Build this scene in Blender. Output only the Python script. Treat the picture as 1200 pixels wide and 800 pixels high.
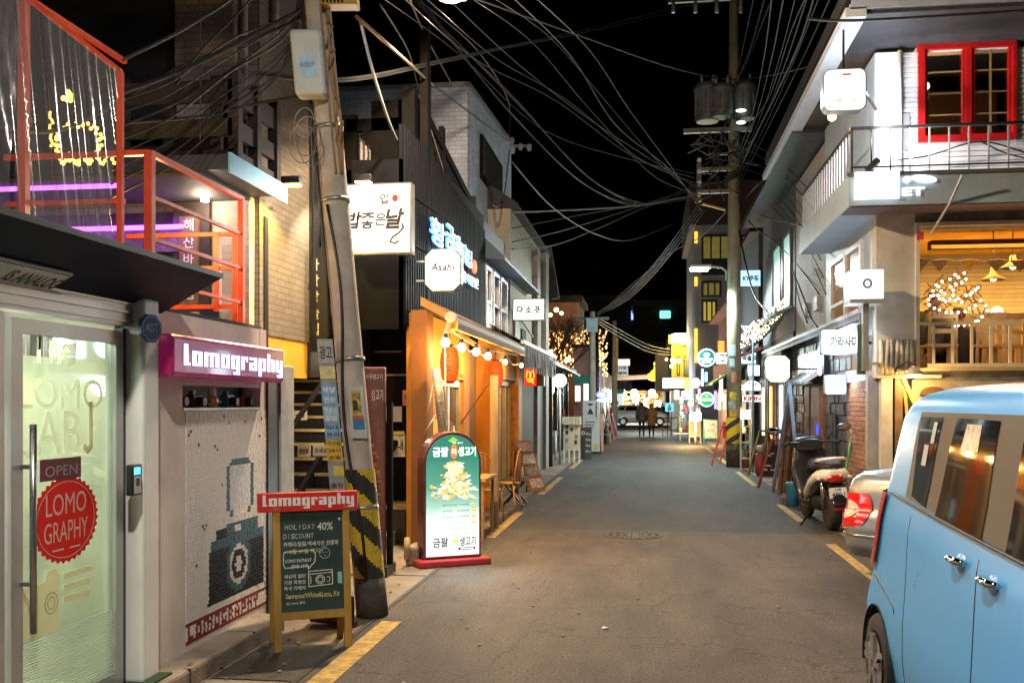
import bpy,bmesh,math,random
from mathutils import Vector,Matrix
random.seed(7)
S = bpy.context.scene
C = S.collection
PI = math.pi
for o in list(bpy.data.objects): bpy.data.objects.remove(o)
# camera, world, exposure
EYE = 1.7; FPX = 1167.0; HX,HY = 760.0,472.0
AYAW = math.atan(160 / FPX); CA,SA = math.cos(AYAW),math.sin(AYAW)
cam = bpy.data.objects.new('camera',bpy.data.cameras.new('camera'))
C.objects.link(cam); S.camera = cam
cam.location = (0,0,EYE); cam.rotation_euler = (PI / 2,0,AYAW)
cam.data.sensor_width = 36.0; cam.data.lens = 36.0 * FPX / 1200.0
cam.data.shift_y = (HY - 400) / 1200.0
cam.data.clip_start = 0.05; cam.data.clip_end = 1500
W = bpy.data.worlds.new('World'); S.world = W; W.use_nodes = True
wn = W.node_tree.nodes; wl = W.node_tree.links
bg = wn['Background']
sky = wn.new('ShaderNodeTexSky'); sky.sky_type = 'NISHITA'; sky.sun_disc = False
sky.sun_elevation = math.radians(-9); sky.sun_rotation = math.radians(200)
wl.new(sky.outputs[0],bg.inputs[0]); bg.inputs[1].default_value = 0.035
S.view_settings.view_transform = 'Standard'; S.view_settings.look = 'None'
S.view_settings.exposure = 0.62; S.view_settings.gamma = 1.0
try:
 S.cycles.use_denoising = True
 S.cycles.max_bounces = 6; S.cycles.diffuse_bounces = 3; S.cycles.glossy_bounces = 4
 S.cycles.transparent_max_bounces = 12; S.cycles.transmission_bounces = 4
 S.cycles.sample_clamp_indirect = 4.0; S.cycles.sample_clamp_direct = 0.0
 S.cycles.caustics_reflective = False; S.cycles.caustics_refractive = False
 S.cycles.use_light_tree = True
except Exception: pass
# surveying helpers (image point on a known real plane)
def ray(px,py):
 u = (px - 600) / FPX; v = (HY - py) / FPX
 return (u * CA - SA,u * SA + CA,v)
def G(px,py,z=0.0):
 d = ray(px,py); t = (z - EYE) / d[2]; return (d[0] * t,d[1] * t)
def LX(px,py,X):
 d = ray(px,py); t = X / d[0]; return (d[1] * t,EYE + d[2] * t)     # -> y,z
def FY(px,py,Y):
 d = ray(px,py); t = Y / d[1]; return (d[0] * t,EYE + d[2] * t)     # -> x,z
def PY(px,py,Y):
 x,z = FY(px,py,Y); return (x,Y,z)
def PX(px,py,X):
 y,z = LX(px,py,X); return (X,y,z)
# frames: u along the face, w up, d out of the face
class Fr:
 def __init__(s,o,ux,n,up=(0,0,1)):
  s.o,s.ux,s.n,s.up = Vector(o),Vector(ux).normalized(),Vector(n).normalized(),Vector(up).normalized()
 def p(s,u,w,d=0.0): return s.o + s.ux * u + s.up * w + s.n * d
 def at(s,u,w,d=0.0): return Fr(s.p(u,w,d),s.ux,s.n,s.up)
def FL(X): return Fr((X,0,0),(0,1,0),(1,0,0))          # left side of the street,u = y
def FRT(X): return Fr((X,0,0),(0,-1,0),(-1,0,0))       # right side of the street,u = -y
def FF(Y): return Fr((0,Y,0),(1,0,0),(0,-1,0))         # facing the viewer,u = x
# mesh builder
class MB:
 def __init__(s): s.v = []; s.f = []; s.m = []; s.sm = []
 def add(s,vs,fs,mi=0,smooth=False):
  b = len(s.v); s.v.extend(Vector(x) for x in vs)
  for f in fs: s.f.append([b + i for i in f]); s.m.append(mi); s.sm.append(smooth)
  return s
 def fbox(s,fr,u0,u1,w0,w1,d0,d1,mi=0):
  P = [fr.p(u,w,d) for d in (d0,d1) for w in (w0,w1) for u in (u0,u1)]
  return s.add(P,[(0,2,3,1),(4,5,7,6),(0,1,5,4),(2,6,7,3),(0,4,6,2),(1,3,7,5)],mi)
 def box(s,x0,x1,y0,y1,z0,z1,mi=0):
  return s.fbox(Fr((0,0,0),(1,0,0),(0,1,0)),x0,x1,z0,z1,y0,y1,mi)
 def bar(s,a,b,w,h=None,mi=0,up=(0,0,1)):
  a,b = Vector(a),Vector(b); t = (b - a).normalized(); h = h or w
  x = t.cross(Vector(up))
  if x.length < 1e-3: x = t.cross(Vector((0,1,0)))
  x.normalize(); y = x.cross(t).normalized()
  P = [q + x * (i * w / 2) + y * (j * h / 2) for q in (a,b) for i,j in ((-1,-1),(1,-1),(1,1),(-1,1))]
  return s.add(P,[(3,2,1,0),(4,5,6,7),(0,1,5,4),(1,2,6,5),(2,3,7,6),(3,0,4,7)],mi)
 def tube(s,pts,r,n=8,mi=0,caps=True,closed=False):
  pts = [Vector(p) for p in pts]; L = len(pts)
  rs = r if isinstance(r,(list,tuple)) else [r] * L
  rings = []; ref = None
  for i,p in enumerate(pts):
   if closed: t = pts[(i + 1) % L] - pts[i - 1]
   else: t = pts[min(i + 1,L - 1)] - pts[max(i - 1,0)]
   if t.length < 1e-9: t = Vector((0,0,1))
   t.normalize()
   if ref is None:
    ref = Vector((0,0,1)) if abs(t.z) < .9 else Vector((1,0,0))
   x = ref - t * ref.dot(t)
   if x.length < 1e-4: x = Vector((1,0,0)).cross(t)
   x.normalize(); ref = x; y = t.cross(x)
   rings.append([p + (x * math.cos(2 * PI * k / n) + y * math.sin(2 * PI * k / n)) * rs[i] for k in range(n)])
  return s.loft(rings,mi,caps,closed,True)
 def cyl(s,a,b,r0,r1=None,n=16,mi=0,caps=True):
  return s.tube([a,b],[r0,r0 if r1 is None else r1],n,mi,caps)
 def loft(s,rings,mi=0,caps=True,closed=False,smooth=True):
  n = len(rings[0]); b = len(s.v); L = len(rings)
  for r in rings: s.v.extend(Vector(p) for p in r)
  for i in range(L if closed else L - 1):
   j = (i + 1) % L
   for k in range(n):
    q = (k + 1) % n
    s.f.append([b + i * n + k,b + i * n + q,b + j * n + q,b + j * n + k]); s.m.append(mi); s.sm.append(smooth)
  if caps and not closed:
   s.f.append([b + k for k in range(n)][::-1]); s.m.append(mi); s.sm.append(False)
   s.f.append([b + (L - 1) * n + k for k in range(n)]); s.m.append(mi); s.sm.append(False)
  return s
 def lathe(s,c,prof,n=20,mi=0,axis=(0,0,1),caps=True):
  z = Vector(axis).normalized(); x = z.orthogonal().normalized(); y = z.cross(x); c = Vector(c)
  return s.loft([[c + z * h + (x * math.cos(2 * PI * k / n) + y * math.sin(2 * PI * k / n)) * max(r,1e-4) for k in range(n)] for r,h in prof],mi,caps)
 def ball(s,c,r,sc=(1,1,1),n=12,m=8,mi=0):
  c = Vector(c)
  rings = [[c + Vector((math.cos(2 * PI * k / n) * math.sin(PI * j / m) * r * sc[0],math.sin(2 * PI * k / n) * math.sin(PI * j / m) * r * sc[1],-math.cos(PI * j / m) * r * sc[2])) for k in range(n)] for j in range(1,m)]
  return s.loft(rings,mi,True)
 def quad(s,a,b,c,d,mi=0): return s.add([a,b,c,d],[(0,1,2,3)],mi)
 def poly(s,fr,pts,d0,d1,mi=0,smooth=False):
  """extruded outline (u, w) in a frame from depth d0 to d1"""
  n = len(pts); A = [fr.p(u,w,d0) for u,w in pts]; B = [fr.p(u,w,d1) for u,w in pts]
  ar = sum(pts[i][0] * pts[(i + 1) % n][1] - pts[(i + 1) % n][0] * pts[i][1] for i in range(n))
  fs = [tuple(range(n))[::-1],tuple(range(n,2 * n))] + [(i,(i + 1) % n,n + (i + 1) % n,n + i) for i in range(n)]
  return s.add(A + B,fs,mi)
 def strip(s,fr,pts,wd,d0,d1,mi=0):
  """flat stroke along a polyline of (u, w)"""
  for k,((a,b),(c,e)) in enumerate(zip(pts[:-1],pts[1:])):
   d1 += .0004 if k % 2 == 0 else -.0004; d0 += .0002 if k % 2 == 0 else -.0002
   L = math.hypot(c - a,e - b) or 1e-6; nx,ny = -(e - b) / L * wd / 2,(c - a) / L * wd / 2
   ex,ey = (c - a) / L * wd * .35,(e - b) / L * wd * .35
   s.poly(fr,[(a - ex - nx,b - ey - ny),(c + ex - nx,e + ey - ny),(c + ex + nx,e + ey + ny),(a - ex + nx,b - ey + ny)],d0,d1,mi)
  return s
 def mesh(s,name,mats,off=Vector((0,0,0)),fix=True):
  me = bpy.data.meshes.new(name)
  me.from_pydata([tuple(v - off) for v in s.v],[],s.f)
  for m in mats: me.materials.append(m)
  me.polygons.foreach_set('material_index',s.m); me.polygons.foreach_set('use_smooth',s.sm)
  if fix:
   bm = bmesh.new(); bm.from_mesh(me); bmesh.ops.recalc_face_normals(bm,faces=bm.faces); bm.to_mesh(me); bm.free()
  me.update(); return me
 def build(s,name,mat,parent=None,bevel=0.0,seg=2,sub=0,fix=True,angle=None):
  mats = list(mat) if isinstance(mat,(list,tuple)) else [mat]
  o = bpy.data.objects.new(name,s.mesh(name,mats,origin(parent),fix)); C.objects.link(o)
  if parent: o.parent = parent
  if bevel:
   b = o.modifiers.new('bevel','BEVEL'); b.width = bevel; b.segments = seg; b.limit_method = 'ANGLE'; b.angle_limit = math.radians(40)
  if sub:
   b = o.modifiers.new('sub','SUBSURF'); b.levels = sub; b.render_levels = sub
  return o
def origin(p):
 v = Vector((0,0,0))
 while p is not None: v += p.location; p = p.parent
 return v
def tag(o,label=None,cat=None,group=None,kind=None):
 if label: o['label'] = label
 if cat: o['category'] = cat
 if group: o['group'] = group
 if kind: o['kind'] = kind
 return o
def thing(name,label,cat,loc=(0,0,0),group=None):
 o = bpy.data.objects.new(name,None); C.objects.link(o); o.location = loc; o.empty_display_size = .1
 return tag(o,label,cat,group)
def stuff(o): o['kind'] = 'stuff'; return o
KIDS = {}
def dup(root,loc=None,rz=None,label=None,group=None,sc=None):
 kids = {}
 for o in C.objects:
  if o.parent: kids.setdefault(o.parent.name,[]).append(o)
 def cp(o,par):
  c = o.copy(); C.objects.link(c)
  if par: c.parent = par
  for k in kids.get(o.name,[]): cp(k,c)
  return c
 r = cp(root,None)
 if loc is not None: r.location = loc
 if rz is not None: r.rotation_euler = (0,0,rz)
 if sc is not None: r.scale = (sc,sc,sc) if not isinstance(sc,tuple) else sc
 if label: r['label'] = label
 if group: r['group'] = group
 return r
def lamp(name,loc,power,col,kind='POINT',size=.1,rot=None,parent=None,spot=None,sy=None):
 l = bpy.data.lights.new(name,kind); l.energy = power; l.color = col
 if kind == 'AREA':
  l.size = size
  if sy: l.shape = 'RECTANGLE'; l.size_y = sy
 else: l.shadow_soft_size = size
 if kind == 'SPOT': l.spot_size = math.radians(spot or 120); l.spot_blend = .25
 o = bpy.data.objects.new(name,l); C.objects.link(o)
 o.location = Vector(loc) - origin(parent)
 if parent: o.parent = parent
 if rot: o.rotation_euler = rot
 return o
def aim(v): return Vector(v).to_track_quat('-Z','Y').to_euler()
# materials (all procedural)
MC = {}
def mat(name,col=(.5,.5,.5),rough=.6,metal=0.,var=.18,scale=6.,bump=0.,bscale=40.,emit=0.,ecol=None,coat=0.,dirt=0.,trans=0.,alpha=1.,stretch=None,ior=None,spec=None):
 if name in MC: return MC[name]
 m = bpy.data.materials.new(name); m.use_nodes = True; MC[name] = m
 nt = m.node_tree; N = nt.nodes; L = nt.links; b = N['Principled BSDF']
 b.inputs['Base Color'].default_value = (*col,1); b.inputs['Roughness'].default_value = rough; b.inputs['Metallic'].default_value = metal
 tc = N.new('ShaderNodeTexCoord'); src = tc.outputs['Object']
 if stretch:
  mp = N.new('ShaderNodeMapping'); mp.inputs['Scale'].default_value = stretch; L.new(src,mp.inputs[0]); src = mp.outputs[0]
 if var:
  n = N.new('ShaderNodeTexNoise'); n.inputs['Scale'].default_value = scale; n.inputs['Detail'].default_value = 6; n.inputs['Roughness'].default_value = .65
  L.new(src,n.inputs['Vector'])
  mx = N.new('ShaderNodeMix'); mx.data_type = 'RGBA'
  mx.inputs[6].default_value = (*[c * (1 - var * 1.6) for c in col],1); mx.inputs[7].default_value = (*[min(1,c * (1 + var)) for c in col],1)
  rp = N.new('ShaderNodeValToRGB'); rp.color_ramp.elements[0].position = .32; rp.color_ramp.elements[1].position = .68
  L.new(n.outputs[0],rp.inputs[0]); L.new(rp.outputs[0],mx.inputs[0]); out = mx.outputs[2]
  if dirt:
   n2 = N.new('ShaderNodeTexNoise'); n2.inputs['Scale'].default_value = scale * .35; n2.inputs['Detail'].default_value = 8; n2.inputs['Roughness'].default_value = .75
   L.new(src,n2.inputs['Vector'])
   r2 = N.new('ShaderNodeValToRGB'); r2.color_ramp.elements[0].position = .45; r2.color_ramp.elements[1].position = .7
   L.new(n2.outputs[0],r2.inputs[0])
   mu = N.new('ShaderNodeMath'); mu.operation = 'MULTIPLY'; mu.inputs[1].default_value = dirt; L.new(r2.outputs[0],mu.inputs[0])
   m2 = N.new('ShaderNodeMix'); m2.data_type = 'RGBA'; L.new(mu.outputs[0],m2.inputs[0]); L.new(out,m2.inputs[6])
   m2.inputs[7].default_value = (*[c * .35 for c in col],1); out = m2.outputs[2]
  L.new(out,b.inputs['Base Color'])
  rr = N.new('ShaderNodeMapRange'); rr.inputs[3].default_value = max(.02,rough - .12); rr.inputs[4].default_value = min(1,rough + .12)
  L.new(n.outputs[0],rr.inputs[0]); L.new(rr.outputs[0],b.inputs['Roughness'])
 if bump:
  n3 = N.new('ShaderNodeTexNoise'); n3.inputs['Scale'].default_value = bscale; n3.inputs['Detail'].default_value = 5; L.new(src,n3.inputs['Vector'])
  bp = N.new('ShaderNodeBump'); bp.inputs['Strength'].default_value = bump; bp.inputs['Distance'].default_value = .02
  L.new(n3.outputs[0],bp.inputs['Height']); L.new(bp.outputs[0],b.inputs['Normal'])
 if emit:
  b.inputs['Emission Color'].default_value = (*(ecol or col),1); b.inputs['Emission Strength'].default_value = emit
 if coat: b.inputs['Coat Weight'].default_value = coat; b.inputs['Coat Roughness'].default_value = .05
 if trans: b.inputs['Transmission Weight'].default_value = trans
 if spec is not None: b.inputs['Specular IOR Level'].default_value = spec
 if ior: b.inputs['IOR'].default_value = ior
 if alpha < 1: b.inputs['Alpha'].default_value = alpha
 return m
def glow(name,col,k): return mat('glow_' + name,col,.5,var=0,emit=k)
def glass(name,tint=(.9,.95,.95),refl=.12,rough=.03,veil=0.):
 """thin pane: straight-through tint with a glossy coat that strengthens at grazing angles"""
 if name in MC: return MC[name]
 m = bpy.data.materials.new(name); m.use_nodes = True; MC[name] = m
 N = m.node_tree.nodes; L = m.node_tree.links; N.remove(N['Principled BSDF'])
 t = N.new('ShaderNodeBsdfTransparent'); t.inputs[0].default_value = (*tint,1)
 g = N.new('ShaderNodeBsdfGlossy'); g.inputs[1].default_value = rough
 lw = N.new('ShaderNodeLayerWeight'); lw.inputs[0].default_value = .35
 mr = N.new('ShaderNodeMapRange'); mr.inputs[3].default_value = refl * .5; mr.inputs[4].default_value = min(1,refl * 4)
 L.new(lw.outputs[1],mr.inputs[0])
 mx = N.new('ShaderNodeMixShader'); L.new(mr.outputs[0],mx.inputs[0]); L.new(t.outputs[0],mx.inputs[1]); L.new(g.outputs[0],mx.inputs[2])
 out = mx.outputs[0]
 if veil:
  df = N.new('ShaderNodeBsdfDiffuse'); df.inputs[0].default_value = (.9,.9,.92,1); m2 = N.new('ShaderNodeMixShader'); m2.inputs[0].default_value = veil; L.new(out,m2.inputs[1]); L.new(df.outputs[0],m2.inputs[2]); out = m2.outputs[0]
 L.new(out,N['Material Output'].inputs[0]); return m
def film(name,col,k=.55,var=.08):
 """thin foil stuck on glass: scatters light from in front and lets light from behind glow through"""
 m = mat(name,col,.7,var=0); N = m.node_tree.nodes; L = m.node_tree.links; b = N['Principled BSDF']
 t = N.new('ShaderNodeBsdfTranslucent'); t.inputs[0].default_value = (*col,1); x = N.new('ShaderNodeMixShader'); x.inputs[0].default_value = k
 L.new(b.outputs[0],x.inputs[1]); L.new(t.outputs[0],x.inputs[2]); L.new(x.outputs[0],N['Material Output'].inputs[0]); return m
def brickmat(name,col,mortar,bw=.2,bh=.065,axis='x',var=.12,bump=.5,mort=.008,rough=.8):
 if name in MC: return MC[name]
 m = mat(name,col,rough,var=0); N = m.node_tree.nodes; L = m.node_tree.links; b = N['Principled BSDF']
 tc = N.new('ShaderNodeTexCoord'); mp = N.new('ShaderNodeMapping'); L.new(tc.outputs['Object'],mp.inputs[0])
 mp.inputs['Rotation'].default_value = (PI / 2,0,0) if axis == 'x' else (PI / 2,0,0)
 if axis == 'y':
  cb = N.new('ShaderNodeSeparateXYZ'); L.new(tc.outputs['Object'],cb.inputs[0]); cc = N.new('ShaderNodeCombineXYZ')
  L.new(cb.outputs[1],cc.inputs[0]); L.new(cb.outputs[2],cc.inputs[1]); vec = cc.outputs[0]
 else:
  cb = N.new('ShaderNodeSeparateXYZ'); L.new(tc.outputs['Object'],cb.inputs[0]); cc = N.new('ShaderNodeCombineXYZ')
  L.new(cb.outputs[0],cc.inputs[0]); L.new(cb.outputs[2],cc.inputs[1]); vec = cc.outputs[0]
 t = N.new('ShaderNodeTexBrick'); L.new(vec,t.inputs['Vector']); t.inputs['Scale'].default_value = 1
 t.inputs['Brick Width'].default_value = bw; t.inputs['Row Height'].default_value = bh; t.inputs['Mortar Size'].default_value = mort
 t.inputs['Color1'].default_value = (*[c * (1 - var) for c in col],1); t.inputs['Color2'].default_value = (*[min(1,c * (1 + var)) for c in col],1); t.inputs['Mortar'].default_value = (*mortar,1)
 n = N.new('ShaderNodeTexNoise'); n.inputs['Scale'].default_value = 1.3; n.inputs['Detail'].default_value = 8; n.inputs['Roughness'].default_value = .7; L.new(tc.outputs['Object'],n.inputs['Vector'])
 mr = N.new('ShaderNodeMapRange'); mr.inputs[1].default_value = .3; mr.inputs[2].default_value = .7; mr.inputs[3].default_value = .68; mr.inputs[4].default_value = 1.12; L.new(n.outputs[0],mr.inputs[0])
 mu = N.new('ShaderNodeMix'); mu.data_type = 'RGBA'; mu.blend_type = 'MULTIPLY'; mu.inputs[0].default_value = 1
 L.new(t.outputs[0],mu.inputs[6]); L.new(mr.outputs[0],mu.inputs[7]); L.new(mu.outputs[2],b.inputs['Base Color'])
 iv = N.new('ShaderNodeMath'); iv.operation = 'SUBTRACT'; iv.inputs[0].default_value = 1; L.new(t.outputs[1],iv.inputs[1])
 bp = N.new('ShaderNodeBump'); bp.inputs['Strength'].default_value = bump; bp.inputs['Distance'].default_value = .01; L.new(iv.outputs[0],bp.inputs['Height']); L.new(bp.outputs[0],b.inputs['Normal'])
 return m
# lettering
def text(s,fr,u,w,h,m,name='lettering',parent=None,d=.004,ext=.002,align='CENTER',bold=0.,shear=0.,wide=1.,fit=None):
 cu = bpy.data.curves.new(name,'FONT'); cu.body = s; cu.size = 1; cu.align_x = align; cu.offset = bold; cu.shear = shear; cu.resolution_u = 3
 o = bpy.data.objects.new('tmp',cu); C.objects.link(o)
 me = bpy.data.meshes.new_from_object(o.evaluated_get(bpy.context.evaluated_depsgraph_get()))
 bpy.data.objects.remove(o); bpy.data.curves.remove(cu)
 if not len(me.vertices): return None
 xs = [v.co.x for v in me.vertices]; ys = [v.co.y for v in me.vertices]
 k = h / max(1e-6,max(ys) - min(ys)); kx = k * wide
 if fit: kx = fit / max(1e-6,max(xs) - min(xs))
 x0 = {'CENTER': (max(xs) + min(xs)) / 2,'LEFT': min(xs),'RIGHT': max(xs)}[align]; y0 = min(ys)
 off = origin(parent)
 for v in me.vertices: v.co = fr.p(u + (v.co.x - x0) * kx,w + (v.co.y - y0) * k,d) - off
 me.materials.append(m); me.name = name
 o = bpy.data.objects.new(name,me); C.objects.link(o)
 if parent: o.parent = parent
 return o
PIXF = {
 'l': ["##.","##.","##.","##.","##.","##.","###"],
 'o': ["","","#####","##.##","##.##","##.##","#####"],
 'm': ["","","########","##.##.##","##.##.##","##.##.##","##.##.##"],
 'g': ["","","#####","##.##","##.##","##.##","#####","...##",".####"],
 'r': ["","","####","##.#","##..","##..","##.."],
 'a': ["","","#####","...##","#####","##.##","#####"],
 'p': ["","","#####","##.##","##.##","##.##","#####","##...","##..."],
 'h': ["##...","##...","#####","##.##","##.##","##.##","##.##"],
 'y': ["","","##.##","##.##","##.##","##.##","#####","...##",".####"]}
def pixtext(s,fr,u0,u1,w0,w1,d0,d1,m,parent,name='letter'):
 cols = sum(max(len(r) for r in PIXF[c]) + 1 for c in s) - 1
 cw = (u1 - u0) / cols; rh = (w1 - w0) / 9; x = 0
 for c in s:
  g = PIXF[c]; b = MB()
  for j,row in enumerate(g):
   k = 0
   while k < len(row):
    if row[k] == '#':
     e = k
     while e < len(row) and row[e] == '#': e += 1
     b.fbox(fr,u0 + (x + k) * cw,u0 + (x + e) * cw,w1 - (j + 1) * rh,w1 - j * rh + (0.0006),d0,d1); k = e
    else: k += 1
  b.build(name,m,parent); x += max(len(r) for r in g) + 1
# ground, road, kerbs, markings
def asphalt(name,col,warm):
 m = mat(name,col,.78,var=.16,scale=1.1,bump=.7,bscale=170,dirt=.3)
 N = m.node_tree.nodes; L = m.node_tree.links; b = N['Principled BSDF']; src = b.inputs['Base Color'].links[0].from_socket
 tc = N.new('ShaderNodeTexCoord'); v = N.new('ShaderNodeTexNoise'); v.inputs['Scale'].default_value = 48; v.inputs['Detail'].default_value = 3; v.inputs['Roughness'].default_value = .8; L.new(tc.outputs['Object'],v.inputs['Vector'])
 r = N.new('ShaderNodeMapRange'); r.inputs[1].default_value = .33; r.inputs[2].default_value = .67; r.inputs[3].default_value = .25; r.inputs[4].default_value = 1.75; L.new(v.outputs[0],r.inputs[0])
 k = N.new('ShaderNodeTexVoronoi'); k.feature = 'DISTANCE_TO_EDGE'; k.inputs['Scale'].default_value = .55; w = N.new('ShaderNodeTexNoise'); w.inputs['Scale'].default_value = 1.7; w.inputs['Detail'].default_value = 8
 wm = N.new('ShaderNodeVectorMath'); wm.operation = 'MULTIPLY_ADD'; wm.inputs[1].default_value = (.9,.9,.9); L.new(tc.outputs['Object'],w.inputs['Vector']); L.new(w.outputs[1],wm.inputs[0]); L.new(tc.outputs['Object'],wm.inputs[2]); L.new(wm.outputs[0],k.inputs['Vector'])
 kr = N.new('ShaderNodeMapRange'); kr.inputs[1].default_value = .002; kr.inputs[2].default_value = .008; kr.inputs[3].default_value = .55; L.new(k.outputs[0],kr.inputs[0])
 o = N.new('ShaderNodeTexNoise'); o.inputs['Scale'].default_value = .8; o.inputs['Detail'].default_value = 7; o.inputs['Roughness'].default_value = .7; mp = N.new('ShaderNodeMapping'); mp.inputs['Scale'].default_value = (1.6,.45,1); L.new(tc.outputs['Object'],mp.inputs[0]); L.new(mp.outputs[0],o.inputs['Vector'])
 om = N.new('ShaderNodeMapRange'); om.inputs[1].default_value = .36; om.inputs[2].default_value = .62; om.inputs[3].default_value = .52; om.inputs[4].default_value = 1.15; L.new(o.outputs[0],om.inputs[0])
 m1 = N.new('ShaderNodeMath'); m1.operation = 'MULTIPLY'; L.new(kr.outputs[0],m1.inputs[0]); L.new(om.outputs[0],m1.inputs[1]); m2 = N.new('ShaderNodeMath'); m2.operation = 'MULTIPLY'; L.new(m1.outputs[0],m2.inputs[0]); L.new(r.outputs[0],m2.inputs[1]); r = m2
 x = N.new('ShaderNodeMix'); x.data_type = 'RGBA'; x.blend_type = 'MULTIPLY'; x.inputs[0].default_value = 1; L.new(src,x.inputs[6]); L.new(r.outputs[0],x.inputs[7]); L.new(x.outputs[2],b.inputs['Base Color'])
 return m
M_road1 = asphalt('asphalt_worn',(.10,.083,.070),1)
M_road2 = asphalt('asphalt_newer',(.056,.055,.055),0)
M_conc = mat('concrete_pavement',(.22,.185,.14),.82,var=.2,scale=2.2,bump=.35,bscale=90,dirt=.55)
M_kerb = mat('concrete_kerb',(.30,.26,.21),.85,var=.22,scale=3.5,bump=.5,bscale=60,dirt=.6)
M_dark = mat('dark_ground',(.05,.048,.045),.9,var=.2,scale=2)
M_yline = mat('yellow_road_paint',(.52,.34,.08),.75,var=.4,scale=13,bump=.3,bscale=120,dirt=.95)
def sheet(name,x0,x1,y0,y1,z,m,nx=1,ny=1,**k):
 b = MB(); b.add([(x0,y0,z),(x1,y0,z),(x1,y1,z),(x0,y1,z)],[(0,1,2,3)])
 return tag(b.build(name,m,fix=False),kind='structure')
sheet('ground',-250,250,-60,420,-.03,M_dark)
sheet('road',-2.12,2.42,-8,13.35,0,M_road1)
sheet('road',-2.12,2.42,13.35,72,0,M_road2)
sheet('cross_road',-60,60,72,84,.004,M_road2)
sheet('pavement',-3.3,-2.12,-8,72,-.004,M_conc)
sheet('pavement',2.42,9,-8,72,-.004,M_conc)
sheet('forecourt',-9,-3.3,8.6,72,-.012,M_conc)
b = MB()
for y in [9.6,12.4,15.6,19,23,27,32,37]: b.box(-3.3,-2.13,y,y + .014,-.003,.0015)
for y in [6,9,12.2,15.4,18.6,22,25.5,30,35]: b.box(2.43,4.6,y,y + .014,-.003,.0015)
stuff(b.build('pavement_joints',mat('joint_dirt',(.05,.045,.04),.9)))
# narrow edge strips beside the carriageway
tag(MB().box(-2.16,-2.12,-8,72,-.02,.006).build('edge_strip',mat('edge_groove',(.06,.055,.05),.9)),kind='structure')
tag(MB().box(2.42,2.46,-8,72,-.02,.006).build('edge_strip',MC['edge_groove']),kind='structure')
def dash(x,y0,y1,w=.13,dx=0):
 b = MB(); b.add([(x - w / 2,y0,.004),(x + w / 2,y0,.004),(x + w / 2 + dx,y1,.004),(x - w / 2 + dx,y1,.004)],[(0,1,2,3)])
 tag(b.build('road_marking',M_yline,fix=False),kind='structure')
def yy(py): return EYE * FPX / (py - HY)
dash(-1.98,2.6,7.55,.16)
for a,c in ((632,601),(580,559),(549,539),(532,525),(521,516),(513,509.5)): dash(-1.985,yy(a),yy(c),.13)
for a,c in ((672,632),(607,588),(567,551),(544,535),(530,524),(519,515)): dash(2.17,yy(a),yy(c),.12)
# raised concrete step in front of the camera shop
b = MB(); b.box(-3.3,-2.71,-6,7.2,-.05,.115)
o = b.build('kerb_step',M_kerb,bevel=.02); tag(o,kind='structure')
b = MB(); b.box(-2.75,-2.706,5.62,5.634,.0,.1165); b.box(-3.0,-2.706,6.6,6.612,.1,.1162); stuff(b.build('step_joints',MC['joint_dirt']))
t = thing('door_mat','green mat on the step in front of the glass shop door','mat',(-2.85,5.3,.115))
MB().box(-2.915,-2.76,4.3,5.5,.116,.128).build('mat_pile',mat('green_mat',(.02,.07,.03),.95,var=.3,scale=60,bump=.6,bscale=200),t)
# steel cover plates by the chalkboard
t = thing('drain_cover','dark square steel cover in the pavement below the chalkboard','drain cover',(-2.45,6.3,0))
MB().box(-2.68,-2.14,5.85,6.75,-.002,.004).build('plate',mat('rusty_plate',(.06,.055,.05),.55,.4,var=.3,scale=5,bump=.4,bscale=90),t)
# manhole
t = thing('manhole_cover','round iron manhole cover in the middle of the road','manhole cover',(-.19,12.9,0))
M_iron = mat('cast_iron',(.075,.066,.058),.75,.1,var=.3,scale=9,bump=.3)
MB().lathe((-.19,12.9,0),[(.37,-.01),(.37,.007),(.335,.007),(.335,.003)],40).build('frame',M_iron,t)
MB().lathe((-.19,12.9,0),[(.33,-.01),(.33,.008)],40).build('lid',M_iron,t)
b = MB()
for r in (.10,.19,.28):
 n = int(r * 70)
 for i in range(n):
  a = 2 * PI * i / n; b.bar((-.19 + r * math.cos(a),12.9 + r * math.sin(a),.011),(-.19 + (r + .045) * math.cos(a),12.9 + (r + .045) * math.sin(a),.011),.02,.008)
stuff(b.build('studs',M_iron,t))
# litter and small stones
b = MB()
for i in range(90):
 x,y = random.uniform(-2,2.2),random.uniform(3,22); r = random.uniform(.006,.016)
 b.ball((x,y,r * .6),r,(1,random.uniform(.7,1.3),.6),6,4)
for i in range(60):
 x,y = random.uniform(-2.7,-2.15),random.uniform(5.5,16); r = random.uniform(.008,.02)
 b.ball((x,y,r * .6),r,(1,random.uniform(.7,1.3),.6),6,4)
stuff(b.build('gravel',mat('grit',(.3,.28,.25),.9,var=.4,scale=3)))
b = MB()
for i in range(150):
 sd = random.random() < .55; x = random.uniform(-2.75,-2.2) if sd else random.choice((random.uniform(2.45,3),random.uniform(-2.1,2.3))); y = random.uniform(5,26); a = random.uniform(0,6.3); r = random.uniform(.012,.03); z = .006 if x > -2.71 or y > 7.7 else .122
 b.add([(x + r * math.cos(a + q) * (1 if q % 2 < 1 else .6),y + r * math.sin(a + q),z + random.uniform(0,.012)) for q in (0,1.3,2.6,4,5.2)],[(0,1,2,3,4)])
stuff(b.build('fallen_leaves',mat('dead_leaf',(.16,.09,.035),.8,var=.5,scale=9)))
t = tag(MB().add([(.93,5.9,.008),(.97,5.89,.02),(.985,5.94,.01),(.94,5.95,.016)],[(0,1,2,3)]).build('paper_scrap',mat('paper',(.75,.74,.7),.8)),'tiny crumpled scrap of white paper on the asphalt','litter')
t.location = (-1.28,1.6,0)
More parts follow.
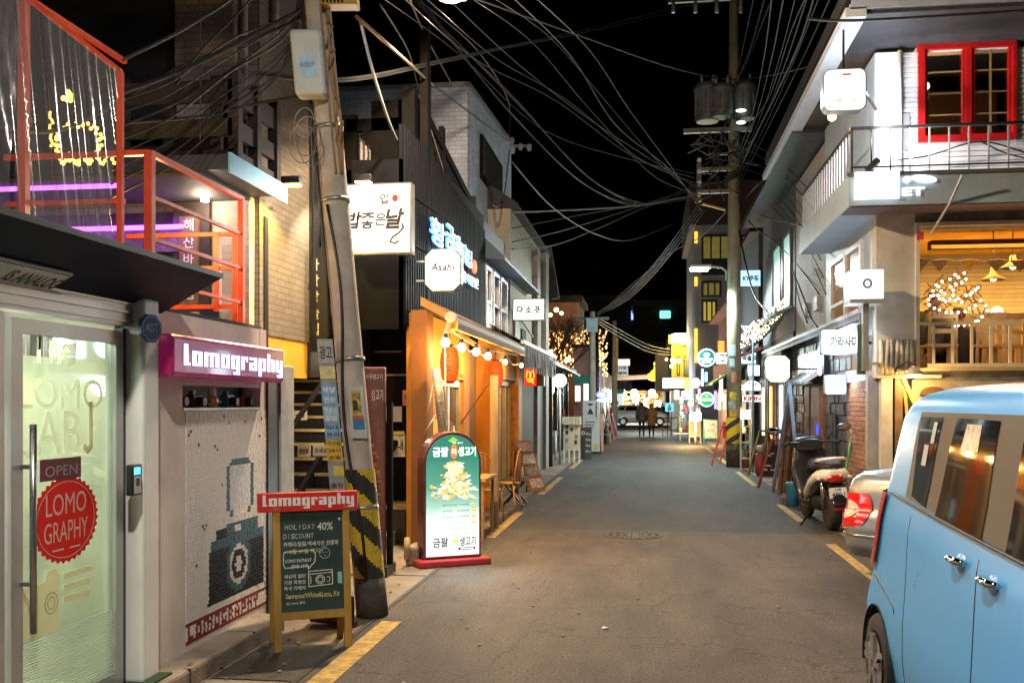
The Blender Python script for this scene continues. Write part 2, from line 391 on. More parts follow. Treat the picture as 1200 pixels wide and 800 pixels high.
# camera shop (left, nearest)
XW = -2.92
L_ = FL(XW)
M_wallw = mat('pinkish_render',(.80,.74,.70),.8,var=.08,scale=3,bump=.15,bscale=120,dirt=.18)
M_alu = mat('grey_aluminium',(.48,.50,.50),.38,.55,var=.06,scale=4)
M_pillar = mat('white_grey_paint',(.84,.88,.86),.5,var=.06,scale=2,dirt=.12)
M_navy = mat('dark_navy_metal',(.006,.010,.034),.55,0,var=.2,scale=3,spec=.12)
M_black = mat('black_paint',(.015,.015,.016),.45,var=.2,scale=5)
M_white = mat('white_paint',(.78,.78,.76),.5,var=.05)
YE_ = LX(312,560,XW)[0]; YN0 = LX(214,470,XW)[0]; YN1 = LX(305,470,XW)[0]
shop = thing('camera_shop','single storey camera shop with glass door, mosaic wall and navy canopy','shop',(XW,5,0))
b = MB()
b.box(-9,XW,5.47,YE_,0.0,1.66)            # wall below the niche
b.box(-9,XW,5.47,YN0,1.66,2.26); b.box(-9,XW,YN1,YE_,1.66,2.26); b.box(-9,-3.27,YE_,7.85,0,2.26)
b.box(-9,XW - .22,YN0,YN1,1.66,2.26)
b.box(-9,XW - .004,YN0,YN1,1.815,2.258)
b.build('wall',M_wallw,shop)
MB().box(XW - .006,XW + .006,YN0,YN1,1.652,1.668).build('niche_sill',M_alu,shop)
MB().box(-9,-2.96,-6,YE_,2.262,2.29).box(-9,-3.27,YE_,7.84,2.262,2.29).build('roof',mat('roof_felt',(.05,.05,.055),.9),shop)
b = MB(); b.box(-9,XW - .02,-6,3.55,0,2.3); b.build('side_wall',M_wallw,shop)
# pillar beside the door
MB().box(XW - .05,XW + .10,5.28,5.47,.115,2.30).build('pillar',M_pillar,shop,bevel=.025,seg=3)
# interior: pale lit room behind the glass
M_room = mat('shop_room',(.62,.64,.52),.85,var=.12,scale=2.5,dirt=.2)
b = MB(); b.box(-5.6,-5.5,2.5,5.6,.1,2.3); b.box(-5.5,-2.99,5.27,5.32,.1,2.3); b.box(-5.5,-2.99,2.5,2.55,.1,2.3); b.box(-5.6,-2.99,2.5,5.6,.05,.118); b.box(-5.6,-2.99,2.5,5.6,2.26,2.3)
b.build('interior',M_room,shop)
b = MB(); b.box(-4.3,-4.24,3.6,5.25,.12,2.25); b.build('partition',mat('frost_partition',(.55,.55,.44),.6,var=.25,scale=3,dirt=.3),shop)
o = MB().box(-3.75,-3.6,3.9,5.1,2.235,2.255).build('ceiling_lamp',glow('shop_tube',(.93,1,.86),3),shop)
lamp('shop_room_light',(-3.65,4.5,2.2),30,(1,1,.88),'AREA',1.4,(0,0,0),shop,sy=.3)
# door frame and door
b = MB()
b.fbox(L_,4.20,5.285,2.13,2.30,-.07,.03); b.fbox(L_,3.55,4.20,2.13,2.30,-.07,.03)
for k in range(3): b.fbox(L_,3.55,5.285,2.15 + k * .05,2.165 + k * .05,.03,.04)
b.build('door_header',M_alu,shop)
dr = MB()
dr.fbox(L_,4.25,4.335,.12,2.10,-.05,0); dr.fbox(L_,5.165,5.24,.12,2.10,-.05,0); dr.fbox(L_,4.335,5.165,2.03,2.10,-.05,0); dr.fbox(L_,4.335,5.165,.12,.21,-.05,0)
door = dr.build('door',M_alu,shop)
MB().fbox(L_,5.245,5.275,.116,2.12,-.06,-.005).build('door_seal',M_black,shop)
MB().fbox(L_,4.335,5.165,.21,2.03,-.03,-.022).build('pane',glass('shop_glass',(.86,.93,.85),.10),door)
b = MB(); HY_ = LX(39,600,XW + .06)[0]
b.cyl(L_.p(HY_,.62,.06),L_.p(HY_,1.60,.06),.016,n=10); b.bar(L_.p(HY_,.85,.0),L_.p(HY_,.85,.06),.02); b.bar(L_.p(HY_,1.4,0),L_.p(HY_,1.4,.06),.02)
b.build('handle',mat('brushed_steel',(.35,.34,.35),.3,.9,var=.1),door)
# side light left of the door
b = MB(); b.fbox(L_,4.12,4.20,.12,2.12,-.05,0); b.fbox(L_,3.55,4.12,.12,.2,-.05,0); b.fbox(L_,3.55,4.12,2.05,2.12,-.05,0)
sw = b.build('side_window',M_alu,shop); MB().fbox(L_,3.55,4.12,.2,2.05,-.03,-.022).build('pane',MC['shop_glass'],sw)
# frosted lettering and stickers on the pane
M_frost = film('frosted_film',(.88,.84,.64))
G_ = FL(XW - .018)
def gtext(s,px0,px1,pyt,pyb,m,nm='sticker_letters',**k):
 y0,z1 = LX(px0,pyt,XW); y1,_ = LX(px1,pyt,XW); _,z0 = LX(px0,pyb,XW)
 return text(s,G_,(y0 + y1) / 2,z0,z1 - z0,m,nm,door,d=.001,ext=0,fit=(y1 - y0),**k)
gtext('The',38,92,385,425,M_frost,bold=.02)
gtext('LOMO',26,124,441,479,M_frost)
gtext('LAB',26,98,482,535,M_frost)
b = MB()
y0,z0 = LX(110,480,XW); y1,z1 = LX(102,528,XW)
b.strip(G_,[(y0,z0 + .03),(y0,z1 + .02),(y0 - .03,z1),(y0 - .06,z1 + .02)],.035,.001,.002)
b.build('sticker_letters',M_frost,door)
# serrated red round sticker
cy,cz = LX(81,608,XW); RY = (LX(120,608,XW)[0] - LX(42,608,XW)[0]) / 2; RZ = (LX(81,557,XW)[1] - LX(81,660,XW)[1]) / 2; pts = []
for i in range(72):
 a = 2 * PI * i / 72; r = 1.0 if i % 2 else .93; pts.append((cy + r * RY * math.cos(a),cz + r * RZ * math.sin(a)))
M_red = film('red_sticker',(.78,.03,.02),.4)
st = MB().poly(G_,pts,.002,.004).build('round_sticker',M_red,door)
M_cream = film('sticker_cream',(.85,.8,.68),.4)
text('LOMO',G_,cy,cz + RZ * .12,RZ * .48,M_cream,'sticker_print',st,d=.0052,fit=RY * 1.2)
text('GRAPHY',G_,cy,cz - RZ * .48,RZ * .46,M_cream,'sticker_print',st,d=.0052,fit=RY * 1.3)
b = MB(); b.strip(G_,[(cy - RY * .4,cz - RZ * .66),(cy - RY * .1,cz - RZ * .66)],.008,.0045,.0055); b.strip(G_,[(cy + RY * .1,cz - RZ * .66),(cy + RY * .4,cz - RZ * .66)],.008,.0045,.0055)
ring = [(cy + .86 * RY * math.cos(2 * PI * i / 48),cz + .86 * RZ * math.sin(2 * PI * i / 48)) for i in range(49)]
b.strip(G_,ring,.003,.0045,.0052); b.build('sticker_print',M_cream,st)
y0,z1 = LX(50,540,XW); y1,z0 = LX(97,562,XW)
op = MB().fbox(G_,y0,y1,z0 + .015,z1 + .005,.002,.008).build('open_plate',mat('maroon_plate',(.13,.012,.03),.5),door)
text('OPEN',G_,(y0 + y1) / 2,z0 + .035,(z1 - z0) * .45,mat('grey_print',(.35,.3,.3),.6),'plate_print',op,d=.0095,fit=(y1 - y0) * .8)
# pale camera motif and stripe band of film near the foot
y0,z1 = LX(30,688,XW); y1,z0 = LX(73,740,XW)
b = MB(); b.poly(G_,[(y0,z0 + .01),(y1,z0 + .01),(y1,z1),(y1 - .03,z1 + .045),(y1 - .10,z1 + .045),(y1 - .12,z1 - .01),(y0,z1 - .01)],.001,.002); b.build('camera_motif',M_frost,door)
b = MB();
for r in (.052,.03): b.strip(G_,[(y1 - .07 + r * math.cos(i * PI / 10),(z0 + z1) / 2 + .02 + r * math.sin(i * PI / 10)) for i in range(21)],.006,.003,.004)
b.build('camera_motif_lines',mat('motif_line',(.45,.45,.33),.7),door)
for k,(a,c) in enumerate(((.10,.26),(.07,.25),(.10,.26))):
 MB().fbox(G_,y1 + .04,y1 + .04 + c - .02 * k,z1 - .02 - k * .06,z1 + .01 - k * .06,.001,.002).build('film_text_line',M_frost,door)
b = MB()
for k in range(26): b.fbox(G_,4.335,5.165,.215 + k * .0135,.222 + k * .0135,.001,.002)
stuff(b.build('striped_film',film('white_film',(.8,.85,.8)),door))
# small hanging things behind the glass top
b = MB(); b.box(-3.35,-3.3,4.35,4.85,1.78,1.95); b.build('shelf_board',mat('brown_card',(.25,.2,.15),.8),shop)
for k in range(5):
 MB().box(-3.12,-3.10,4.36 + k * .15,4.47 + k * .15,1.94,2.05).build('photo_print',mat('photo_%d' % k,random.choice([(.12,.1,.1),(.4,.38,.3),(.2,.18,.16),(.5,.45,.4)]),.4),shop)
# navy canopy: soffit rises from the wall to the outer lip
XO = -2.54
cn = MB()
prof = [(XW,2.24),(XO,2.445),(XO,2.475),(XO - .03,2.485),(-2.75,2.46),(XW,2.40)]
cn.loft([[(x,-6,z) for x,z in prof],[(x,5.68,z) for x,z in prof]],0,True,False,False)
canopy = cn.build('canopy',M_navy,shop)
MB().bar((XO + .004,-6,2.462),(XO + .004,5.69,2.462),.012,.03).build('canopy_lip',M_black,shop)
# film-strip shaped plate under the canopy
nS = Vector((.205,0,-.38)).normalized(); upS = Vector((.38,0,.205)).normalized()
P0 = Vector((XW,0,2.24))
def onplane(px,py,P,n):
 d = Vector(ray(px,py)); t = (P - Vector((0,0,EYE))).dot(n) / d.dot(n); return Vector((0,0,EYE)) + d * t
FS = Fr(P0,(0,1,0),nS,upS)
def onFS(px,py):
 q = onplane(px,py,P0,nS) - P0; return q.y,q.dot(upS)
u1,w1 = onFS(85,318); u1b,w1b = onFS(70,344); ua,wa = onFS(2,300); ub,wb = onFS(2,334)
pl = thing('film_strip_sign','grey film strip shaped plate reading IS ANALOG under the navy canopy','sign',(XW,4.3,2.3))
wl_,wh_ = (wb + w1b) / 2,(wa + w1) / 2
b = MB(); b.poly(FS,[(2.6,wl_),(u1b,wl_),(u1b + .005,wl_ + .02),(u1 - .02,wl_ + .045),(u1,wl_ + .05),(u1,wh_),(2.6,wh_)],.006,.018)
b.build('plate',mat('sign_grey',(.74,.72,.73),.5,var=.05),pl)
b = MB(); n = 34
for i in range(n):
 u = u1 - .02 - i * .022
 b.fbox(FS,u - .006,u + .006,wh_ - .018,wh_ - .006,.018,.0195)
 if u < u1b - .01: b.fbox(FS,u - .006,u + .006,wl_ + .006,wl_ + .018,.018,.0195)
stuff(b.build('sprocket_holes',M_black,pl))
text('IS ANALOG',FS,onFS(70,328)[0],wl_ + (wh_ - wl_) * .27,(wh_ - wl_) * .48,M_black,'lettering',pl,d=.0195,align='RIGHT',bold=.03,fit=onFS(70,328)[0] - onFS(5,318)[0])
# round blue security sign
y,z = LX(159,385,XW + .02)
t = thing('security_sign','small blue octagonal alarm sign reading ADT on the pillar top','sign',(XW + .1,y,z))
FA = Fr((XW + .10,y,z),(.25,1,0),(1,-.25,0))
b = MB().poly(FA,[(.088 * math.cos(PI / 8 + i * PI / 4),.085 * math.sin(PI / 8 + i * PI / 4)) for i in range(8)],0,.02)
b.build('plate',mat('sign_blue',(.02,.16,.5),.4,var=.1),t)
text('ADT',FA,0,-.022,.05,mat('print_paleblue',(.5,.65,.8),.5),'lettering',t,d=.0215,fit=.1,bold=.02)
b = MB(); b.strip(FA,[(.075 * math.cos(i * PI / 4 + PI / 8),.072 * math.sin(i * PI / 4 + PI / 8)) for i in range(9)],.006,.02,.0212); b.build('rim',MC['print_paleblue'],t)
# access keypad
y,z = LX(157,562,XW + .12)
t = thing('access_keypad','black door keypad with blue screen and silver lower half on the pillar','keypad',(XW + .1,y,z))
FK = Fr((XW + .10,y,z),(0,1,0),(1,0,0))
MB().fbox(FK,-.055,.055,-.085,.085,0,.04).build('case',M_black,t,bevel=.008)
MB().fbox(FK,-.035,.03,.03,.07,.04,.042).build('screen',glow('keypad',(.05,.25,1),3.0),t)
MB().fbox(FK,-.04,.035,-.075,.02,.04,.045).build('front_plate',mat('silver_plastic',(.5,.5,.5),.35,.4),t,bevel=.004)
MB().fbox(FK,-.02,.012,-.03,.01,.045,.047).build('sensor',M_black,t)
# lit pink box sign with square white letters
y0,z1 = LX(183,390,XW + .06); y1,_ = LX(319,403,XW + .06); _,z0 = LX(183,441,XW + .06)
t = thing('box_sign','long magenta box sign with glowing white square letters lomography over the mosaic','sign',(XW,(y0 + y1) / 2,z0))
F2 = FL(XW)
b = MB(); b.fbox(F2,y0,y1,z0,z1,.012,.16); b.build('case',mat('magenta_acrylic',(.30,.015,.07),.25,var=.08,emit=.10,ecol=(.62,.03,.22),coat=.3),t,bevel=.03,seg=3)
pixtext('lomography',F2,y0 + .14,y1 - .06,z0 + .035,z1 - .055,.1635,.1655,glow('sign_white',(.93,.93,1),.72),t)
b = MB(); dz = .012
pixtext('lomography',F2,y0 + .135,y1 - .055,z0 + .028,z1 - .048,.161,.1625,glow('halo_blue',(.16,.10,1),.22),t,'letter_edge')
# toys in the niche
tc = [((.45,.03,.05),'red plastic toy camera standing at the near end of the niche',0),((.05,.06,.07),'black toy camera with big round lens in the niche',1),((.7,.55,.2),'yellow and white bear figure in the middle of the niche',2),((.03,.14,.2),'small teal box camera in the niche',3),((.4,.06,.04),'red and black camera with a raised flash at the far end of the niche',4)]
for (col,lb,k) in tc:
 y = YN0 + .1 + k * (YN1 - YN0 - .2) / 4; M = mat('toy_%d' % k,col,.35,var=.1); X0 = XW - .10
 t = thing('toy_figure' if k == 2 else 'toy_camera',lb,'figurine' if k == 2 else 'camera',(X0,y,1.668))
 if k == 2:
  b = MB(); b.ball((X0,y,1.71),.05,(1,1,.9)); b.build('belly',M,t); b = MB(); b.ball((X0,y,1.775),.036); b.ball((X0,y - .03,1.80),.014); b.ball((X0,y + .03,1.80),.014); b.build('head',M_white,t)
  b = MB(); b.cyl((X0 + .01,y - .05,1.73),(X0 + .04,y - .06,1.70),.012); b.cyl((X0 + .01,y + .05,1.73),(X0 + .04,y + .06,1.70),.012); b.build('arms',M,t)
 else:
  MB().box(X0 - .03,X0 + .03,y - .07,y + .07,1.668,1.75 + .01 * (k % 2)).build('body',M,t,bevel=.01)
  MB().cyl((X0 + .02,y + .01,1.71),(X0 + .075,y + .01,1.71),.034,.03,16).build('lens',M_black,t)
  MB().box(X0 - .015,X0 + .015,y - .045,y - .005,1.748,1.785 + (.05 if k == 4 else 0)).build('viewfinder',M if k != 4 else M_black,t)
# mosaic mural: little raised tiles in the rendered wall
TW,TH = .0305,.0225; Y0m = LX(217,600,XW)[0]; CW = (YE_ - .01 - Y0m) / 48; NR = 66; NC = 48; Z0m = 1.64
grid = [['w'] * NC for _ in range(NR)]
def rect(c0,c1,r0,r1,ch):
 for r in range(r0,r1):
  for c in range(c0,c1):
   if 0 <= r < NR and 0 <= c < NC: grid[r][c] = ch
# flash gun outline
for r,c0,c1 in ((15,25,36),(16,24,37)): rect(c0,c1,r,r + 1,'b')
rect(22,24,17,31,'b'); rect(37,39,17,31,'b'); rect(24,26,31,33,'b'); rect(35,37,31,33,'b'); rect(25,36,18,31,'g')
rect(28,34,33,37,'g')
# camera body with stepped top, lens rings
rect(16,22,36,39,'k'); rect(22,42,35,39,'b'); rect(27,31,36,38,'g'); rect(13,46,39,42,'b'); rect(12,46,42,57,'k'); rect(11,46,57,58,'k')
for r in range(40,57):
 for c in range(18,40):
  q = math.hypot((c - 29) * 1.0,(r - 48) * .95)
  if 6 <= q < 8: grid[r][c] = 'b'
  elif 4.4 <= q < 6: grid[r][c] = 'g'
  elif 2.2 <= q < 4.4: grid[r][c] = 'k'
  elif q < 2.2: grid[r][c] = 'g'
for r,c in ((1,20),(3,23),(3,33),(5,2),(6,1),(9,6),(10,15),(11,16),(22,19),(33,8),(33,10),(34,9),(2,44),(8,43),(44,5)): grid[r][c] = 'r'
# red lettered band
rect(0,NC,60,61,'r'); rect(0,NC,65,66,'r')
SM = {'L': ["#..","#..","#..","###"],'O': ["###","#.#","#.#","###"],'M': ["###.#","#.###","#.#.#","#.#.#"],'G': ["###","#..","#.#","###"],'R': ["##.","#.#","##.","#.#"],'A': [".#.","#.#","###","#.#"],'P': ["###","#.#","###","#.."],'H': ["#.#","###","#.#","#.#"],'Y': ["#.#","###",".#.",".#."]}
x = 1
for ch in 'LOMOGRAPHY':
 for j,row in enumerate(SM[ch]):
  for k,q in enumerate(row):
   if q == '#' and x + k < NC: grid[61 + j][x + k] = 'r'
 x += len(SM[ch][0]) + 1
TM = {'w': mat('tile_white',(.85,.82,.78),.5,var=.1,scale=40,spec=.3),'g': mat('tile_mirror_grey',(.66,.66,.66),.4,0,var=.2,scale=50,spec=.5),'k': mat('tile_black',(.008,.009,.012),.6,var=.3,scale=40,spec=.15),'b': mat('tile_teal',(.012,.09,.14),.5,var=.3,scale=40,spec=.25),'r': mat('tile_red',(.25,.012,.02),.5,var=.15,scale=40,spec=.25)}
NMS = {'w': 'white_mosaic_tiles','g': 'grey_mosaic_tiles','k': 'black_mosaic_tiles','b': 'teal_mosaic_tiles','r': 'red_mosaic_tiles'}
for ch in 'wgkbr':
 b = MB()
 for r in range(NR):
  for c in range(NC):
   if grid[r][c] != ch: continue
   u0 = Y0m + c * CW; z0 = Z0m - (r + 1) * TH; off = (r % 2) * .005; g = .0022; dd = .004 + random.uniform(-.0015,.0015)
   A = [L_.p(u0 + off + g,z0 + g,dd),L_.p(u0 + off + CW - g * .3,z0 + g,dd + random.uniform(-.001,.001)),L_.p(u0 + off + CW - g * .3,z0 + TH - g * .3,dd),L_.p(u0 + off + g,z0 + TH - g * .3,dd)]
   B = [L_.p(u0 + off + g,z0 + g,0),L_.p(u0 + off + CW - g * .3,z0 + g,0),L_.p(u0 + off + CW - g * .3,z0 + TH - g * .3,0),L_.p(u0 + off + g,z0 + TH - g * .3,0)]
   b.add(A + B,[(0,1,2,3),(0,4,5,1),(1,5,6,2),(2,6,7,3),(3,7,4,0)])
 stuff(b.build(NMS[ch],TM[ch],shop,fix=False))
# end post of the shop: black slot and grey concrete jamb
MB().box(-3.2,XW + .015,YE_ + .004,LX(328,560,XW)[0],0,2.12).build('dark_post',M_black,shop)
t = tag(MB().box(-3.25,XW + .03,LX(329,560,XW + .03)[0],LX(345,560,XW + .03)[0],0,2.0).build('concrete_post',mat('grey_concrete_post',(.40,.43,.45),.7,var=.2,scale=4,bump=.2,dirt=.4),bevel=.01),'pale grey concrete post at the foot of the dark staircase','post')
# red terrace railing and plastic shelter on the roof
M_redp = mat('red_painted_steel',(.62,.07,.025),.42,var=.12,scale=6)
XR = -3.3
yA = 6.26; yB = 7.77
t = thing('terrace_railing','red painted steel railing round the roof terrace above the camera shop','railing',(XR,7,2.46))
def rb(p,q,w=.045,nm='rail'): return MB().bar(p,q,w).build(nm,M_redp,t)
zt = 3.37
rb((XR,yA,zt),(XR,yB + .02,zt),.036); rb((-4.35,yA,zt),(XR,yA,zt),.036)
rb((-4.35,yA,3.05),(-3.48,yA,3.05),.034)
for x in (-4.22,XR): rb((x,yA,2.46),(x,yA,zt),.055 if x == XR else .045,'post')
rb((XR,yB,2.2),(XR,yB,zt),.045,'post'); rb((XR - .09,yB + .1,2.2),(XR - .09,yB + .1,zt - .25),.045,'post')
for z in (3.08,2.80,2.52): rb((XR,yA,z),(XR,yB,z),.026)
for z in (3.10,2.82,2.50): rb((XR - .1,yB + .1,z),(-4.35,yB + .1,z),.034)
rb((-3.55,yB + .1,2.46),(-3.55,yB + .1,3.1),.05,'post')
# plastic shelter
t = thing('plastic_shelter','terrace tent of wrinkled clear plastic sheet on a red steel frame','shelter',(-4,6.2,2.46))
Yp = 6.16
def pf(px,py): x,z = FY(px,py,Yp); return Vector((x,Yp,z))
c1 = pf(141,84); c0 = pf(141,286); a1 = pf(28,-60); a0 = pf(28,250)
def rb2(p,q,w=.036): return MB().bar(p,q,w).build('frame_bar',M_redp,t)
c0.z = 2.46; a0.z = 2.46
rb2(c0,c1); a1.z = c1.z + (c1.x - a1.x) * .78 ; rb2(a0,a1,.055); rb2(c1,a1)
rb2(a1,a1 + Vector((0,1.3,0)))
def plastic():
 m = glass('clear_plastic',(.86,.86,.89),.13,.14,.085)
 N = m.node_tree.nodes; L = m.node_tree.links
 tc = N.new('ShaderNodeTexCoord'); mp = N.new('ShaderNodeMapping'); mp.inputs['Scale'].default_value = (5,5,.5); mp.inputs['Rotation'].default_value = (0,.25,0); L.new(tc.outputs['Object'],mp.inputs[0])
 n = N.new('ShaderNodeTexNoise'); n.inputs['Scale'].default_value = 1.6; n.inputs['Detail'].default_value = 3; L.new(mp.outputs[0],n.inputs[0])
 bp = N.new('ShaderNodeBump'); bp.inputs['Strength'].default_value = .2; bp.inputs['Distance'].default_value = .05; L.new(n.outputs[0],bp.inputs['Height'])
 for q in N:
  if q.type == 'BSDF_GLOSSY': L.new(bp.outputs[0],q.inputs['Normal'])
 return m
M_pl = plastic()
def sheet3(fn,nu,nv,nm):
 b = MB(); P = [[fn(i / nu,j / nv) for i in range(nu + 1)] for j in range(nv + 1)]
 vs = [p for r in P for p in r]; fs = [(j * (nu + 1) + i,j * (nu + 1) + i + 1,(j + 1) * (nu + 1) + i + 1,(j + 1) * (nu + 1) + i) for j in range(nv) for i in range(nu)]
 b.add(vs,fs,0,True); return b.build(nm,M_pl,t,fix=False)
rr = random.Random(3); folds = [(rr.uniform(-.2,1.4),rr.uniform(.012,.08),rr.uniform(.02,.09)) for _ in range(15)]
def wr(u,v):
 s = 0
 for c,w,a in folds:
  q = u + (v) * .28 - c; s += a * math.exp(-(q / w) ** 2)
 return s
def front(u,v):
 bot = a0.lerp(c0,u); top = a1.lerp(c1,u); p = bot.lerp(top,v); p.y -= .03 + wr(u,v) * .8; return p
sheet3(front,150,24,'plastic_sheet')
def sideS(u,v):
 bot = c0.lerp(c0 + Vector((0,1.3,0)),u); top = c1.lerp(c1 + Vector((0,1.3,0)),u); p = bot.lerp(top,v); p.x += .03 + wr(u,v) * .5; return p
def leftS(u,v):
 e = a0 + Vector((-1.4,-.2,0)); f = a1 + Vector((-1.4,-.2,1.0)); p = e.lerp(a0,u).lerp(f.lerp(a1,u),v); p.y -= .05 + wr(u,v); return p
sheet3(leftS,90,12,'plastic_sheet')
# warm fairy-light figure inside the shelter
t = thing('fairy_light_figure','yellow fairy light decoration glowing inside the plastic shelter','fairy lights',(-4,7.1,3.2))
b = MB(); rr = random.Random(5); M_fl = glow('fairy_amber',(1,.55,.08),3.5)
def blob(px,py,r=.02):
 x,z = FY(px,py,7.3); b.ball((x,7.3,z),r,(1,.6,1),8,6)
for k in range(9): blob(78 + rr.uniform(-4,5),108 + k * 1.2,.022)
for k in range(42):
 a = k / 42 * 2 * PI; blob(92 + 26 * math.cos(a) + rr.uniform(-3,3),168 + 22 * math.sin(a) + rr.uniform(-3,3),.016)
for k in range(30): blob(70 + k * 2.2,186 + 6 * math.sin(k * .9),.015)
for k in range(14): blob(60 + rr.uniform(-2,2),132 + k * 3,.012)
b.build('bulbs',M_fl,t)
lamp('fairy_spill',(-3.9,7.2,3.1),36,(1,.6,.2),parent=t)
# tall grey brick building behind the terrace
M_gbrick = brickmat('grey_painted_brick_y',(.15,.13,.11),(.11,.098,.085),.21,.07,'y',bump=.6)  # street face darkened in its colour against the near lamp's strong light
M_gbrickx = brickmat('grey_painted_brick_x',(.42,.39,.37),(.30,.28,.26),.21,.07,'x',bump=.6)  # front face lightened in its colour, less lamp light reaches it
t = thing('brick_building','tall windowless building of grey painted brick behind the red terrace railing','building',(-5,10,0))
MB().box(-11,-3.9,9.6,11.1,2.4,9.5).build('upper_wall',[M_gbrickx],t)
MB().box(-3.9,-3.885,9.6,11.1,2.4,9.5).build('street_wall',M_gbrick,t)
MB().box(-4.2,-3.9,9.85,11.06,1.98,2.4).build('lower_wall',mat('flood_yellow_render',(.50,.31,.03),.8,var=.15,scale=3,dirt=.2),t)  # yellow of the flood light put into the wall colour
MB().box(-4.2,-3.88,9.83,9.95,0,1.98).build('post',M_black,t)
MB().box(-3.9,-3.87,9.7,9.80,1.5,3.6).build('corner_strip',M_black,t)
MB().box(-3.98,-3.87,11.08,11.4,2.0,6.6).build('dark_jamb',M_black,t)
for x in (-4.12,-4.02):
 MB().cyl((x,9.55,4.6),(x,9.55,9.5),.035,n=8).build('drain_pipe',mat('pipe_grey',(.33,.31,.29),.6),t)
b = MB(); b.tube([(-3.84,9.9,6.4),(-3.84,9.9,5.6),(-3.84,9.9,5.5)],.045,8); b.tube([(-3.9,9.8,6.42),(-3.84,9.86,6.46),(-3.84,9.9,6.4)],.045,8); b.build('drain_pipe',MC['pipe_grey'],t)
t = thing('rear_building','plain dark navy block rising behind the plastic shelter','building',(-8,11,0))
MB().box(-14,-4.78,9.40,9.58,3.9,11).build('wall',mat('dark_navy_cladding',(.012,.016,.03),.8,var=.15),t)
# recessed bar front with purple strip lights under a navy canopy
t = thing('bar_front','recessed dark bar front with purple light strips and white brick end wall','shop front',(-4.5,9,2))
MB().box(-8.5,-4.55,9.4,9.5,1.6,3.6).build('back_wall',mat('dark_timber_wall',(.045,.033,.024),.6,var=.3,scale=3,stretch=(1,1,.2)),t)
MB().box(-4.55,-3.92,9.42,9.55,1.3,3.75).build('white_brick_wall',brickmat('white_brick_x',(.5,.45,.36),(.42,.4,.36),.2,.066,'x',bump=.5),t)
MB().box(-8.5,-3.9,8.3,9.4,3.70,3.735).build('soffit',mat('soffit_brown',(.06,.05,.045),.7),t)
for i in range(4): MB().box(-8.5 + i,-7.52 + i,9.33,9.395,3.2,3.42).build('panel',mat('textured_panel',(.14,.10,.14),.8,var=.3,scale=14,bump=.8,bscale=30),t)
MB().box(-8.5,-4.55,9.28,9.33,3.42,3.46).build('light_strip',glow('purple_strip',(.45,.10,1.0),3.0),t)
MB().box(-8.5,-4.75,8.5,8.54,3.665,3.70).build('light_strip',MC['glow_purple_strip'],t)
lamp('strip_spill',(-4.7,9.1,3.5),2,(.5,.15,1),'AREA',.3,aim((.3,.2,-1)),t,sy=.3)
lamp('strip_spill',(-6.0,9.0,3.5),5,(.5,.15,1),'AREA',1.5,aim((0,.4,-1)),t,sy=.2)
b = MB(); b.cyl((-4.28,9.2,3.70),(-4.28,9.2,3.66),.04); b.build('downlight',glow('downlight_pink',(1,.75,.8),8),t)
lamp('downlight_spill',(-4.28,9.15,3.62),10,(1,.8,.6),parent=t)
# vertical timber plank with white brush letters
y = 9.36;
x0,z1 = FY(213,255,y); x1,z0 = FY(235,358,y)
t = thing('plank_sign','upright timber plank with white brush written Korean letters behind the red railing','sign',((x0 + x1) / 2,y,z0))
MB().box(x0 - .08,x1 + .1,y - .02,y + .03,z0 - .25,z1 + .15).build('backing_board',MC['dark_timber_wall'],t)
MB().box(x0,x1,y - .05,y - .02,z0,z1).build('plank',mat('oak_plank',(.20,.12,.05),.6,var=.3,scale=8,stretch=(6,6,.6)),t)
Fp = FF(y - .05)
for k,ch in enumerate('해산바른집'): text(ch,Fp,(x0 + x1) / 2,z1 - (k + .85) * (z1 - z0) / 5.2,.12,M_white,'lettering',t,d=.004,bold=.01)
x0,z1 = FY(208,366,9.35); x1,z0 = FY(234,398,9.35)
t = thing('poster','yellow and brown poster on the wall under the timber plank','poster',((x0 + x1) / 2,9.35,z0))
MB().box(x0,x1,9.33,9.36,z0 - .3,z1).build('sheet',mat('poster_yellow',(.5,.38,.12),.6,var=.6,scale=9),t)
MB().box(x1 + .03,x1 + .2,9.33,9.36,z0 - .4,z1 + .03).build('blue_panel',mat('poster_navy',(.01,.02,.06),.5),t)
# navy canopy with pale blue end edge, timber balcony on it
t = thing('canopy','navy metal canopy with a pale blue lit edge over the bar front','canopy',(-4,8.8,3.8))
b = MB(); b.box(-8.5,-3.62,8.26,9.42,3.735,3.87); b.build('canopy_body',mat('canopy_navy',(.02,.03,.06),.5),t)
MB().box(-3.62,-3.60,8.24,9.62,3.70,3.88).build('edge',mat('canopy_blue',(.12,.34,.55),.45,var=.08),t)
t = thing('balcony_railing','dark timber balcony boards on top of the navy canopy','railing',(-4,9,3.87))
M_dtim = mat('dark_timber',(.022,.018,.016),.8,var=.3,scale=5,stretch=(3,3,.5))
for z0,z1 in ((3.92,3.99),(4.11,4.27),(4.42,4.62)):
 MB().box(-4.9,-3.72,8.55,8.60,z0,z1).build('board',M_dtim,t); MB().box(-3.74,-3.69,8.6,9.6,z0,z1).build('board',M_dtim,t)
for x in (-4.85,-4.4,-3.95): MB().box(x,x + .1,8.60,8.66,3.87,4.68).build('post',M_dtim,t)
for y in (8.55,9.0,9.5): MB().box(-3.76,-3.66,y,y + .1,3.87,4.70).build('post',M_dtim,t)
MB().box(-4.0,-3.9,8.9,9.0,3.87,4.75).build('post',M_dtim,t)
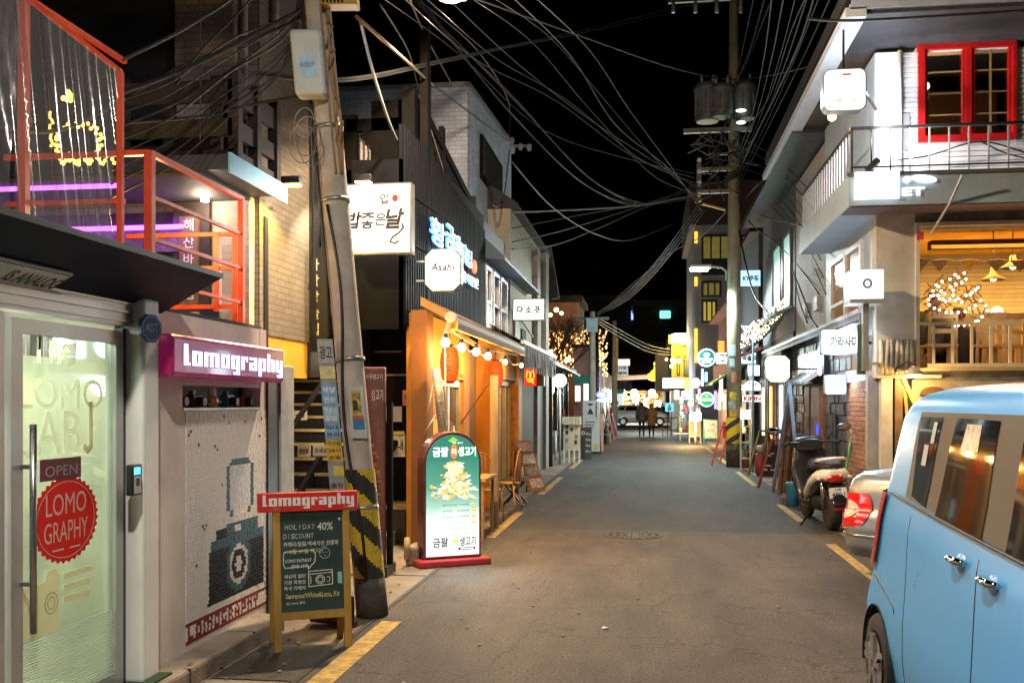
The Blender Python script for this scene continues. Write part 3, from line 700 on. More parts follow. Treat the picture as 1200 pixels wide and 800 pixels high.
# flood lamps on the walls
def flood(px,py,Y,name,lb,col,pw,k,dirv):
 x,z = FY(px,py,Y)
 t = thing('flood_lamp',lb,'lamp',(x,Y,z))
 b = MB(); b.box(x - .10,x + .10,Y - .06,Y + .06,z - .02,z + .06); b.build('housing',M_black,t,bevel=.015)
 MB().box(x - .085,x + .085,Y - .05,Y + .05,z - .035,z - .021).build('lamp_glass',glow(name,col,k),t)
 b = MB(); b.bar((x,Y,z + .05),(x,Y + .25,z + .12),.02); b.build('bracket',M_black,t)
 lamp(name + '_light',(x,Y - .02,z - .08),pw,col,'SPOT',.06,aim(dirv),t,spot=150)
flood(342,214,9.7,'flood_amber','small square flood lamp glowing amber beside the pale blue canopy edge',(1,.58,.07),130,12,(.12,-.05,-1))
flood(426,211,10.9,'flood_warm','oval flood lamp over the white Korean box sign',(1,.80,.48),150,12,(.0,.45,-1))
# vertical dark sign with hanging white script, next to the leaning pole
t = thing('hanging_menu','dark hanging banner with white brush script behind the leaning pole','banner',(-3.6,11.3,2))
x0,z1 = FY(361,300,11.3); x1,z0 = FY(379,392,11.3)
MB().box(x0 - .08,x1 + .05,11.3,11.33,z0 - .2,z1 + .1).build('cloth',M_black,t)
for k,ch in enumerate('다락방술집'): text(ch,FF(11.3),(x0 + x1) / 2 - .02,z1 - (k + .9) * .19,.14,mat('script_cream',(.75,.66,.45),.6),'lettering',t,d=.004)
# dark steel staircase between the brick building and the orange shop
M_steel = mat('dark_steel',(.007,.0065,.0065),.65,.0,var=.25,scale=4,spec=.06)
M_tread = mat('lit_tread_edge',(.50,.38,.18),.7,var=.2,scale=6)  # yellow stands for lamp light caught on the tread edges
t = thing('steel_staircase','open dark steel staircase with yellow lit tread edges climbing beside the ochre wall','staircase',(-4,12.2,0))
n = 13; ys,ye = 12.1,16.4; zs,ze = .16,2.45
for i in range(n):
 y = ys + (ye - ys) * i / (n - 1); z = zs + (ze - zs) * i / (n - 1)
 MB().box(-6.0,-3.26,y - .03,y + .36,z - .035,z).build('tread',M_steel,t)
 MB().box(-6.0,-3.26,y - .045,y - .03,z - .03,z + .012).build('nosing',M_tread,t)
 MB().box(-6.0,-3.26,y + .34,y + .36,z,z + .17).build('riser',M_black,t)
for x in (-4.56,-3.24): MB().bar((x,ys - .15,zs - .1),(x,ye + .2,ze),.06,.26).build('stringer',M_steel,t)
MB().bar((-4.60,11.9,1.1),(-4.6,16.3,3.3),.05).build('handrail',M_steel,t)
MB().bar((-3.2,11.9,.95),(-3.2,16.3,3.2),.05).build('handrail',M_steel,t)
for y in (11.95,13.5): MB().bar((-3.2,y,0),(-3.2,y,.95 + (y - 11.9) * .51),.05).build('post',M_steel,t)
MB().box(-3.9,-3.02,11.2,12.0,0,.16).build('bottom_step',mat('step_concrete',(.36,.29,.2),.85,var=.2,dirt=.3),t)
# framed notices hung on the risers and the dark wall
M_card = mat('cream_card',(.66,.60,.48),.7,var=.08)
def card(px0,px1,pyt,pyb,Y,lb,s='',m=None,cat='notice'):
 x0,z1 = FY(px0,pyt,Y); x1,z0 = FY(px1,pyb,Y)
 q = thing('notice_card',lb,cat,((x0 + x1) / 2,Y,z0))
 MB().box(x0,x1,Y - .012,Y,z0,z1).build('card',m or M_card,q)
 if s: text(s,FF(Y - .012),(x0 + x1) / 2,z0 + (z1 - z0) * .28,(z1 - z0) * .45,M_black,'lettering',q,d=.002,fit=(x1 - x0) * .75,bold=.02)
 return q
card(344,360,481,492,14.1,'single cream card on the higher riser of the dark staircase','술')
card(349,364,522,535,13.2,'left one of two cream cards side by side on a stair riser','영업중')
card(367,386,521,534,13.2,'right one of two cream cards side by side on a stair riser','오세요')
# dark wall with notices right of the leaning pole
t = thing('dark_partition','dark panelled partition with notices left of the orange shop','partition',(-3.1,12.5,0))
MB().box(-3.55,-2.82,12.5,12.56,.1,5.6).build('panel',M_steel,t)
for z in (2.05,2.35): MB().box(-3.55,-2.83,12.47,12.5,z,z + .02).build('trim',mat('trim_ochre',(.25,.2,.12),.6),t)
MB().box(-2.86,-2.76,12.3,12.5,0,6.6).build('post',M_steel,t)
MB().box(-3.35,-2.9,11.7,12.45,0,.42).build('plinth_step',M_black,t)
MB().box(-3.36,-2.89,11.68,12.46,.42,.45).build('step_top',MC['step_concrete'],t)
card(472,485,457,475,12.46,'small orange sticker poster on the dark post of the staircase','주의',mat('orange_card',(.75,.30,.14),.6,var=.2),'poster')
card(455,475,508,535,12.40,'white leaflet tray with yellow top on the dark partition','안내',mat('leaflet_white',(.6,.58,.52),.6,var=.35,scale=14))
card(450,458,475,493,12.40,'small cream leaflet on the dark partition beside a white one')
card(460,471,476,494,12.40,'small white leaflet on the dark partition above the tray')
card(455,474,505,509,12.37,'yellow slip lying on the leaflet tray',m=mat('slip_yellow',(.62,.5,.1),.6))
# dark steel upper frame, balcony with upright bars, slat screen
t = thing('entrance_gantry','dark steel entrance frame and balcony above the staircase','frame',(-3.6,12.5,2.5))
for (pa,pb,w) in (((366,160),(366,425),.10),((433,295),(433,445),.07)):
 x,z1 = FY(*pa,12.3); _,z0 = FY(*pb,12.3); MB().box(x - w / 2,x + w / 2,12.25,12.35,z0,z1).build('post',M_steel,t)
x0,z1 = FY(472,103,12.3); x1,z0 = FY(487,300,12.3); MB().box(x0,x1,12.25,12.45,2.2,z1).build('column',M_steel,t)
def hb(px0,px1,pyt,pyb,nm='beam',Y=12.5):
 x0,z1 = FY(px0,pyt,Y); x1,z0 = FY(px1,pyb,Y); MB().box(x0,x1,Y,Y + .1,z0,z1).build(nm,M_steel,t)
hb(400,487,200,222); hb(405,472,140,152,'top_rail'); hb(400,418,135,218,'newel'); hb(360,405,158,172,'top_rail',12.8)
for k in range(9):
 px = 424 + k * 5.4; py = 166 + max(0,(px - 428)) * .42
 x,z1 = FY(px,py,12.55); _,z0 = FY(px,205,12.55); MB().box(x - .014,x + .014,12.53,12.56,z0,max(z1,z0 + .1)).build('bar',mat('grey_bar',(.30,.27,.25),.6),t)  # upright bars in one plain mid grey
xa,za = FY(425,155,12.5); xb,zb = FY(474,203,12.5); MB().bar((xa,12.52,za),(xb,12.52,zb),.06,.14).build('stair_rail',M_steel,t)
MB().box(-5.6,-2.9,16.6,16.7,0,5.2).build('inner_wall',mat('shade_grey_wall',(.03,.028,.027),.8),t)  # dark stair interior: the shade is put into the wall colour
t = thing('slat_screen','dark slatted timber screen with a sloping top rail beside the white brick building','screen',(-2.9,14,3))
XS = -2.86
for k in range(26):
 y = 12.7 + k * .165
 z1 = 5.35 - (y - 12.7) * .145
 MB().box(XS - .03,XS + .01,y,y + .075,3.0 if y < 13.2 else 2.95,z1).build('slat',M_steel,t)
MB().bar((XS,12.6,5.42),(XS,17.0,4.78),.07,.12).build('top_rail',M_steel,t)
MB().box(XS - .10,XS - .05,12.6,17.0,2.9,4.75).build('backing',mat('screen_back',(.05,.035,.03),.8),t)
MB().box(XS - .04,XS + .03,13.6,13.75,5.0,5.55).build('post',M_steel,t)
# white brick building (3)
M_wb_x = brickmat('pale_brick_x',(.60,.68,.88),(.42,.47,.6),.23,.075,'x',bump=.5)
M_wb_y = brickmat('pale_brick_y',(.68,.76,.94),(.46,.52,.64),.23,.075,'y',bump=.5)
t = thing('white_brick_building','pale painted brick building with dark shuttered window above the neon lettering','building',(-4,19,0))
XB = -3.2
b = MB(); b.box(-9,XB,17.5,17.7,2.4,7.35); b.build('end_wall',M_wb_x,t)
b = MB(); P = [(17.7,2.4),(23.2,2.4),(23.2,7.75),(17.7,7.35)]; b.poly(FL(XB - .2),P,0,.2); b.build('street_wall',M_wb_y,t)
b = MB(); b.bar((XB - .1,17.5,7.38),(XB - .1,23.2,7.78),.3,.08); b.bar((-9,17.6,7.38),(XB,17.6,7.38),.3,.08); b.build('coping',mat('coping_grey',(.3,.3,.31),.7),t)
y0,z1 = LX(562,148,XB); y1,z0 = LX(586,240,XB)
MB().fbox(FL(XB),y0,y1,z0,z1 - .15,0,.06).build('window',M_steel,t)
b = MB()
for k in range(12): b.fbox(FL(XB),y0 + .1,y1 - .1,z0 + .08 + k * (z1 - z0 - .3) / 12,z0 + .13 + k * (z1 - z0 - .3) / 12,.06,.075)
stuff(b.build('louvres',M_black,t))
# building volume below and dark ribbed metal front
t = thing('ribbed_front','dark ribbed metal upper front carrying blue white neon letters','shop front',(-2.9,14.5,2.5))
XN = -2.78
M_rib = mat('ribbed_metal',(.006,.0065,.009),.6,0,var=.15,spec=.06)
MB().box(XN - .06,XN - .02,11.15,16.85,2.55,4.9).build('backing',M_rib,t)
for k in range(48):
 y = 11.2 + k * .118; MB().box(XN - .02,XN + .012,y,y + .05,2.6,4.9 - max(0,(y - 12.5)) * .06).build('rib',M_rib,t)
MB().box(-3.4,XN - .02,11.15,11.2,2.55,4.5).build('end_panel',M_rib,t)
# neon letters
t = thing('neon_letters','row of blue white lit Korean letters standing on the dark ribbed front','sign',(XN,13.5,3.4))
Fn = FL(XN)
M_neon = glow('neon_face',(.80,.95,1),1.6); M_neb = glow('neon_edge',(.03,.30,1),.9)
s = '황금돼지집꼬치'
def let(ch,px0,px1,pyt,pyb):
 y0,_ = LX(px0,pyt,XN + .1); y1,_ = LX(px1,pyb,XN + .1); pm = (px0 + px1) / 2; z1 = LX(pm,pyt,XN + .1)[1]; z0 = LX(pm,pyb,XN + .1)[1]
 for d,m,bo in ((.115,M_neon,.0),(.09,M_neb,.035)):
  text(ch,Fn,(y0 + y1) / 2,z0,abs(z1 - z0),m,'letter' if not bo else 'letter_edge',t,d=d,bold=bo,fit=(y1 - y0) * 1.0)
zz = [(504,521,258,288),(522,531,264,292),(530,538,274,300),(538,545,284,306),(545,552,292,312)]
for ch,q in zip(s,zz): let(ch,*q)
y0,z1 = LX(553,303,XN + .1); y1,z0 = LX(559,322,XN + .1); b = MB(); b.ball(Fn.p((y0 + y1) / 2,(z0 + z1) / 2,.1),.11,(.3,1,1)); b.build('red_dot',glow('red_dot',(1,.08,.03),3),t)
for ch,q in zip('꼬치전문',((541,545,318,330),(546,550,321,332),(551,555,324,335),(556,560,327,338))): let(ch,*q)
lamp('neon_spill',(XN + .5,14,3.6),12,(.55,.8,1),'AREA',2,aim((-1,0,-.2)),t,sy=.5)
# octagonal white beer sign
def octa(cx,cz,w,h,cut=.2):
 c = cut * min(w,h)
 return [(cx - w / 2 + c,cz - h / 2),(cx + w / 2 - c,cz - h / 2),(cx + w / 2,cz - h / 2 + c),(cx + w / 2,cz + h / 2 - c),(cx + w / 2 - c,cz + h / 2),(cx - w / 2 + c,cz + h / 2),(cx - w / 2,cz + h / 2 - c),(cx - w / 2,cz - h / 2 + c)]
Yk = 11.0
x0,z1 = FY(499,293,Yk); x1,z0 = FY(539,340,Yk); cx,cz,w,h = (x0 + x1) / 2,(z0 + z1) / 2,x1 - x0,z1 - z0
M_sign = glow('sign_face',(1,.97,.98),.63); M_ink = mat('sign_ink',(.02,.02,.02),.6,var=0)
t = thing('beer_sign','white lit octagonal projecting sign reading Asahi on the dark ribbed front','sign',(cx,Yk,z0))
MB().poly(FF(Yk),octa(cx,cz,w + .03,h + .03),-.13,-.002).build('case',mat('case_green',(.03,.09,.06),.4),t)
MB().poly(FF(Yk),octa(cx,cz,w,h),-.002,.012).build('face',M_sign,t)
text('Asahi',FF(Yk),cx,cz - .01,h * .19,M_ink,'lettering',t,d=.016,fit=w * .72,bold=.02,shear=.2); text('생',FF(Yk),cx - .02,cz - h * .22,h * .1,M_ink,'lettering',t,d=.016)
for z in (z0 + .12,z1 - .12): MB().bar((x0 - .12,Yk + .06,z),(x0 + .03,Yk + .06,z),.02).build('bracket',mat('galvanised',(.4,.4,.4),.4,.7),t)
lamp('beer_sign_spill',(cx,Yk - .35,cz),7,(1,.97,.95),'AREA',.4,aim((0,-1,-.3)),t,sy=.5)
# big white Korean box sign
Yk = 10.6
x0,z1 = FY(404.5,218,Yk); x1,z0 = FY(480,295,Yk)
t = thing('box_sign','big square white lit box sign with black Korean brush script and red seal','sign',((x0 + x1) / 2,Yk,z0))
MB().box(x0 - .02,x1 + .02,Yk,Yk + .16,z0 - .02,z1 + .02).build('case',mat('case_grey',(.2,.2,.2),.4,.5),t)
MB().box(x0,x1,Yk - .012,Yk,z0,z1).build('face',M_sign,t)
F = FF(Yk - .012); w = x1 - x0; h = z1 - z0
def tp(s,px,py_b,hp,**k): x,z = FY(px,py_b,Yk - .012); return text(s,F,x,z,hp / FPX * (Yk / (((px - 600) / FPX) * SA + CA)),k.pop('m',M_ink),'lettering',t,d=.003,**k)
tp('밥',415,268,20,bold=.03,shear=.15); tp('좋',431,268,19,bold=.02,shear=.1); tp('은',446,264,14,bold=.02,shear=.1)
tp('날',463,268,24,bold=.035,shear=.2)
b = MB()
def pt(px,py): return FY(px,py,Yk - .012)
b.strip(F,[pt(*q) for q in ((471,262),(473,266),(468,272),(460,278),(457,283),(463,285),(467,282))],.02,.001,.004); b.build('brush_stroke',M_ink,t)
tp('한',431,240,10,bold=.02,m=mat('pale_ink',(.6,.45,.42),.7)); tp('입',450,239,12,bold=.03)
x,z = pt(463,232); b = MB(); b.poly(F,[(x + .035 * math.cos(i * PI / 8),z + .04 * math.sin(i * PI / 8)) for i in range(16)],.001,.004); b.build('red_seal',mat('seal_red',(.6,.02,.02),.5),t)
for k in range(6): tp('로맛나',416 + k * 6,282 + (k % 2),3,m=MC['pale_ink'])
lamp('box_sign_spill',((x0 + x1) / 2,Yk - .4,(z0 + z1) / 2),16,(1,.97,.93),'AREA',.6,aim((0,-1,-.3)),t,sy=.6)
MB().bar((x1,Yk + .08,z1 - .1),(x1 + .1,12.3,z1 - .1),.03).build('bracket',M_steel,t); MB().bar((x1,Yk + .08,z0 + .1),(x1 + .1,12.3,z0 + .1),.03).build('bracket',M_steel,t)
# leaning concrete pole with boxes, stickers and hazard sleeve
M_pole = mat('pole_concrete',(.52,.48,.42),.85,var=.18,scale=4,bump=.45,bscale=110,dirt=.35)
t = thing('utility_pole','leaning concrete utility pole with yellow and black sleeve and stickers at the front left','utility pole',(-2.2,7.75,0))
PB = Vector((-2.19,7.75,0)); PT = Vector((-2.86,8.0,6.4))
def pp(z): return PB.lerp(PT,z / 6.4)
def pr(z): return .115 - .002 * z
pts = [pp(z * .4) for z in range(17)]
MB().tube(pts,[pr(p.z) for p in pts],20).build('shaft',M_pole,t)
# sleeve with diagonal bands, each a strip round the pole
nz,na = 40,40; zlo,zhi = .31,1.17
HZ = (mat('hazard_yellow',(.70,.50,.03),.6,var=.15,scale=12,dirt=.35,bump=.9,bscale=60),mat('hazard_black',(.022,.022,.022),.55,var=.3,bump=.9,bscale=60))
for nb,mi,nm in [(q,m_,n_) for q in range(0,6) for m_,n_ in ((0,'yellow_band'),(1,'black_band'))]:
 b = MB(); mm = HZ[mi]
 for j in range(nz):
  for i in range(na):
   za = zlo + (zhi - zlo) * j / nz; zb = zlo + (zhi - zlo) * (j + 1) / nz
   pq = (za - zlo) / .34 + i / na * 2.0; ph = pq % 1
   if (ph > .5) != (mi == 1) or math.floor(pq) != nb: continue
   def q(i,z):
    c = pp(z); r = pr(z) + .012; a = 2 * PI * i / na; return c + Vector((math.cos(a) * r,math.sin(a) * r,0))
   b.add([q(i,za),q(i + 1,za),q(i + 1,zb),q(i,zb)],[(0,1,2,3)],0,True)
 if b.f: b.build(nm,mm,t,fix=False)
MB().tube([pp(.0),pp(.2),pp(.32)],[.128,.126,.124],20).build('foot',mat('pole_foot',(.10,.095,.085),.9,var=.35,scale=6,bump=.5,dirt=.5),t)
for z in (.86,2.05,3.35,3.95):
 MB().tube([pp(z - .015),pp(z + .015)],pr(z) + .014,20).build('clamp',mat('galvanised',(.4,.4,.4),.4,.7),t)
# sticker strip board fixed along the left side
def pside(z,da,r):
 c = pp(z); a = math.radians(da); return c + Vector((math.cos(a) * r,math.sin(a) * r,0))
b = MB(); fx = Vector((1,.12,0)).normalized(); fn = Vector((.12,-1,0)).normalized()
def FP(z,off):
 c = pp(z) + fx * off + fn * .12; return Fr(c,fx,fn,(PT - PB))
BW = .062
Fb = FP(1.0,-.165)
brd = MB().fbox(Fb,-BW,BW,-.45,1.22,-.02,.0).build('notice_board',mat('board_grey',(.28,.30,.33),.6,var=.25,scale=9),t)
def stk(w0,w1,col,name,s='',u0=-BW,u1=BW,fr=None,par=None,ink=None):
 fr = fr or Fb; m = mat(name,col,.5,var=.2,scale=20)
 MB().fbox(fr,u0,u1,w0,w1,0,.004).build('sticker',m,par or brd)
 if s:
  for k,ln in enumerate(s.split('|')):
   n = len(s.split('|')); hh = (w1 - w0) / n; text(ln,fr,(u0 + u1) / 2,w1 - (k + .8) * hh,hh * .6,ink or M_ink,'sticker_print',par or brd,d=.005,fit=(u1 - u0) * .8,bold=.02)
stk(.90,1.0,(.6,.6,.3),'stk_round')
stk(.69,.85,(.16,.42,.66),'stk_blue','배달|전문',ink=M_white); stk(.55,.68,(.30,.52,.66),'stk_paleblue','부동산|상담',ink=M_white)
stk(.42,.54,(.20,.42,.60),'stk_blue2','임대|문의'); stk(.24,.41,(.62,.44,.03),'stk_yellow','이삿짐|24시|운송'); stk(.12,.20,(.62,.55,.08),'stk_lemon',u0=-.02)
stk(-.06,.08,(.30,.31,.32),'stk_grey','출장|수리'); stk(-.30,-.08,(.45,.46,.47),'stk_pale','전기|누전|수도|막힘'); stk(1.02,1.2,(.34,.36,.38),'stk_steel','광고')
Fc = Fr(pp(1.62) + fx * .035 + fn * .135,(1,.5,0),(.5,-1,0),(PT - PB))
pk = MB().fbox(Fc,-.045,.075,-.2,.22,0,.006).build('plastic_pocket',mat('pocket_clear',(.55,.6,.6),.3,var=.15),t)
stk(-.02,.18,(.58,.45,.08),'pk_yellow','안내|문의',-.03,.05,Fc.at(0,0,.006),pk); stk(-.13,-.05,(.05,.2,.42),'pk_blue','',-.03,.06,Fc.at(0,0,.006),pk); stk(-.05,-.02,(.5,.1,.05),'pk_red','',-.03,.06,Fc.at(0,0,.006),pk); stk(.02,.1,(.03,.03,.04),'pk_black','',-.02,.02,Fc.at(0,0,.0065),pk)
# grey terminal box high on the pole
Fj = FP(4.42,-.075)
bx = MB().fbox(Fj,-.125,.125,-.27,.27,-.02,.16).build('terminal_box',mat('box_grey',(.50,.56,.55),.45,var=.06,dirt=.15),t,bevel=.035,seg=3)
MB().fbox(Fj,-.06,.07,-.13,.05,.16,.163).build('label_plate',mat('label_blue',(.35,.55,.70),.5),bx)
text('1007',Fj,0,-.05,.04,mat('print_blue',(.05,.15,.4),.5),'label_print',bx,d=.165,shear=.3)
# yellow warning box at the very top
Fy = FP(5.02,.12)
yb = MB().fbox(Fy,-.05,.24,-.12,.5,-.04,.12).build('yellow_box',mat('warning_yellow',(.62,.36,.03),.5,var=.12),t,bevel=.01)
b = MB()
for k in range(6): b.fbox(Fy,-.035 + k * .03,-.02 + k * .03,-.11,-.05,.12,.135)
stuff(b.build('vent_fins',M_steel,yb))
# cables bundled down the shaft
rr = random.Random(11)
for k,(da,col,r) in enumerate(((186,0,.010),(215,0,.010),(300,1,.010),(318,1,.012),(332,1,.010))):
 P = []; z = 6.2; zl = 2.2 if da < 290 else 3.5
 while z > zl:
  P.append(pside(z,da + rr.uniform(-6,6),pr(z) + .014 + rr.uniform(0,.02))); z -= .22
 MB().tube(P,r,6).build('cable',M_black if col == 0 else mat('cable_tan',(.30,.20,.10),.6),t)
P = [pside(z,262 + 16 * math.sin(z * 3),pr(z) + .016) for z in [3.3 - .15 * i for i in range(21)]]
MB().tube(P,.013,6).build('cable',M_black,t)
for k in range(4):
 c = pside(4.05 + rr.uniform(-.25,.05),235 + rr.uniform(-25,25),.17); r = rr.uniform(.08,.17)
 MB().tube([c + Vector((math.cos(a) * r * .7 - .05,-.03 + rr.uniform(-.01,.01),math.sin(a) * r - .06)) for a in [i * .45 for i in range(15)]],.0045,5).build('cable_loop',mat('cable_grey',(.2,.2,.2),.5),t)
for k in range(12):
 z = 3.9 + k * .13; c = pside(z,320,pr(z) + .03); MB().tube([c,c + Vector((rr.uniform(.01,.06),-.05,rr.uniform(-.1,.1))),c + Vector((rr.uniform(-.03,.05),-.04,rr.uniform(-.25,-.1)))],.009,5).build('cable_tie',MC['cable_tan'],t)
# guy rod down the street, tan colour stands for the lamp light on it
t2 = tag(MB().tube([Vector(PY(418,20,8.0)),Vector(PY(470,66,10.5)),Vector(PY(508,100,13.0))],[.018,.018,.018],6).build('guy_wire',mat('guy_lamplit_tan',(.5,.33,.18),.5)),'thick lamp lit tan wire running from the leaning pole towards the white brick building','cable')
# street lamp: warm head on an arm above the left pavement
t = thing('street_lamp','warm orange street lamp at the top of the leaning pole arm','street lamp',(-2.0,9.9,5.9))
LP = Vector(PY(526,-7,9.9))
b = MB(); b.tube([pp(6.3),pp(6.3) + Vector((.2,.5,.25)),LP + Vector((-.05,-.35,.2)),LP + Vector((0,-.15,.12))],.03,8); b.build('arm',mat('galvanised',(.4,.4,.4),.4,.7),t)
MB().box(LP.x - .16,LP.x + .16,LP.y - .28,LP.y + .28,LP.z + .01,LP.z + .13).build('housing',M_alu,t,bevel=.05,seg=3)
MB().ball(LP,.14,(1,1.6,.35)).build('lamp_glass',glow('sodium',(1,.72,.36),30),t)
# the next lamp of the row stands just behind the viewer on the shop roof
u = thing('street_lamp','warm street lamp on a steel arm above the camera shop roof','street lamp',(-2.75,.6,2.5)); LQ = Vector((-.9,1.2,5.8))
MB().tube([(-2.78,.6,2.46),(-2.78,.6,5.6),(-2.5,.7,5.95),(-1.1,1.2,5.95)],.04,8).build('arm',MC['galvanised'],u); MB().box(-1.18,-.6,1.06,1.34,5.83,5.96).build('housing',M_alu,u,bevel=.04)
MB().ball(LQ,.13,(1.6,1,.3)).build('lamp_glass',glow('sodium',(1,.72,.36),30),u)
lamp('street_lamp_light',LQ + Vector((0,0,-.1)),760,(1,.88,.74),'SPOT',.12,aim((-.15,.3,-1)),u,spot=142)
lamp('street_lamp_light',LP + Vector((.0,-.05,-.1)),1500,(1,.72,.45),'SPOT',.12,aim((.62,.5,-1)),t,spot=178)
# chalkboard A-frame
A0 = Vector((*G(322,765),0)); A1 = Vector((*G(413,757),0)); ax = (A1 - A0); wA = ax.length; ax.normalize(); nA = Vector((ax.y,-ax.x,0))
ctr = (A0 + A1) / 2; rzA = math.atan2(ax.y,ax.x)
t = thing('chalkboard','green chalkboard A-frame with yellow wooden frame and red header reading lomography','sandwich board',ctr)
tilt = math.radians(7); upA = Vector((0,0,math.cos(tilt))) - nA * math.sin(tilt)
FA = Fr(ctr,ax,nA,upA); hA = wA / 2
M_ywood = mat('yellow_wood',(.42,.25,.05),.55,var=.22,scale=6,stretch=(1,1,.25),bump=.2)
M_chalk = mat('chalk_green',(.018,.055,.045),.7,var=.35,scale=3,bump=.1)
fr_ = MB(); fr_.fbox(FA,-hA - .0,-hA + .05,0,1.0,-.03,.0); fr_.build('leg',M_ywood,t); MB().fbox(FA,hA - .05,hA,0,1.0,-.03,0).build('leg',M_ywood,t)
MB().fbox(FA,-hA + .05,hA - .05,.21,.265,-.028,.0).build('bottom_rail',M_ywood,t); MB().fbox(FA,-hA + .05,hA - .05,.95,1.0,-.028,0).build('top_rail',M_ywood,t)
bd = MB().fbox(FA,-hA + .05,hA - .05,.265,.95,-.022,-.008).build('board',M_chalk,t)
nB = -nA; upB = Vector((0,0,math.cos(tilt))) + nA * math.sin(tilt) * 1.4
FBk = Fr(ctr - nA * .30,ax,nA,Vector((0,0,1)) + nA * .22)
for s in (-1,1): MB().fbox(FBk,s * (hA - .025) - .022,s * (hA - .025) + .022,0,1.0,-.03,0).build('leg',M_ywood,t)
MB().fbox(FBk,-hA + .05,hA - .05,.25,.97,-.02,-.01).build('back_board',M_chalk,t)
hd = MB().fbox(FA,-hA - .10,hA + .06,.955,1.085,-.045,.03).build('header',mat('header_red',(.62,.025,.015),.4,var=.08,coat=.2),t,bevel=.004)
pixtext('lomography',FA,-hA - .07,hA + .03,.975,1.073,.031,.036,mat('letter_white',(.82,.80,.78),.5,var=.03),hd)
CH = {'w': mat('chalk_white',(.72,.74,.70),.9,var=.3,scale=60),'p': mat('chalk_pink',(.66,.42,.40),.9,var=.3,scale=60),'b': mat('chalk_blue',(.30,.55,.60),.9,var=.3,scale=60),'y': mat('chalk_yellow',(.66,.60,.25),.9,var=.3,scale=60)}
def chalk(s,u,w,h,c='w',fit=None,bold=.012,shear=.08): return text(s,FA,-hA + .05 + u,.30 + (w - .30) * .90,h * .92,CH[c],'chalk_writing',bd,d=-.006,ext=0,align='LEFT',fit=fit,bold=bold,shear=shear)
wb = wA - .1
for k,ch in enumerate('HOLIDAY'): chalk(ch,.03 + k * .031 + (.009 if ch == 'I' else 0),.885,.038,'bpbpbpb'[k],fit=.026 if ch != 'I' else .006)
chalk('40%',.255,.872,.06,'w',fit=.11); b = MB(); b.poly(FA,[(hA - .085,.905),(hA - .058,.905),(hA - .07,.875)],-.007,-.005); b.build('chalk_writing',CH['w'],bd)
for k,ch in enumerate('DISCOUNT'): chalk(ch,.02 + k * .027 + (.008 if ch == 'I' else 0),.815,.038,'pbwpbpwb'[k],fit=.023 if ch != 'I' else .006)
chalk('카메라/필름/액세서리 전품목',.02,.755,.036,'w',fit=wb - .05); chalk('~12월 31일 까지!!',.02,.70,.036,'y',fit=.27)
b = MB(); q = -hA + .05
b.strip(FA,[(q + .03,.675),(q + .225,.68),(q + .24,.66),(q + .235,.60),(q + .21,.575),(q + .19,.55),(q + .19,.572),(q + .03,.565),(q + .02,.59),(q + .02,.66),(q + .03,.675)],.006,-.008,-.005); b.build('chalk_drawing',CH['w'],bd)
chalk('LOMO\'INSTANT',.033,.635,.026,'w',fit=.18); chalk('판매 시작',.07,.588,.03,'w',fit=.12)
b = MB(); cx,cz,r = q + .305,.655,.036
b.strip(FA,[(cx + r * math.cos(i * PI / 8),cz + r * math.sin(i * PI / 8)) for i in range(17)],.004,-.008,-.005)
b.strip(FA,[(cx - .015,cz + .005),(cx - .005,cz + .008)],.004,-.008,-.005); b.strip(FA,[(cx + .008,cz + .005),(cx + .016,cz + .005)],.004,-.008,-.005); b.strip(FA,[(cx - .005,cz - .015),(cx + .008,cz - .018)],.004,-.008,-.005)
for k in range(4): b.strip(FA,[(cx - .02 + k * .01,cz + r + .004),(cx - .022 + k * .011,cz + r + .016)],.003,-.008,-.005)
b.build('chalk_drawing',CH['b'],bd)
b = MB(); b.strip(FA,[(q + .19,.43),(q + .355,.44),(q + .355,.54),(q + .19,.535),(q + .19,.43)],.006,-.008,-.005); b.strip(FA,[(q + .19,.515),(q + .355,.52)],.005,-.008,-.005)
for r in (.03,.018): b.strip(FA,[(q + .27 + r * math.cos(i * PI / 8),.475 + r * math.sin(i * PI / 8)) for i in range(17)],.005,-.008,-.005)
b.strip(FA,[(q + .315,.49),(q + .335,.49),(q + .335,.46),(q + .315,.46)],.004,-.008,-.005); b.strip(FA,[(q + .205,.45),(q + .205,.5)],.005,-.008,-.005); b.build('chalk_drawing',CH['w'],bd)
for k,s in enumerate(('세상에 없던','가장 특별한','즉석 카메라')): chalk(s,.02,.515 - k * .045,.03,'w',fit=.15)
MB().fbox(FA,hA - .09,hA - .06,.44,.52,-.008,-.0055).build('chalk_drawing',CH['b'],bd)
chalk('Sanremo/White&Lens, Kit',.03,.355,.045,'y',fit=wb - .06); chalk('@ Lomo 월드',.035,.315,.022,'w',fit=.13)
# arch shaped lit stand sign
B0 = Vector((*G(494,664),0)); B1 = Vector((*G(566,659),0)); ax = (B1 - B0); wS = ax.length; ax.normalize(); nS_ = Vector((ax.y,-ax.x,0)); ctr = (B0 + B1) / 2
t = thing('arch_sign','arch topped lit stand sign with green and white pork menu on a red base','sign',ctr)
FS2 = Fr(ctr,ax,nS_); hw = wS / 2 - .02; ztop = 1.40
def arch(h,z0,zt):
 r = h; zc = zt - r
 return [(-h,z0),(h,z0)] + [(h * math.cos(a),zc + r * math.sin(a)) for a in [i * PI / 18 for i in range(19)]]
MB().poly(FS2,arch(hw,.07,ztop),-.20,0).build('case',mat('case_chrome',(.22,.09,.09),.3,.5,var=.15),t,bevel=.012)
MB().fbox(FS2,-wS / 2 - .06,wS / 2 + .05,.0,.07,-.28,.12).build('base',mat('base_red',(.42,.035,.045),.4,var=.1),t,bevel=.015)
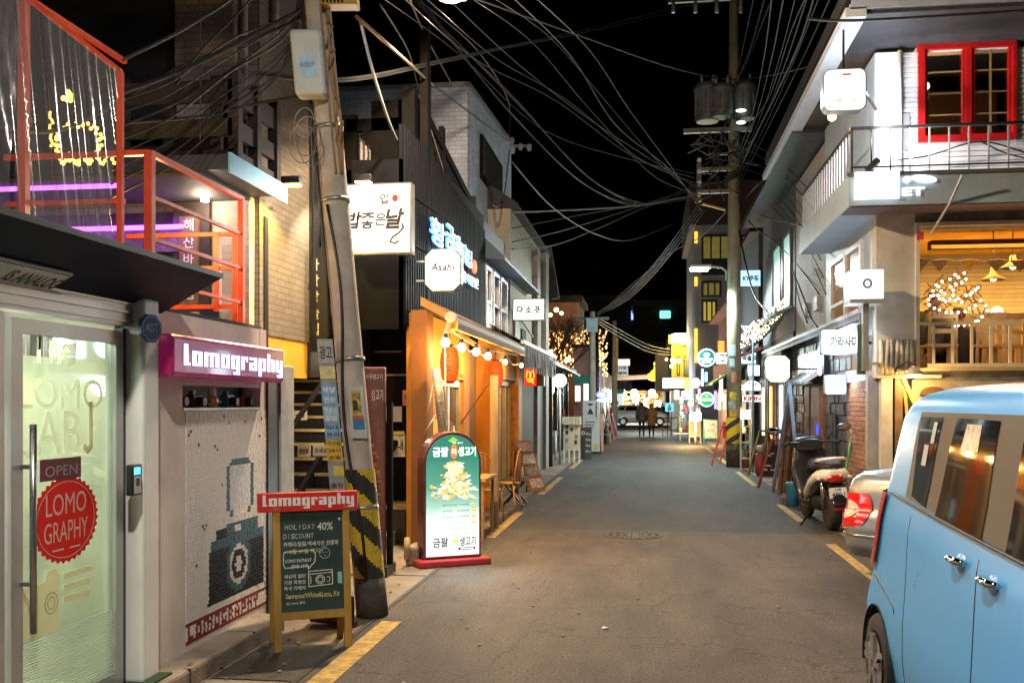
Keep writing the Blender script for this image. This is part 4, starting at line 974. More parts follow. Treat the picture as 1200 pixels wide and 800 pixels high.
def face_mat():
 m = mat('pork_face',(1,1,1),.5,var=0); N = m.node_tree.nodes; L = m.node_tree.links; bs = N['Principled BSDF']
 tc = N.new('ShaderNodeTexCoord'); sp = N.new('ShaderNodeSeparateXYZ'); L.new(tc.outputs['Object'],sp.inputs[0])
 r = N.new('ShaderNodeValToRGB'); e = r.color_ramp.elements
 e[0].position = .0; e[0].color = (.85,.95,.93,1); e[1].position = 1; e[1].color = (.03,.17,.13,1)
 for p,c in ((.30,(.8,.93,.9,1)),(.42,(.30,.55,.47,1)),(.58,(.08,.30,.22,1)),(.8,(.03,.20,.15,1))):
  q = e.new(p); q.color = c
 mr = N.new('ShaderNodeMapRange'); mr.inputs[1].default_value = .08; mr.inputs[2].default_value = 1.4; L.new(sp.outputs[2],mr.inputs[0])
 n = N.new('ShaderNodeTexNoise'); n.inputs['Scale'].default_value = 5; n.inputs['Detail'].default_value = 8; L.new(tc.outputs['Object'],n.inputs[0])
 ad = N.new('ShaderNodeMath'); ad.operation = 'MULTIPLY_ADD'; ad.inputs[1].default_value = .18; L.new(n.outputs[0],ad.inputs[0])
 sb = N.new('ShaderNodeMath'); sb.operation = 'SUBTRACT'; sb.inputs[1].default_value = .09; L.new(mr.outputs[0],sb.inputs[0]); L.new(sb.outputs[0],ad.inputs[2]); L.new(ad.outputs[0],r.inputs[0])
 L.new(r.outputs[0],bs.inputs['Base Color']); L.new(r.outputs[0],bs.inputs['Emission Color']); bs.inputs['Emission Strength'].default_value = .75; return m
fc = MB().poly(FS2,arch(hw - .03,.10,ztop - .035),.0,.012).build('face',face_mat(),t)
def st2(s,u,w,h,m,**k): return text(s,FS2,u,w,h,m,'lettering',fc,d=.016,**k)
M_lw = glow('print_white',(1,1,1),1.2); M_ld = mat('print_teal',(.01,.05,.06),.6,var=0); M_lo = glow('print_orange',(1,.32,.04),1.3)
st2('금팔',-.14,1.14,.10,M_lw,fit=.17,bold=.02); st2('생고기',.155,1.14,.10,M_lw,fit=.20,bold=.02)
b = MB(); b.poly(FS2,[(.01 + .035 * math.cos(i * PI / 8),1.19 + .075 * math.sin(i * PI / 8)) for i in range(16)],.012,.015); b.build('flame_spot',glow('print_red',(1,.12,.02),1.5),fc)
st2('옥',.01,1.155,.065,M_lw)
st2('막주 생고기',.05,1.27,.022,M_lw); b = MB(); b.poly(FS2,[(-.06,1.30),(.0,1.28),(.06,1.31),(.0,1.345)],.012,.014); b.build('green_leaf',glow('leaf_green',(.2,.5,.05),.9),fc)
# heap of grilled meat pictured on the face: small flat shards
rr = random.Random(4); M_meat = [glow('meat_a',(1,.95,.85),1.1),glow('meat_b',(.9,.45,.12),.7),glow('meat_c',(.8,.62,.38),.75)]
for k,m in enumerate(M_meat):
 b = MB()
 for i in range(70):
  w = rr.uniform(.70,1.07); sp = .05 + (1.07 - w) * .45; u = rr.gauss(.02,sp * .55);
  if abs(u) > hw - .07: continue
  a = rr.uniform(-.6,.6); L2,H2 = rr.uniform(.015,.055),rr.uniform(.006,.022)
  P = [(u + ca * math.cos(a) - sa * math.sin(a),w + ca * math.sin(a) + sa * math.cos(a)) for ca,sa in ((-L2,0),(-L2 * .3,-H2),(L2,-H2 * .3),(L2 * .4,H2),(-L2 * .5,H2))]
  b.poly(FS2,P,.012,.0135 + .0006 * k)
 stuff(b.build('pictured_meat',m,fc))
for k in range(6):
 w = .62 - k * .062; u0 = -.16 + .01 * k
 st2(('참숯갈비살   9,000원','삼겹살   10,000원','항정살  11,000원','막주정육 모듬  28,000원','김치찌개   6,000원','된장찌개  5,000원')[k],.03 if k < 4 else .08,w,.022,M_ld,fit=.30 if k < 3 else .24)
 if k < 4: MB().fbox(FS2,.205,.26,w,w + .02,.012,.015).build('price_mark',M_lo,fc)
st2('금팔',-.14,.195,.10,M_ld,fit=.17,bold=.02); st2('옥',.02,.205,.09,M_lo,bold=.02); st2('생고기',.165,.195,.10,M_ld,fit=.19,bold=.02)
MB().fbox(FS2,.06,.25,.155,.18,.012,.015).build('print_bar',M_ld,fc); MB().fbox(FS2,.08,.23,.164,.171,.015,.0165).build('print_line',M_lw,fc)
lamp('arch_sign_spill',ctr + nS_ * .4 + Vector((0,0,.7)),9,(.92,1,.98),'AREA',.5,aim(nS_ + Vector((0,0,-.5))),t,sy=1.0)
# brown pork banner behind the pole
x0,z1 = FY(424,430,9.6); x1,z0 = FY(451,612,9.6)
t = thing('pork_banner','tall brown stand banner with pork picture behind the leaning pole','banner',((x0 + x1) / 2,9.6,0))
def ban_mat():
 m = mat('banner_brown',(.17,.07,.06),.4,var=.35,scale=4); return m
bn = MB().box(x0,x1,9.6,9.66,.10,z1).build('panel',ban_mat(),t,bevel=.015)
Fb2 = FF(9.6); text('막주생고기',Fb2,(x0 + x1) / 2 + .01,z1 - .12,.05,M_white,'lettering',bn,d=.003,fit=.17); text('심고기',Fb2,(x0 + x1) / 2 + .04,z1 - .33,.11,mat('banner_letter',(.75,.7,.68),.5),'lettering',bn,d=.003,fit=.12)
MB().fbox(Fb2,x0 + .03,x0 + .065,z1 - .34,z1 - .2,.001,.003).build('red_patch',mat('patch_red',(.5,.02,.03),.5),bn)
b = MB(); rr = random.Random(8)
for i in range(40):
 u,w = rr.gauss((x0 + x1) / 2,.045),rr.gauss(.85,.14)
 if x0 + .02 < u < x1 - .03: b.fbox(Fb2,u - .02,u + .02,w - .012,w + .012,.001,.003)
stuff(b.build('pictured_meat',mat('meat_orange',(.55,.2,.04),.5,var=.4,scale=30),bn))
for k in range(4): MB().fbox(Fb2,x0 + .08,x1 - .04,.35 + k * .1,.39 + k * .1,.001,.003).build('text_line',MC['patch_red'],bn)
MB().box(x0 - .03,x1 + .06,9.45,9.8,0,.10).build('foot',M_black,t)
MB().box(x1 + .005,x1 + .06,9.64,9.70,.1,z1 - .35).build('side_post',M_steel,t)
# small objects under the chalkboard and beside the arch sign
t = thing('water_weight','brown plastic bucket lying between chalkboard and leaning pole','bucket',(-2.35,7.45,0))
b = MB(); b.lathe((-2.42,7.42,.10),[(.085,-.16),(.10,.0),(.11,.15),(.10,.15),(.09,.0)],16,axis=(1,.2,0)); b.build('tub',mat('tub_brown',(.24,.07,.035),.5,var=.2),t)
MB().lathe((-2.27,7.45,.10),[(.113,-.01),(.113,.01),(.103,.01)],16,axis=(1,.2,0)).build('rim',M_black,t)
t = thing('stone_block','grey stone weight with strap beside the arch sign base','weight',(-2.5,10.4,0))
b = MB(); b.box(-2.52,-2.38,10.15,10.5,0,.2); b.build('block',M_kerb,t,bevel=.03)
b = MB(); b.cyl((-2.49,10.12,.08),(-2.49,10.12,.3),.035,.03,10); b.build('bottle',mat('bottle_tan',(.4,.3,.2),.3),t)
# orange takoyaki shop
XS5 = -2.5; F5 = FL(XS5)
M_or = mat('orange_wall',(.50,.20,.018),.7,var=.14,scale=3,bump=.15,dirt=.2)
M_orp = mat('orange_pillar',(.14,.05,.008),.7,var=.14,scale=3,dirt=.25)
M_wood = mat('pale_wood',(.24,.17,.09),.6,var=.25,scale=5,stretch=(2,2,.3))
M_beige = mat('beige_wall',(.34,.24,.14),.75,var=.1,scale=3,dirt=.2)
t = thing('takoyaki_shop','orange takoyaki shop front with lanterns and bulbs under a striped awning','shop',(XS5,14,0))
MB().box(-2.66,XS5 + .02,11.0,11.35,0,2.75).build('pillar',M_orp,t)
b = MB(); b.fbox(F5,11.35,12.25,0,2.75,-.1,-.3); b.fbox(F5,12.25,13.95,2.02,2.75,-.1,-.3); b.fbox(F5,13.95,14.35,0,2.75,-.1,-.3); b.build('wall',M_or,t)
MB().fbox(F5,14.35,16.1,0,2.75,-.35,-.3).build('recess_wall',M_beige,t)
MB().fbox(F5,16.1,16.35,0,2.75,-.3,0).build('pillar',M_or,t)
MB().box(-6,-2.85,11.4,19.8,2.76,2.9).build('ceiling',M_dtim,t); MB().box(-6,-5.9,11.4,19.8,0,2.76).build('back_wall',M_or,t)
# grey metal door with glass
d_ = MB(); d_.fbox(F5,12.3,13.9,1.92,2.02,-.22,-.14); d_.fbox(F5,12.3,12.42,0,1.92,-.22,-.14); d_.fbox(F5,13.78,13.9,0,1.92,-.22,-.14); d_.fbox(F5,13.05,13.15,0,1.92,-.22,-.15)
dd = d_.build('door',M_alu,t); MB().fbox(F5,12.42,13.05,.1,1.92,-.19,-.185).build('pane',glass('dim_glass',(.5,.5,.48),.12),dd); MB().fbox(F5,13.15,13.78,.1,1.92,-.19,-.185).build('pane',MC['dim_glass'],dd)
MB().cyl(F5.p(13.2,.8,-.1),F5.p(13.2,1.4,-.1),.016,n=8).build('handle',MC['brushed_steel'],dd)
MB().fbox(F5,12.5,13.0,.85,1.35,-.184,-.18).build('yellow_notice',mat('notice_yellow',(.7,.55,.03),.6),dd)
MB().fbox(F5,11.75,12.1,1.05,1.5,-.1,-.09).build('yellow_notice',MC['notice_yellow'],t)
for k in range(2): MB().fbox(F5,14.0 + k * .16,14.1 + k * .16,.9,1.35,-.1,-.09).build('price_strip',mat('strip_tan',(.45,.3,.1),.6),t)
# brush letters on the wall
for k,ch in enumerate('요리야심'): text(ch,F5,12.55 + .02 * k,2.52 - k * .13 - .06,.11,M_ink,'lettering',t,d=-.096,fit=.32,bold=.01)
for k,ch in enumerate('포차'): text(ch,F5,13.1 + .1 * k,2.3 - k * .14,.16,M_ink,'lettering',t,d=-.096,fit=.42,bold=.01)
text('since',F5,13.7,2.06,.05,M_ink,'lettering',t,d=-.096,fit=.35)
# glass side bay with frames
w_ = MB()
for u in (16.35,17.0,17.7,18.4,19.1): w_.fbox(F5,u,u + .09,0,2.1,-.25,-.15)
w_.fbox(F5,16.35,19.19,2.02,2.12,-.25,-.14); w_.fbox(F5,16.35,19.19,.0,.12,-.25,-.14)
ww = w_.build('window_bay',mat('bay_wood',(.42,.27,.10),.5,var=.15),t); MB().fbox(F5,16.4,19.1,.12,2.02,-.21,-.205).build('pane',glass('bay_glass',(.85,.85,.8),.1),ww)
MB().fbox(F5,16.35,19.3,2.12,2.75,-.3,-.05).build('fascia',M_beige,t)
MB().fbox(F5,19.2,19.7,0,2.75,-.3,.0).build('orange_panel',mat('orange_banner',(.6,.22,.03),.6,var=.2),t)
b = MB(); b.fbox(F5,16.8,17.2,1.5,1.9,-.9,-.85); b.build('screen',glow('screen_green',(.1,.8,.5),2.5),t)
b = MB()
for k in range(9): b.fbox(F5,17.8,17.95,.9 + k * .11,.96 + k * .11,-.8,-.75)
b.build('blue_lights',glow('blue_led',(.12,.2,1),3),t)
lamp('shop_inside',(-3.9,17.5,2.4),55,(1,.75,.4),'AREA',1.2,None,t,sy=1)
lamp('shop_inside',(-3.9,13.3,2.4),60,(1,.8,.55),'AREA',1.0,None,t,sy=1)
# awning: sloped cassette with cloth and ribs
t = thing('awning','retracted awning with striped underside and brown folding arms over the orange shop','awning',(-2.3,14,2.6))
Xa = -2.18
y0,z0 = LX(505,360,Xa); y1,z1 = LX(597,410,Xa)
za = 2.72; zb2 = 2.72
M_aw = mat('awning_ochre',(.34,.16,.025),.7,var=.15); M_aws = mat('awning_brown',(.12,.07,.03),.7,var=.15)
prof = [(-2.55,2.80),(-2.16,2.60),(-2.13,2.60),(-2.13,2.66),(-2.16,2.69),(-2.55,2.90)]
ya,yb_ = 11.0,17.2
MB().loft([[(x,ya,z) for x,z in prof],[(x,yb_,z) for x,z in prof]],0,True,False,False).build('cassette',mat('awning_cover',(.24,.12,.03),.5,var=.15),t)
for k in range(40):
 y = ya + .06 + k * .155; MB().bar((-2.50,y,2.765),(-2.16,y,2.585),.075,.03).build('stripe',M_aw if k % 2 else M_aws,t)
MB().box(-2.155,-2.12,ya,yb_,2.52,2.60).build('front_bar',M_aw,t)
MB().bar((-2.2,ya + .1,2.52),(-2.42,ya + 3.2,2.5),.05,.05).build('folding_arm',mat('arm_tan',(.4,.27,.14),.5),t); MB().bar((-2.42,ya + 3.2,2.5),(-2.2,ya + 5.6,2.52),.05,.05).build('folding_arm',MC['arm_tan'],t)
b = MB(); b.cyl((-2.2,ya - .06,2.66),(-2.2,ya + .08,2.66),.06,n=12); b.build('end_cap',M_alu,t); MB().bar((-2.2,ya - .02,2.66),(-2.28,ya + .02,2.42),.04).build('crank_arm',M_alu,t)
MB().tube([(-2.27,ya,2.5),(-2.26,ya,1.1)],.010,6).build('crank_rod',M_alu,t)
# bulbs
t = None
M_bulb = glow('bulb_warm',(1,.80,.40),14)
bulbs = [(522,401),(541,407),(558,412),(571.5,417),(592,424),(611,428)]
BN = ('first','second','third','fourth','fifth and smaller','sixth and smaller')
for k,(px,py) in enumerate(bulbs):
 y,z = LX(px,py,-2.22)
 q = thing('light_bulb',BN[k] + ' bare warm bulb from the near end of the striped awning','light bulb',(-2.22,y,z),'bulbs hanging along the orange shop')
 MB().ball((-2.22,y,z),.05 if k < 4 else .035,(1,1,1.05),12,8).build('globe',M_bulb,q); MB().cyl((-2.22,y,z + .045),(-2.22,y,z + .1),.022,n=8).build('socket',M_black,q)
 lamp('bulb_light',(-2.19,y,z - .07),46 if k < 4 else 24,(1,.50,.11),'POINT',.05,None,q)
P = []
for a,c in zip(bulbs[:-1],bulbs[1:]):
 ya_,za_ = LX(*a,-2.22); yc,zc = LX(*c,-2.22)
 for i in range(5): f = i / 5; P.append((-2.22,ya_ + (yc - ya_) * f,za_ + (zc - za_) * f + .1 - .12 * math.sin(PI * f)))
tag(MB().tube(P,.008,5).build('bulb_cable',M_black),'dark cable carrying the warm bulbs along the striped awning','cable')
# lanterns
def lantern(px,pyt,pyb,wpx,X,lb,txt,em):
 y,z1 = LX(px,pyt,X); _,z0 = LX(px,pyb,X); h = z1 - z0; r = h * wpx / (pyb - pyt) / 1.8; zc = (z0 + z1) / 2
 q = thing('paper_lantern',lb,'lantern',(X,y,z0),'red paper lanterns of the orange shop')
 m = mat('lantern_%d' % int(px),(.42,.035,.008),.7,var=.1,emit=em,ecol=(1,.12,.012))
 n = 22; prof = []
 for i in range(n + 1):
  f = i / n; prof.append((r * min(1,(math.sin(PI * (f * .90 + .05)) ** .26)) * (1 + (.02 if i % 2 else 0)),(f - .5) * h * .94))
 MB().lathe((X,y,zc),prof,24).build('paper',m,q)
 for s in (-1,1): MB().cyl((X,y,zc + s * h * .46),(X,y,zc + s * h * .52),r * .5,n=14).build('rim',M_black,q)
 MB().cyl((X,y,z1),(X,y,z1 + .14),.006,n=5).build('hook',M_black,q)
 if txt:
  for k,ch in enumerate(txt):
   Fq = Fr((X + .04,y,zc),(1,.1,0),(.1,-1,0)) if False else FF(y - r * .97)
   text(ch,Fq,X,zc + h * (.15 - .24 * k),h * .2,M_ink,'lettering',q,d=.012,fit=r * .9,bold=.04)
 return q
lantern(527,405,448,20,-2.28,'large orange red paper lantern with black Japanese letters at the near end of the shop','たこ焼',.5)
lantern(581,422,455,16,-2.25,'plain red paper lantern hanging behind the wooden post','',.38)
# silver wrapped pole and wooden post, furniture
t = thing('wrapped_pole','awning pole wrapped in clear plastic leaning at the near end of the orange shop','pole',(-2.3,11.2,1))
a = Vector(PY(511,433,10.9)); c = Vector(PY(521,520,10.9)); MB().tube([a,(a + c) / 2,c,Vector((c.x + .05,10.95,.1))],.052,10).build('wrapped_tube',mat('plastic_wrap',(.20,.19,.18),.25,.2,var=.3,scale=20,bump=.6,bscale=30),t)
e1 = Vector(PY(497,508,10.85)); MB().tube([a + Vector((0,0,.02)),e1],.008,5).build('cord',mat('cord_tan',(.5,.4,.25),.6),t); MB().tube([a + Vector((0,0,-.5)),e1],.008,5).build('cord',MC['cord_tan'],t)
t = thing('wooden_post','pale upright wooden plank post with a thin stay in front of the orange shop','post',(-2.3,13.4,0))
x,z1 = FY(579,440,13.4)
MB().box(x - .05,x + .06,13.36,13.44,0,z1).build('plank',M_wood,t); MB().bar((x,13.4,z1),(x - .55,13.9,z1 - .65),.015).build('stay',M_wood,t)
# chairs and table by the shop
M_cane = mat('cane_wood',(.42,.25,.08),.5,var=.2)
def chair(loc,rz,lb):
 t = thing('cafe_chair',lb,'chair',(0,0,0),'bentwood chairs outside the orange shop')
 MB().lathe((0,0,.44),[(.19,-.015),(.20,0),(.19,.015)],20).build('seat',M_cane,t)
 for sx in (-1,1):
  MB().tube([(sx * .14,.14,.43),(sx * .18,.19,0)],.014,8).build('leg',M_cane,t)
  MB().tube([(sx * .15,-.13,.43),(sx * .18,-.18,0)],.014,8).build('leg',M_cane,t)
 MB().tube([(-.16,.15,.43),(-.18,.2,.75),(-.12,.22,.92),(0,.225,.97),(.12,.22,.92),(.18,.2,.75),(.16,.15,.43)],.015,8).build('backrest_hoop',M_cane,t)
 for x in (-.06,0,.06): MB().tube([(x,.17,.44),(x,.215,.94)],.007,6).build('spindle',M_cane,t)
 t.location = loc; t.rotation_euler = (0,0,rz); return t
chair((-2.32,14.3,0),.6,'round backed bentwood chair nearest the wooden post'); chair((-2.22,15.6,0),-1.7,'round backed bentwood chair facing the street behind the first one')
t = thing('cafe_table','small dark folding table with a bottle beside the bentwood chairs','table',(-2.2,16.8,0))
MB().box(-2.45,-2.02,16.3,16.9,.40,.43).build('tabletop',mat('table_dark',(.06,.045,.03),.5),t)
for y in (16.35,16.85): MB().bar((-2.4,y,0),(-2.06,y,.4),.03).build('leg',M_black,t); MB().bar((-2.06,y,0),(-2.4,y,.4),.03).build('leg',M_black,t)
t = thing('sauce_bottle','small clear bottle standing on the dark folding table','bottle',(-2.1,16.6,.43))
MB().lathe((-2.1,16.6,.43),[(.03,0),(.032,.1),(.012,.15),(.012,.19)],12).build('body',mat('bottle_green',(.25,.35,.3),.15),t)
t = thing('counter_table','ochre wooden counter table behind the arch sign','table',(-2.3,12.6,0))
MB().box(-2.45,-2.0,12.2,13.1,.72,.76).build('tabletop',M_cane,t)
for x in (-2.42,-2.05):
 for y in (12.25,13.05): MB().bar((x,y,0),(x,y,.72),.035).build('leg',M_cane,t)
# menu board leaning outwards
t = thing('menu_board','tilted wooden menu board with photo cards on its easel beside the shop','sandwich board',(-2.15,19,0))
Fm = Fr((-2.05,18.6,.05),(.5,.85,0),(1,-.55,.35),(-.35,.1,1))
MB().fbox(Fm,-.25,.25,0,1.0,-.03,0).build('board',mat('board_brown',(.30,.14,.05),.6,var=.2),t)
for k in range(4): MB().fbox(Fm,-.18,.2,.06 + k * .24,.24 + k * .24,0,.012).build('photo_card',mat('photo_card_%d' % k,[(.55,.42,.36),(.3,.26,.22),(.62,.55,.5),(.5,.3,.25)][k],.5,var=.4,scale=15),t)
for s in (-.2,.2): MB().bar(Fm.p(s,.9,-.03),Fm.p(s,0,-.45) * 1,.025).build('leg',M_black,t)
# second awning, beige house with gable, white box sign
t = thing('awning','brown striped drop valance awning beyond the orange shop','awning',(-2.3,20.5,2.5))
y0,z0 = LX(598,397,-2.2); y1,z1 = LX(637,418,-2.2)
y0,y1 = 17.4,23.6; zt = 2.78; n = 28
MB().bar((-2.2,y0,zt),(-2.2,y1,zt),.06).build('front_rail',mat('rail_white',(.7,.7,.72),.4,.3),t)
MB().add([(-2.2,y0,zt),(-2.2,y1,zt),(-2.9,y1,3.15),(-2.9,y0,3.15),(-2.2,y0,zt + .01),(-2.2,y1,zt + .01),(-2.9,y1,3.16),(-2.9,y0,3.16)],[(0,1,2,3),(4,5,6,7)]).build('canopy',mat('aw2_brown',(.10,.065,.06),.8),t)
for k in range(n):
 ya,yb2 = y0 + (y1 - y0) * k / n,y0 + (y1 - y0) * (k + 1) / n
 MB().add([(-2.19,ya,zt),(-2.19,yb2,zt),(-2.15 - .03 * (k % 2),yb2,zt - .50),(-2.15 - .03 * (k % 2),ya,zt - .50)],[(0,1,2,3)]).build('valance_strip',mat('aw2_stripe',(.40,.30,.27),.8) if k % 2 else MC['aw2_brown'],t)
t = thing('beige_house','narrow beige rendered house with a gable and white lit sign','building',(-3,22,0))
MB().box(-8,-2.75,19.8,26.5,2.75,5.6).build('wall',mat('cream_render',(.46,.42,.32),.8,var=.1,dirt=.15),t)
MB().box(-2.75,-2.62,23.6,24.2,0,5.4).build('pilaster',mat('pilaster_grey',(.34,.31,.28),.8),t); MB().box(-2.75,-2.62,25.6,26.3,0,5.6).build('pilaster',MC['pilaster_grey'],t)
MB().loft([[(-8.2,19.7,5.6),(-2.6,19.7,5.6),(-2.6,19.7,5.7),(-5.4,19.7,7.6),(-8.2,19.7,5.7)],[(-8.2,26.6,5.6),(-2.6,26.6,5.6),(-2.6,26.6,5.7),(-5.4,26.6,7.6),(-8.2,26.6,5.7)]],0,True,False,False).build('roof',mat('roof_dark',(.05,.05,.055),.8),t)
MB().box(-2.76,-2.70,20.2,21.0,3.0,3.6).build('window',M_black,t); MB().box(-2.76,-2.70,21.3,22.0,2.9,3.3).build('window',MC['roof_dark'],t)
MB().box(-8,-2.7,19.8,26.5,0,2.74).build('ground_floor',mat('gf_dark',(.05,.055,.06),.7,var=.2),t)
MB().bar((-2.7,19.9,3.6),(-2.6,22.5,3.2),.03).build('pipe',M_black,t)
# blue awning and windows on the ribbed building
t = thing('awning','dark blue wedge awning over the upper windows past the neon letters','awning',(-2.7,18.6,4.2))
prof = [(-2.85,4.6),(-2.45,4.22),(-2.45,4.16),(-2.85,4.2)]
MB().loft([[(x,16.95,z) for x,z in prof],[(x,22.6,z) for x,z in prof]],0,True,False,False).build('hood',mat('awning_blue',(.03,.08,.15),.55,var=.1),t)
t = thing('upper_front','grey upper shop front with tall windows under the blue awning','shop front',(-2.85,18.5,2.8))
MB().box(-8.5,-2.85,16.9,19.78,2.92,4.9).build('wall',mat('front_grey',(.20,.22,.24),.6,var=.1),t)
MB().box(-2.85,-2.78,19.78,20.3,2.8,4.9).build('wall_strip',mat('front_pale',(.40,.42,.45),.6,var=.1),t)
for k,(ya,yb2,m) in enumerate(((17.0,17.6,glow('win_green',(.65,1,.85),1.4)),(17.8,18.5,mat('win_dark',(.03,.035,.04),.12)),(18.7,19.6,MC['win_dark']))):
 fr_ = MB(); X = -2.84
 for u0,u1,w0,w1 in ((ya,ya + .06,2.95,4.1),(yb2 - .06,yb2,2.95,4.1),(ya + .06,yb2 - .06,2.95,3.02),(ya + .06,yb2 - .06,4.03,4.1),(ya + .06,yb2 - .06,3.45,3.5)): fr_.fbox(FL(X),u0,u1,w0,w1,0,.07)
 f = fr_.build('window',mat('win_frame',(.45,.46,.48),.4,.4),t); MB().fbox(FL(X),ya + .06,yb2 - .06,3.02,4.03 if k else 3.45,.01,.02).build('pane',m,f)
Yk = 19.5; x0,z1 = FY(602,351,Yk); x1,z0 = FY(637,374,Yk)
t = thing('box_sign','small white lit box sign with faint brush marks on the beige house','sign',((x0 + x1) / 2,Yk,z0))
MB().box(x0 - .02,x1 + .02,Yk,Yk + .14,z0 - .02,z1 + .02).build('case',MC['case_grey'],t,bevel=.02); MB().box(x0,x1,Yk - .01,Yk,z0,z1).build('face',M_sign,t)
text('다 소 곳',FF(Yk - .01),(x0 + x1) / 2,z0 + .11,.16,M_ink,'lettering',t,d=.003,fit=.46,bold=.06)
lamp('small_sign_spill',((x0 + x1) / 2,Yk - .3,z0),8,(1,.97,.95),parent=t)
# red sign with yellow letter mark
Yk = 21.0; x0,z1 = FY(614.5,431,Yk); x1,z0 = FY(628.5,452,Yk); w = x1 - x0; h = z1 - z0
t = thing('red_sign','red lit box sign with yellow arched letter mark beside the dark storefront','sign',((x0 + x1) / 2,Yk,z0))
MB().box(x0,x1 + .16,Yk,Yk + .3,z0,z1).build('case',mat('case_brown',(.2,.1,.05),.5),t); MB().box(x0,x1,Yk - .01,Yk,z0,z1).build('face',glow('sign_red',(1,.03,.01),.75),t)
b = MB(); Fq = FF(Yk - .01); ym = glow('mark_yellow',(1,.75,.03),1.0); cx = (x0 + x1) / 2
for s in (-1,1): b.strip(Fq,[(cx + s * w * .17 + w * .15 * math.cos(a),z0 + h * .48 + h * .38 * math.sin(a)) for a in [i * PI / 8 for i in range(9)]],w * .09,.001,.006)
b.build('letter_mark',ym,t)
text('맥',Fq,cx,z0 + h * .12,h * .32,ym,'lettering',t,d=.004,fit=w * .55,bold=.02)
# left side further along
M_dg = mat('dark_store_frame',(.018,.02,.022),.4,.3,var=.2)
t = thing('glass_storefront','dark glazed storefront behind the white globe sign with a plastic curtain','shop front',(-2.9,30,0))
MB().box(-2.80,-2.55,26.5,26.7,0,2.7).build('post',M_dg,t)
MB().box(-8,-2.9,34.8,35,0,3).build('end_wall',M_dg,t); MB().box(-8,-7.9,26.5,35,0,3).build('back_wall',mat('store_back',(.10,.12,.12),.8,var=.3),t)
MB().box(-8,-2.5,26.5,35,2.72,2.85).build('roof',M_dg,t); MB().box(-8,-2.8,26.72,34.8,0,.15).build('floor',mat('store_floor',(.25,.25,.24),.6),t)
for y in (28.5,30.5,32.6,34.7): MB().box(-2.88,-2.78,y,y + .12,.15,2.72).build('mullion',M_dg,t)
for y in (26.75,28.62,30.62,32.72): MB().box(-2.84,-2.83,y,y + 1.85,.15,2.72).build('pane',glass('store_glass',(.45,.55,.55),.2),t)
lamp('store_light',(-5,30,2.5),40,(.75,1,.92),'AREA',2,None,t)
MB().box(-7.5,-3.2,31.5,31.7,.2,2.2).build('shelf_wall',mat('store_teal',(.12,.22,.20),.7,var=.3,scale=4),t)
t = thing('canopy','white plastic canopy edge over the dark storefront','canopy',(-2.5,30,2.8))
MB().bar((-2.35,24.6,2.72),(-2.30,33.5,2.62),.05).build('front_rail',mat('canopy_white',(.6,.6,.6),.4),t)
MB().add([(-2.35,24.6,2.75),(-2.3,33.5,2.65),(-3.2,33.5,3.1),(-3.2,24.6,3.2),(-2.35,24.6,2.76),(-2.3,33.5,2.66),(-3.2,33.5,3.12),(-3.2,24.6,3.22)],[(0,1,2,3),(4,5,6,7)]).build('sheet',MC['canopy_white'],t)
# globe sign
Yk = 27.5; x,z = FY(656,446,Yk)
t = thing('globe_sign','round white glowing disc sign on a thin white post','sign',(x,Yk,0))
MB().cyl((x,Yk - .08,z),(x,Yk + .08,z),.20,n=32).build('rim',mat('rim_teal',(.05,.18,.2),.4),t); MB().cyl((x,Yk - .092,z),(x,Yk - .079,z),.185,n=32).build('face',glow('disc_white',(1,.96,1),1.6),t)
MB().cyl((x,Yk,0),(x,Yk,z - .19),.035,n=10).build('post',mat('post_cream',(.6,.6,.52),.5),t)
lamp('globe_spill',(x + .1,Yk - .4,z),14,(1,.95,1),parent=t)
# tree with fairy lights in front of the pinkish house
t = thing('bare_tree','bare street tree with dark branches lit from behind by amber lights','tree',(-4.2,40,0))
M_bark = mat('bark_dark',(.035,.022,.016),.9,var=.3,scale=8,bump=.5)
rr = random.Random(21)
tb = MB(); tips = []
def grow(b,p,d,L,r,dep):
 q = p + d * L; b.tube([p,(p + q) / 2 + Vector((rr.uniform(-.04,.04),rr.uniform(-.04,.04),0)) * L,q],[r,r * .85,r * .7],6 if dep > 2 else 4,0,False)
 if dep == 0: tips.append(q); return
 for k in range(3 if dep > 1 else 2):
  a = Vector((rr.uniform(-1,1),rr.uniform(-.8,.8),rr.uniform(-.1,.9))); grow(b,q,(d * 1.1 + a * .75).normalized(),L * rr.uniform(.62,.82),r * .62,dep - 1)
MB().tube([(-4.3,40,0),(-4.25,40,1.1),(-4.3,40,1.9)],[.16,.13,.11],8).build('trunk',M_bark,t)
for a in ((-.5,0,1),(.35,.2,1),(.0,-.3,1),(.6,0,.7)): grow(tb,Vector((-4.3,40,1.85)),Vector(a).normalized(),1.15,.075,5)
tb.build('crown',M_bark,t)
t = thing('amber_net_lights','cloud of amber fairy lights hung on the wall behind the bare tree','fairy lights',(-5,44,3))
b = MB()
for k in range(520):
 px,py = rr.uniform(640,712),rr.uniform(386,440); x,z = FY(px,py,44);
 b.add([(x + dx * .035,44 + dy * .03,z + dz * .06) for dx,dy,dz in ((1,0,0),(-1,0,0),(0,1,0),(0,-1,0),(0,0,1),(0,0,-1))],[(0,2,4),(2,1,4),(1,3,4),(3,0,4),(2,0,5),(1,2,5),(3,1,5),(0,3,5)])
stuff(b.build('bulbs',glow('net_amber',(1,.55,.22),1.6),t))
lamp('net_spill',(-4.2,42.5,4),90,(1,.55,.2),'POINT',.5,None,t)
t = thing('amber_house','house wall glowing amber behind the bare tree','building',(-6,46,0))
MB().box(-12,-3.2,45.5,50,0,6.3).build('wall',mat('amber_render',(.34,.20,.13),.8,var=.3,scale=1.5),t); MB().box(-12.2,-3,45.3,50,6.3,6.6).build('roof',M_dg,t)
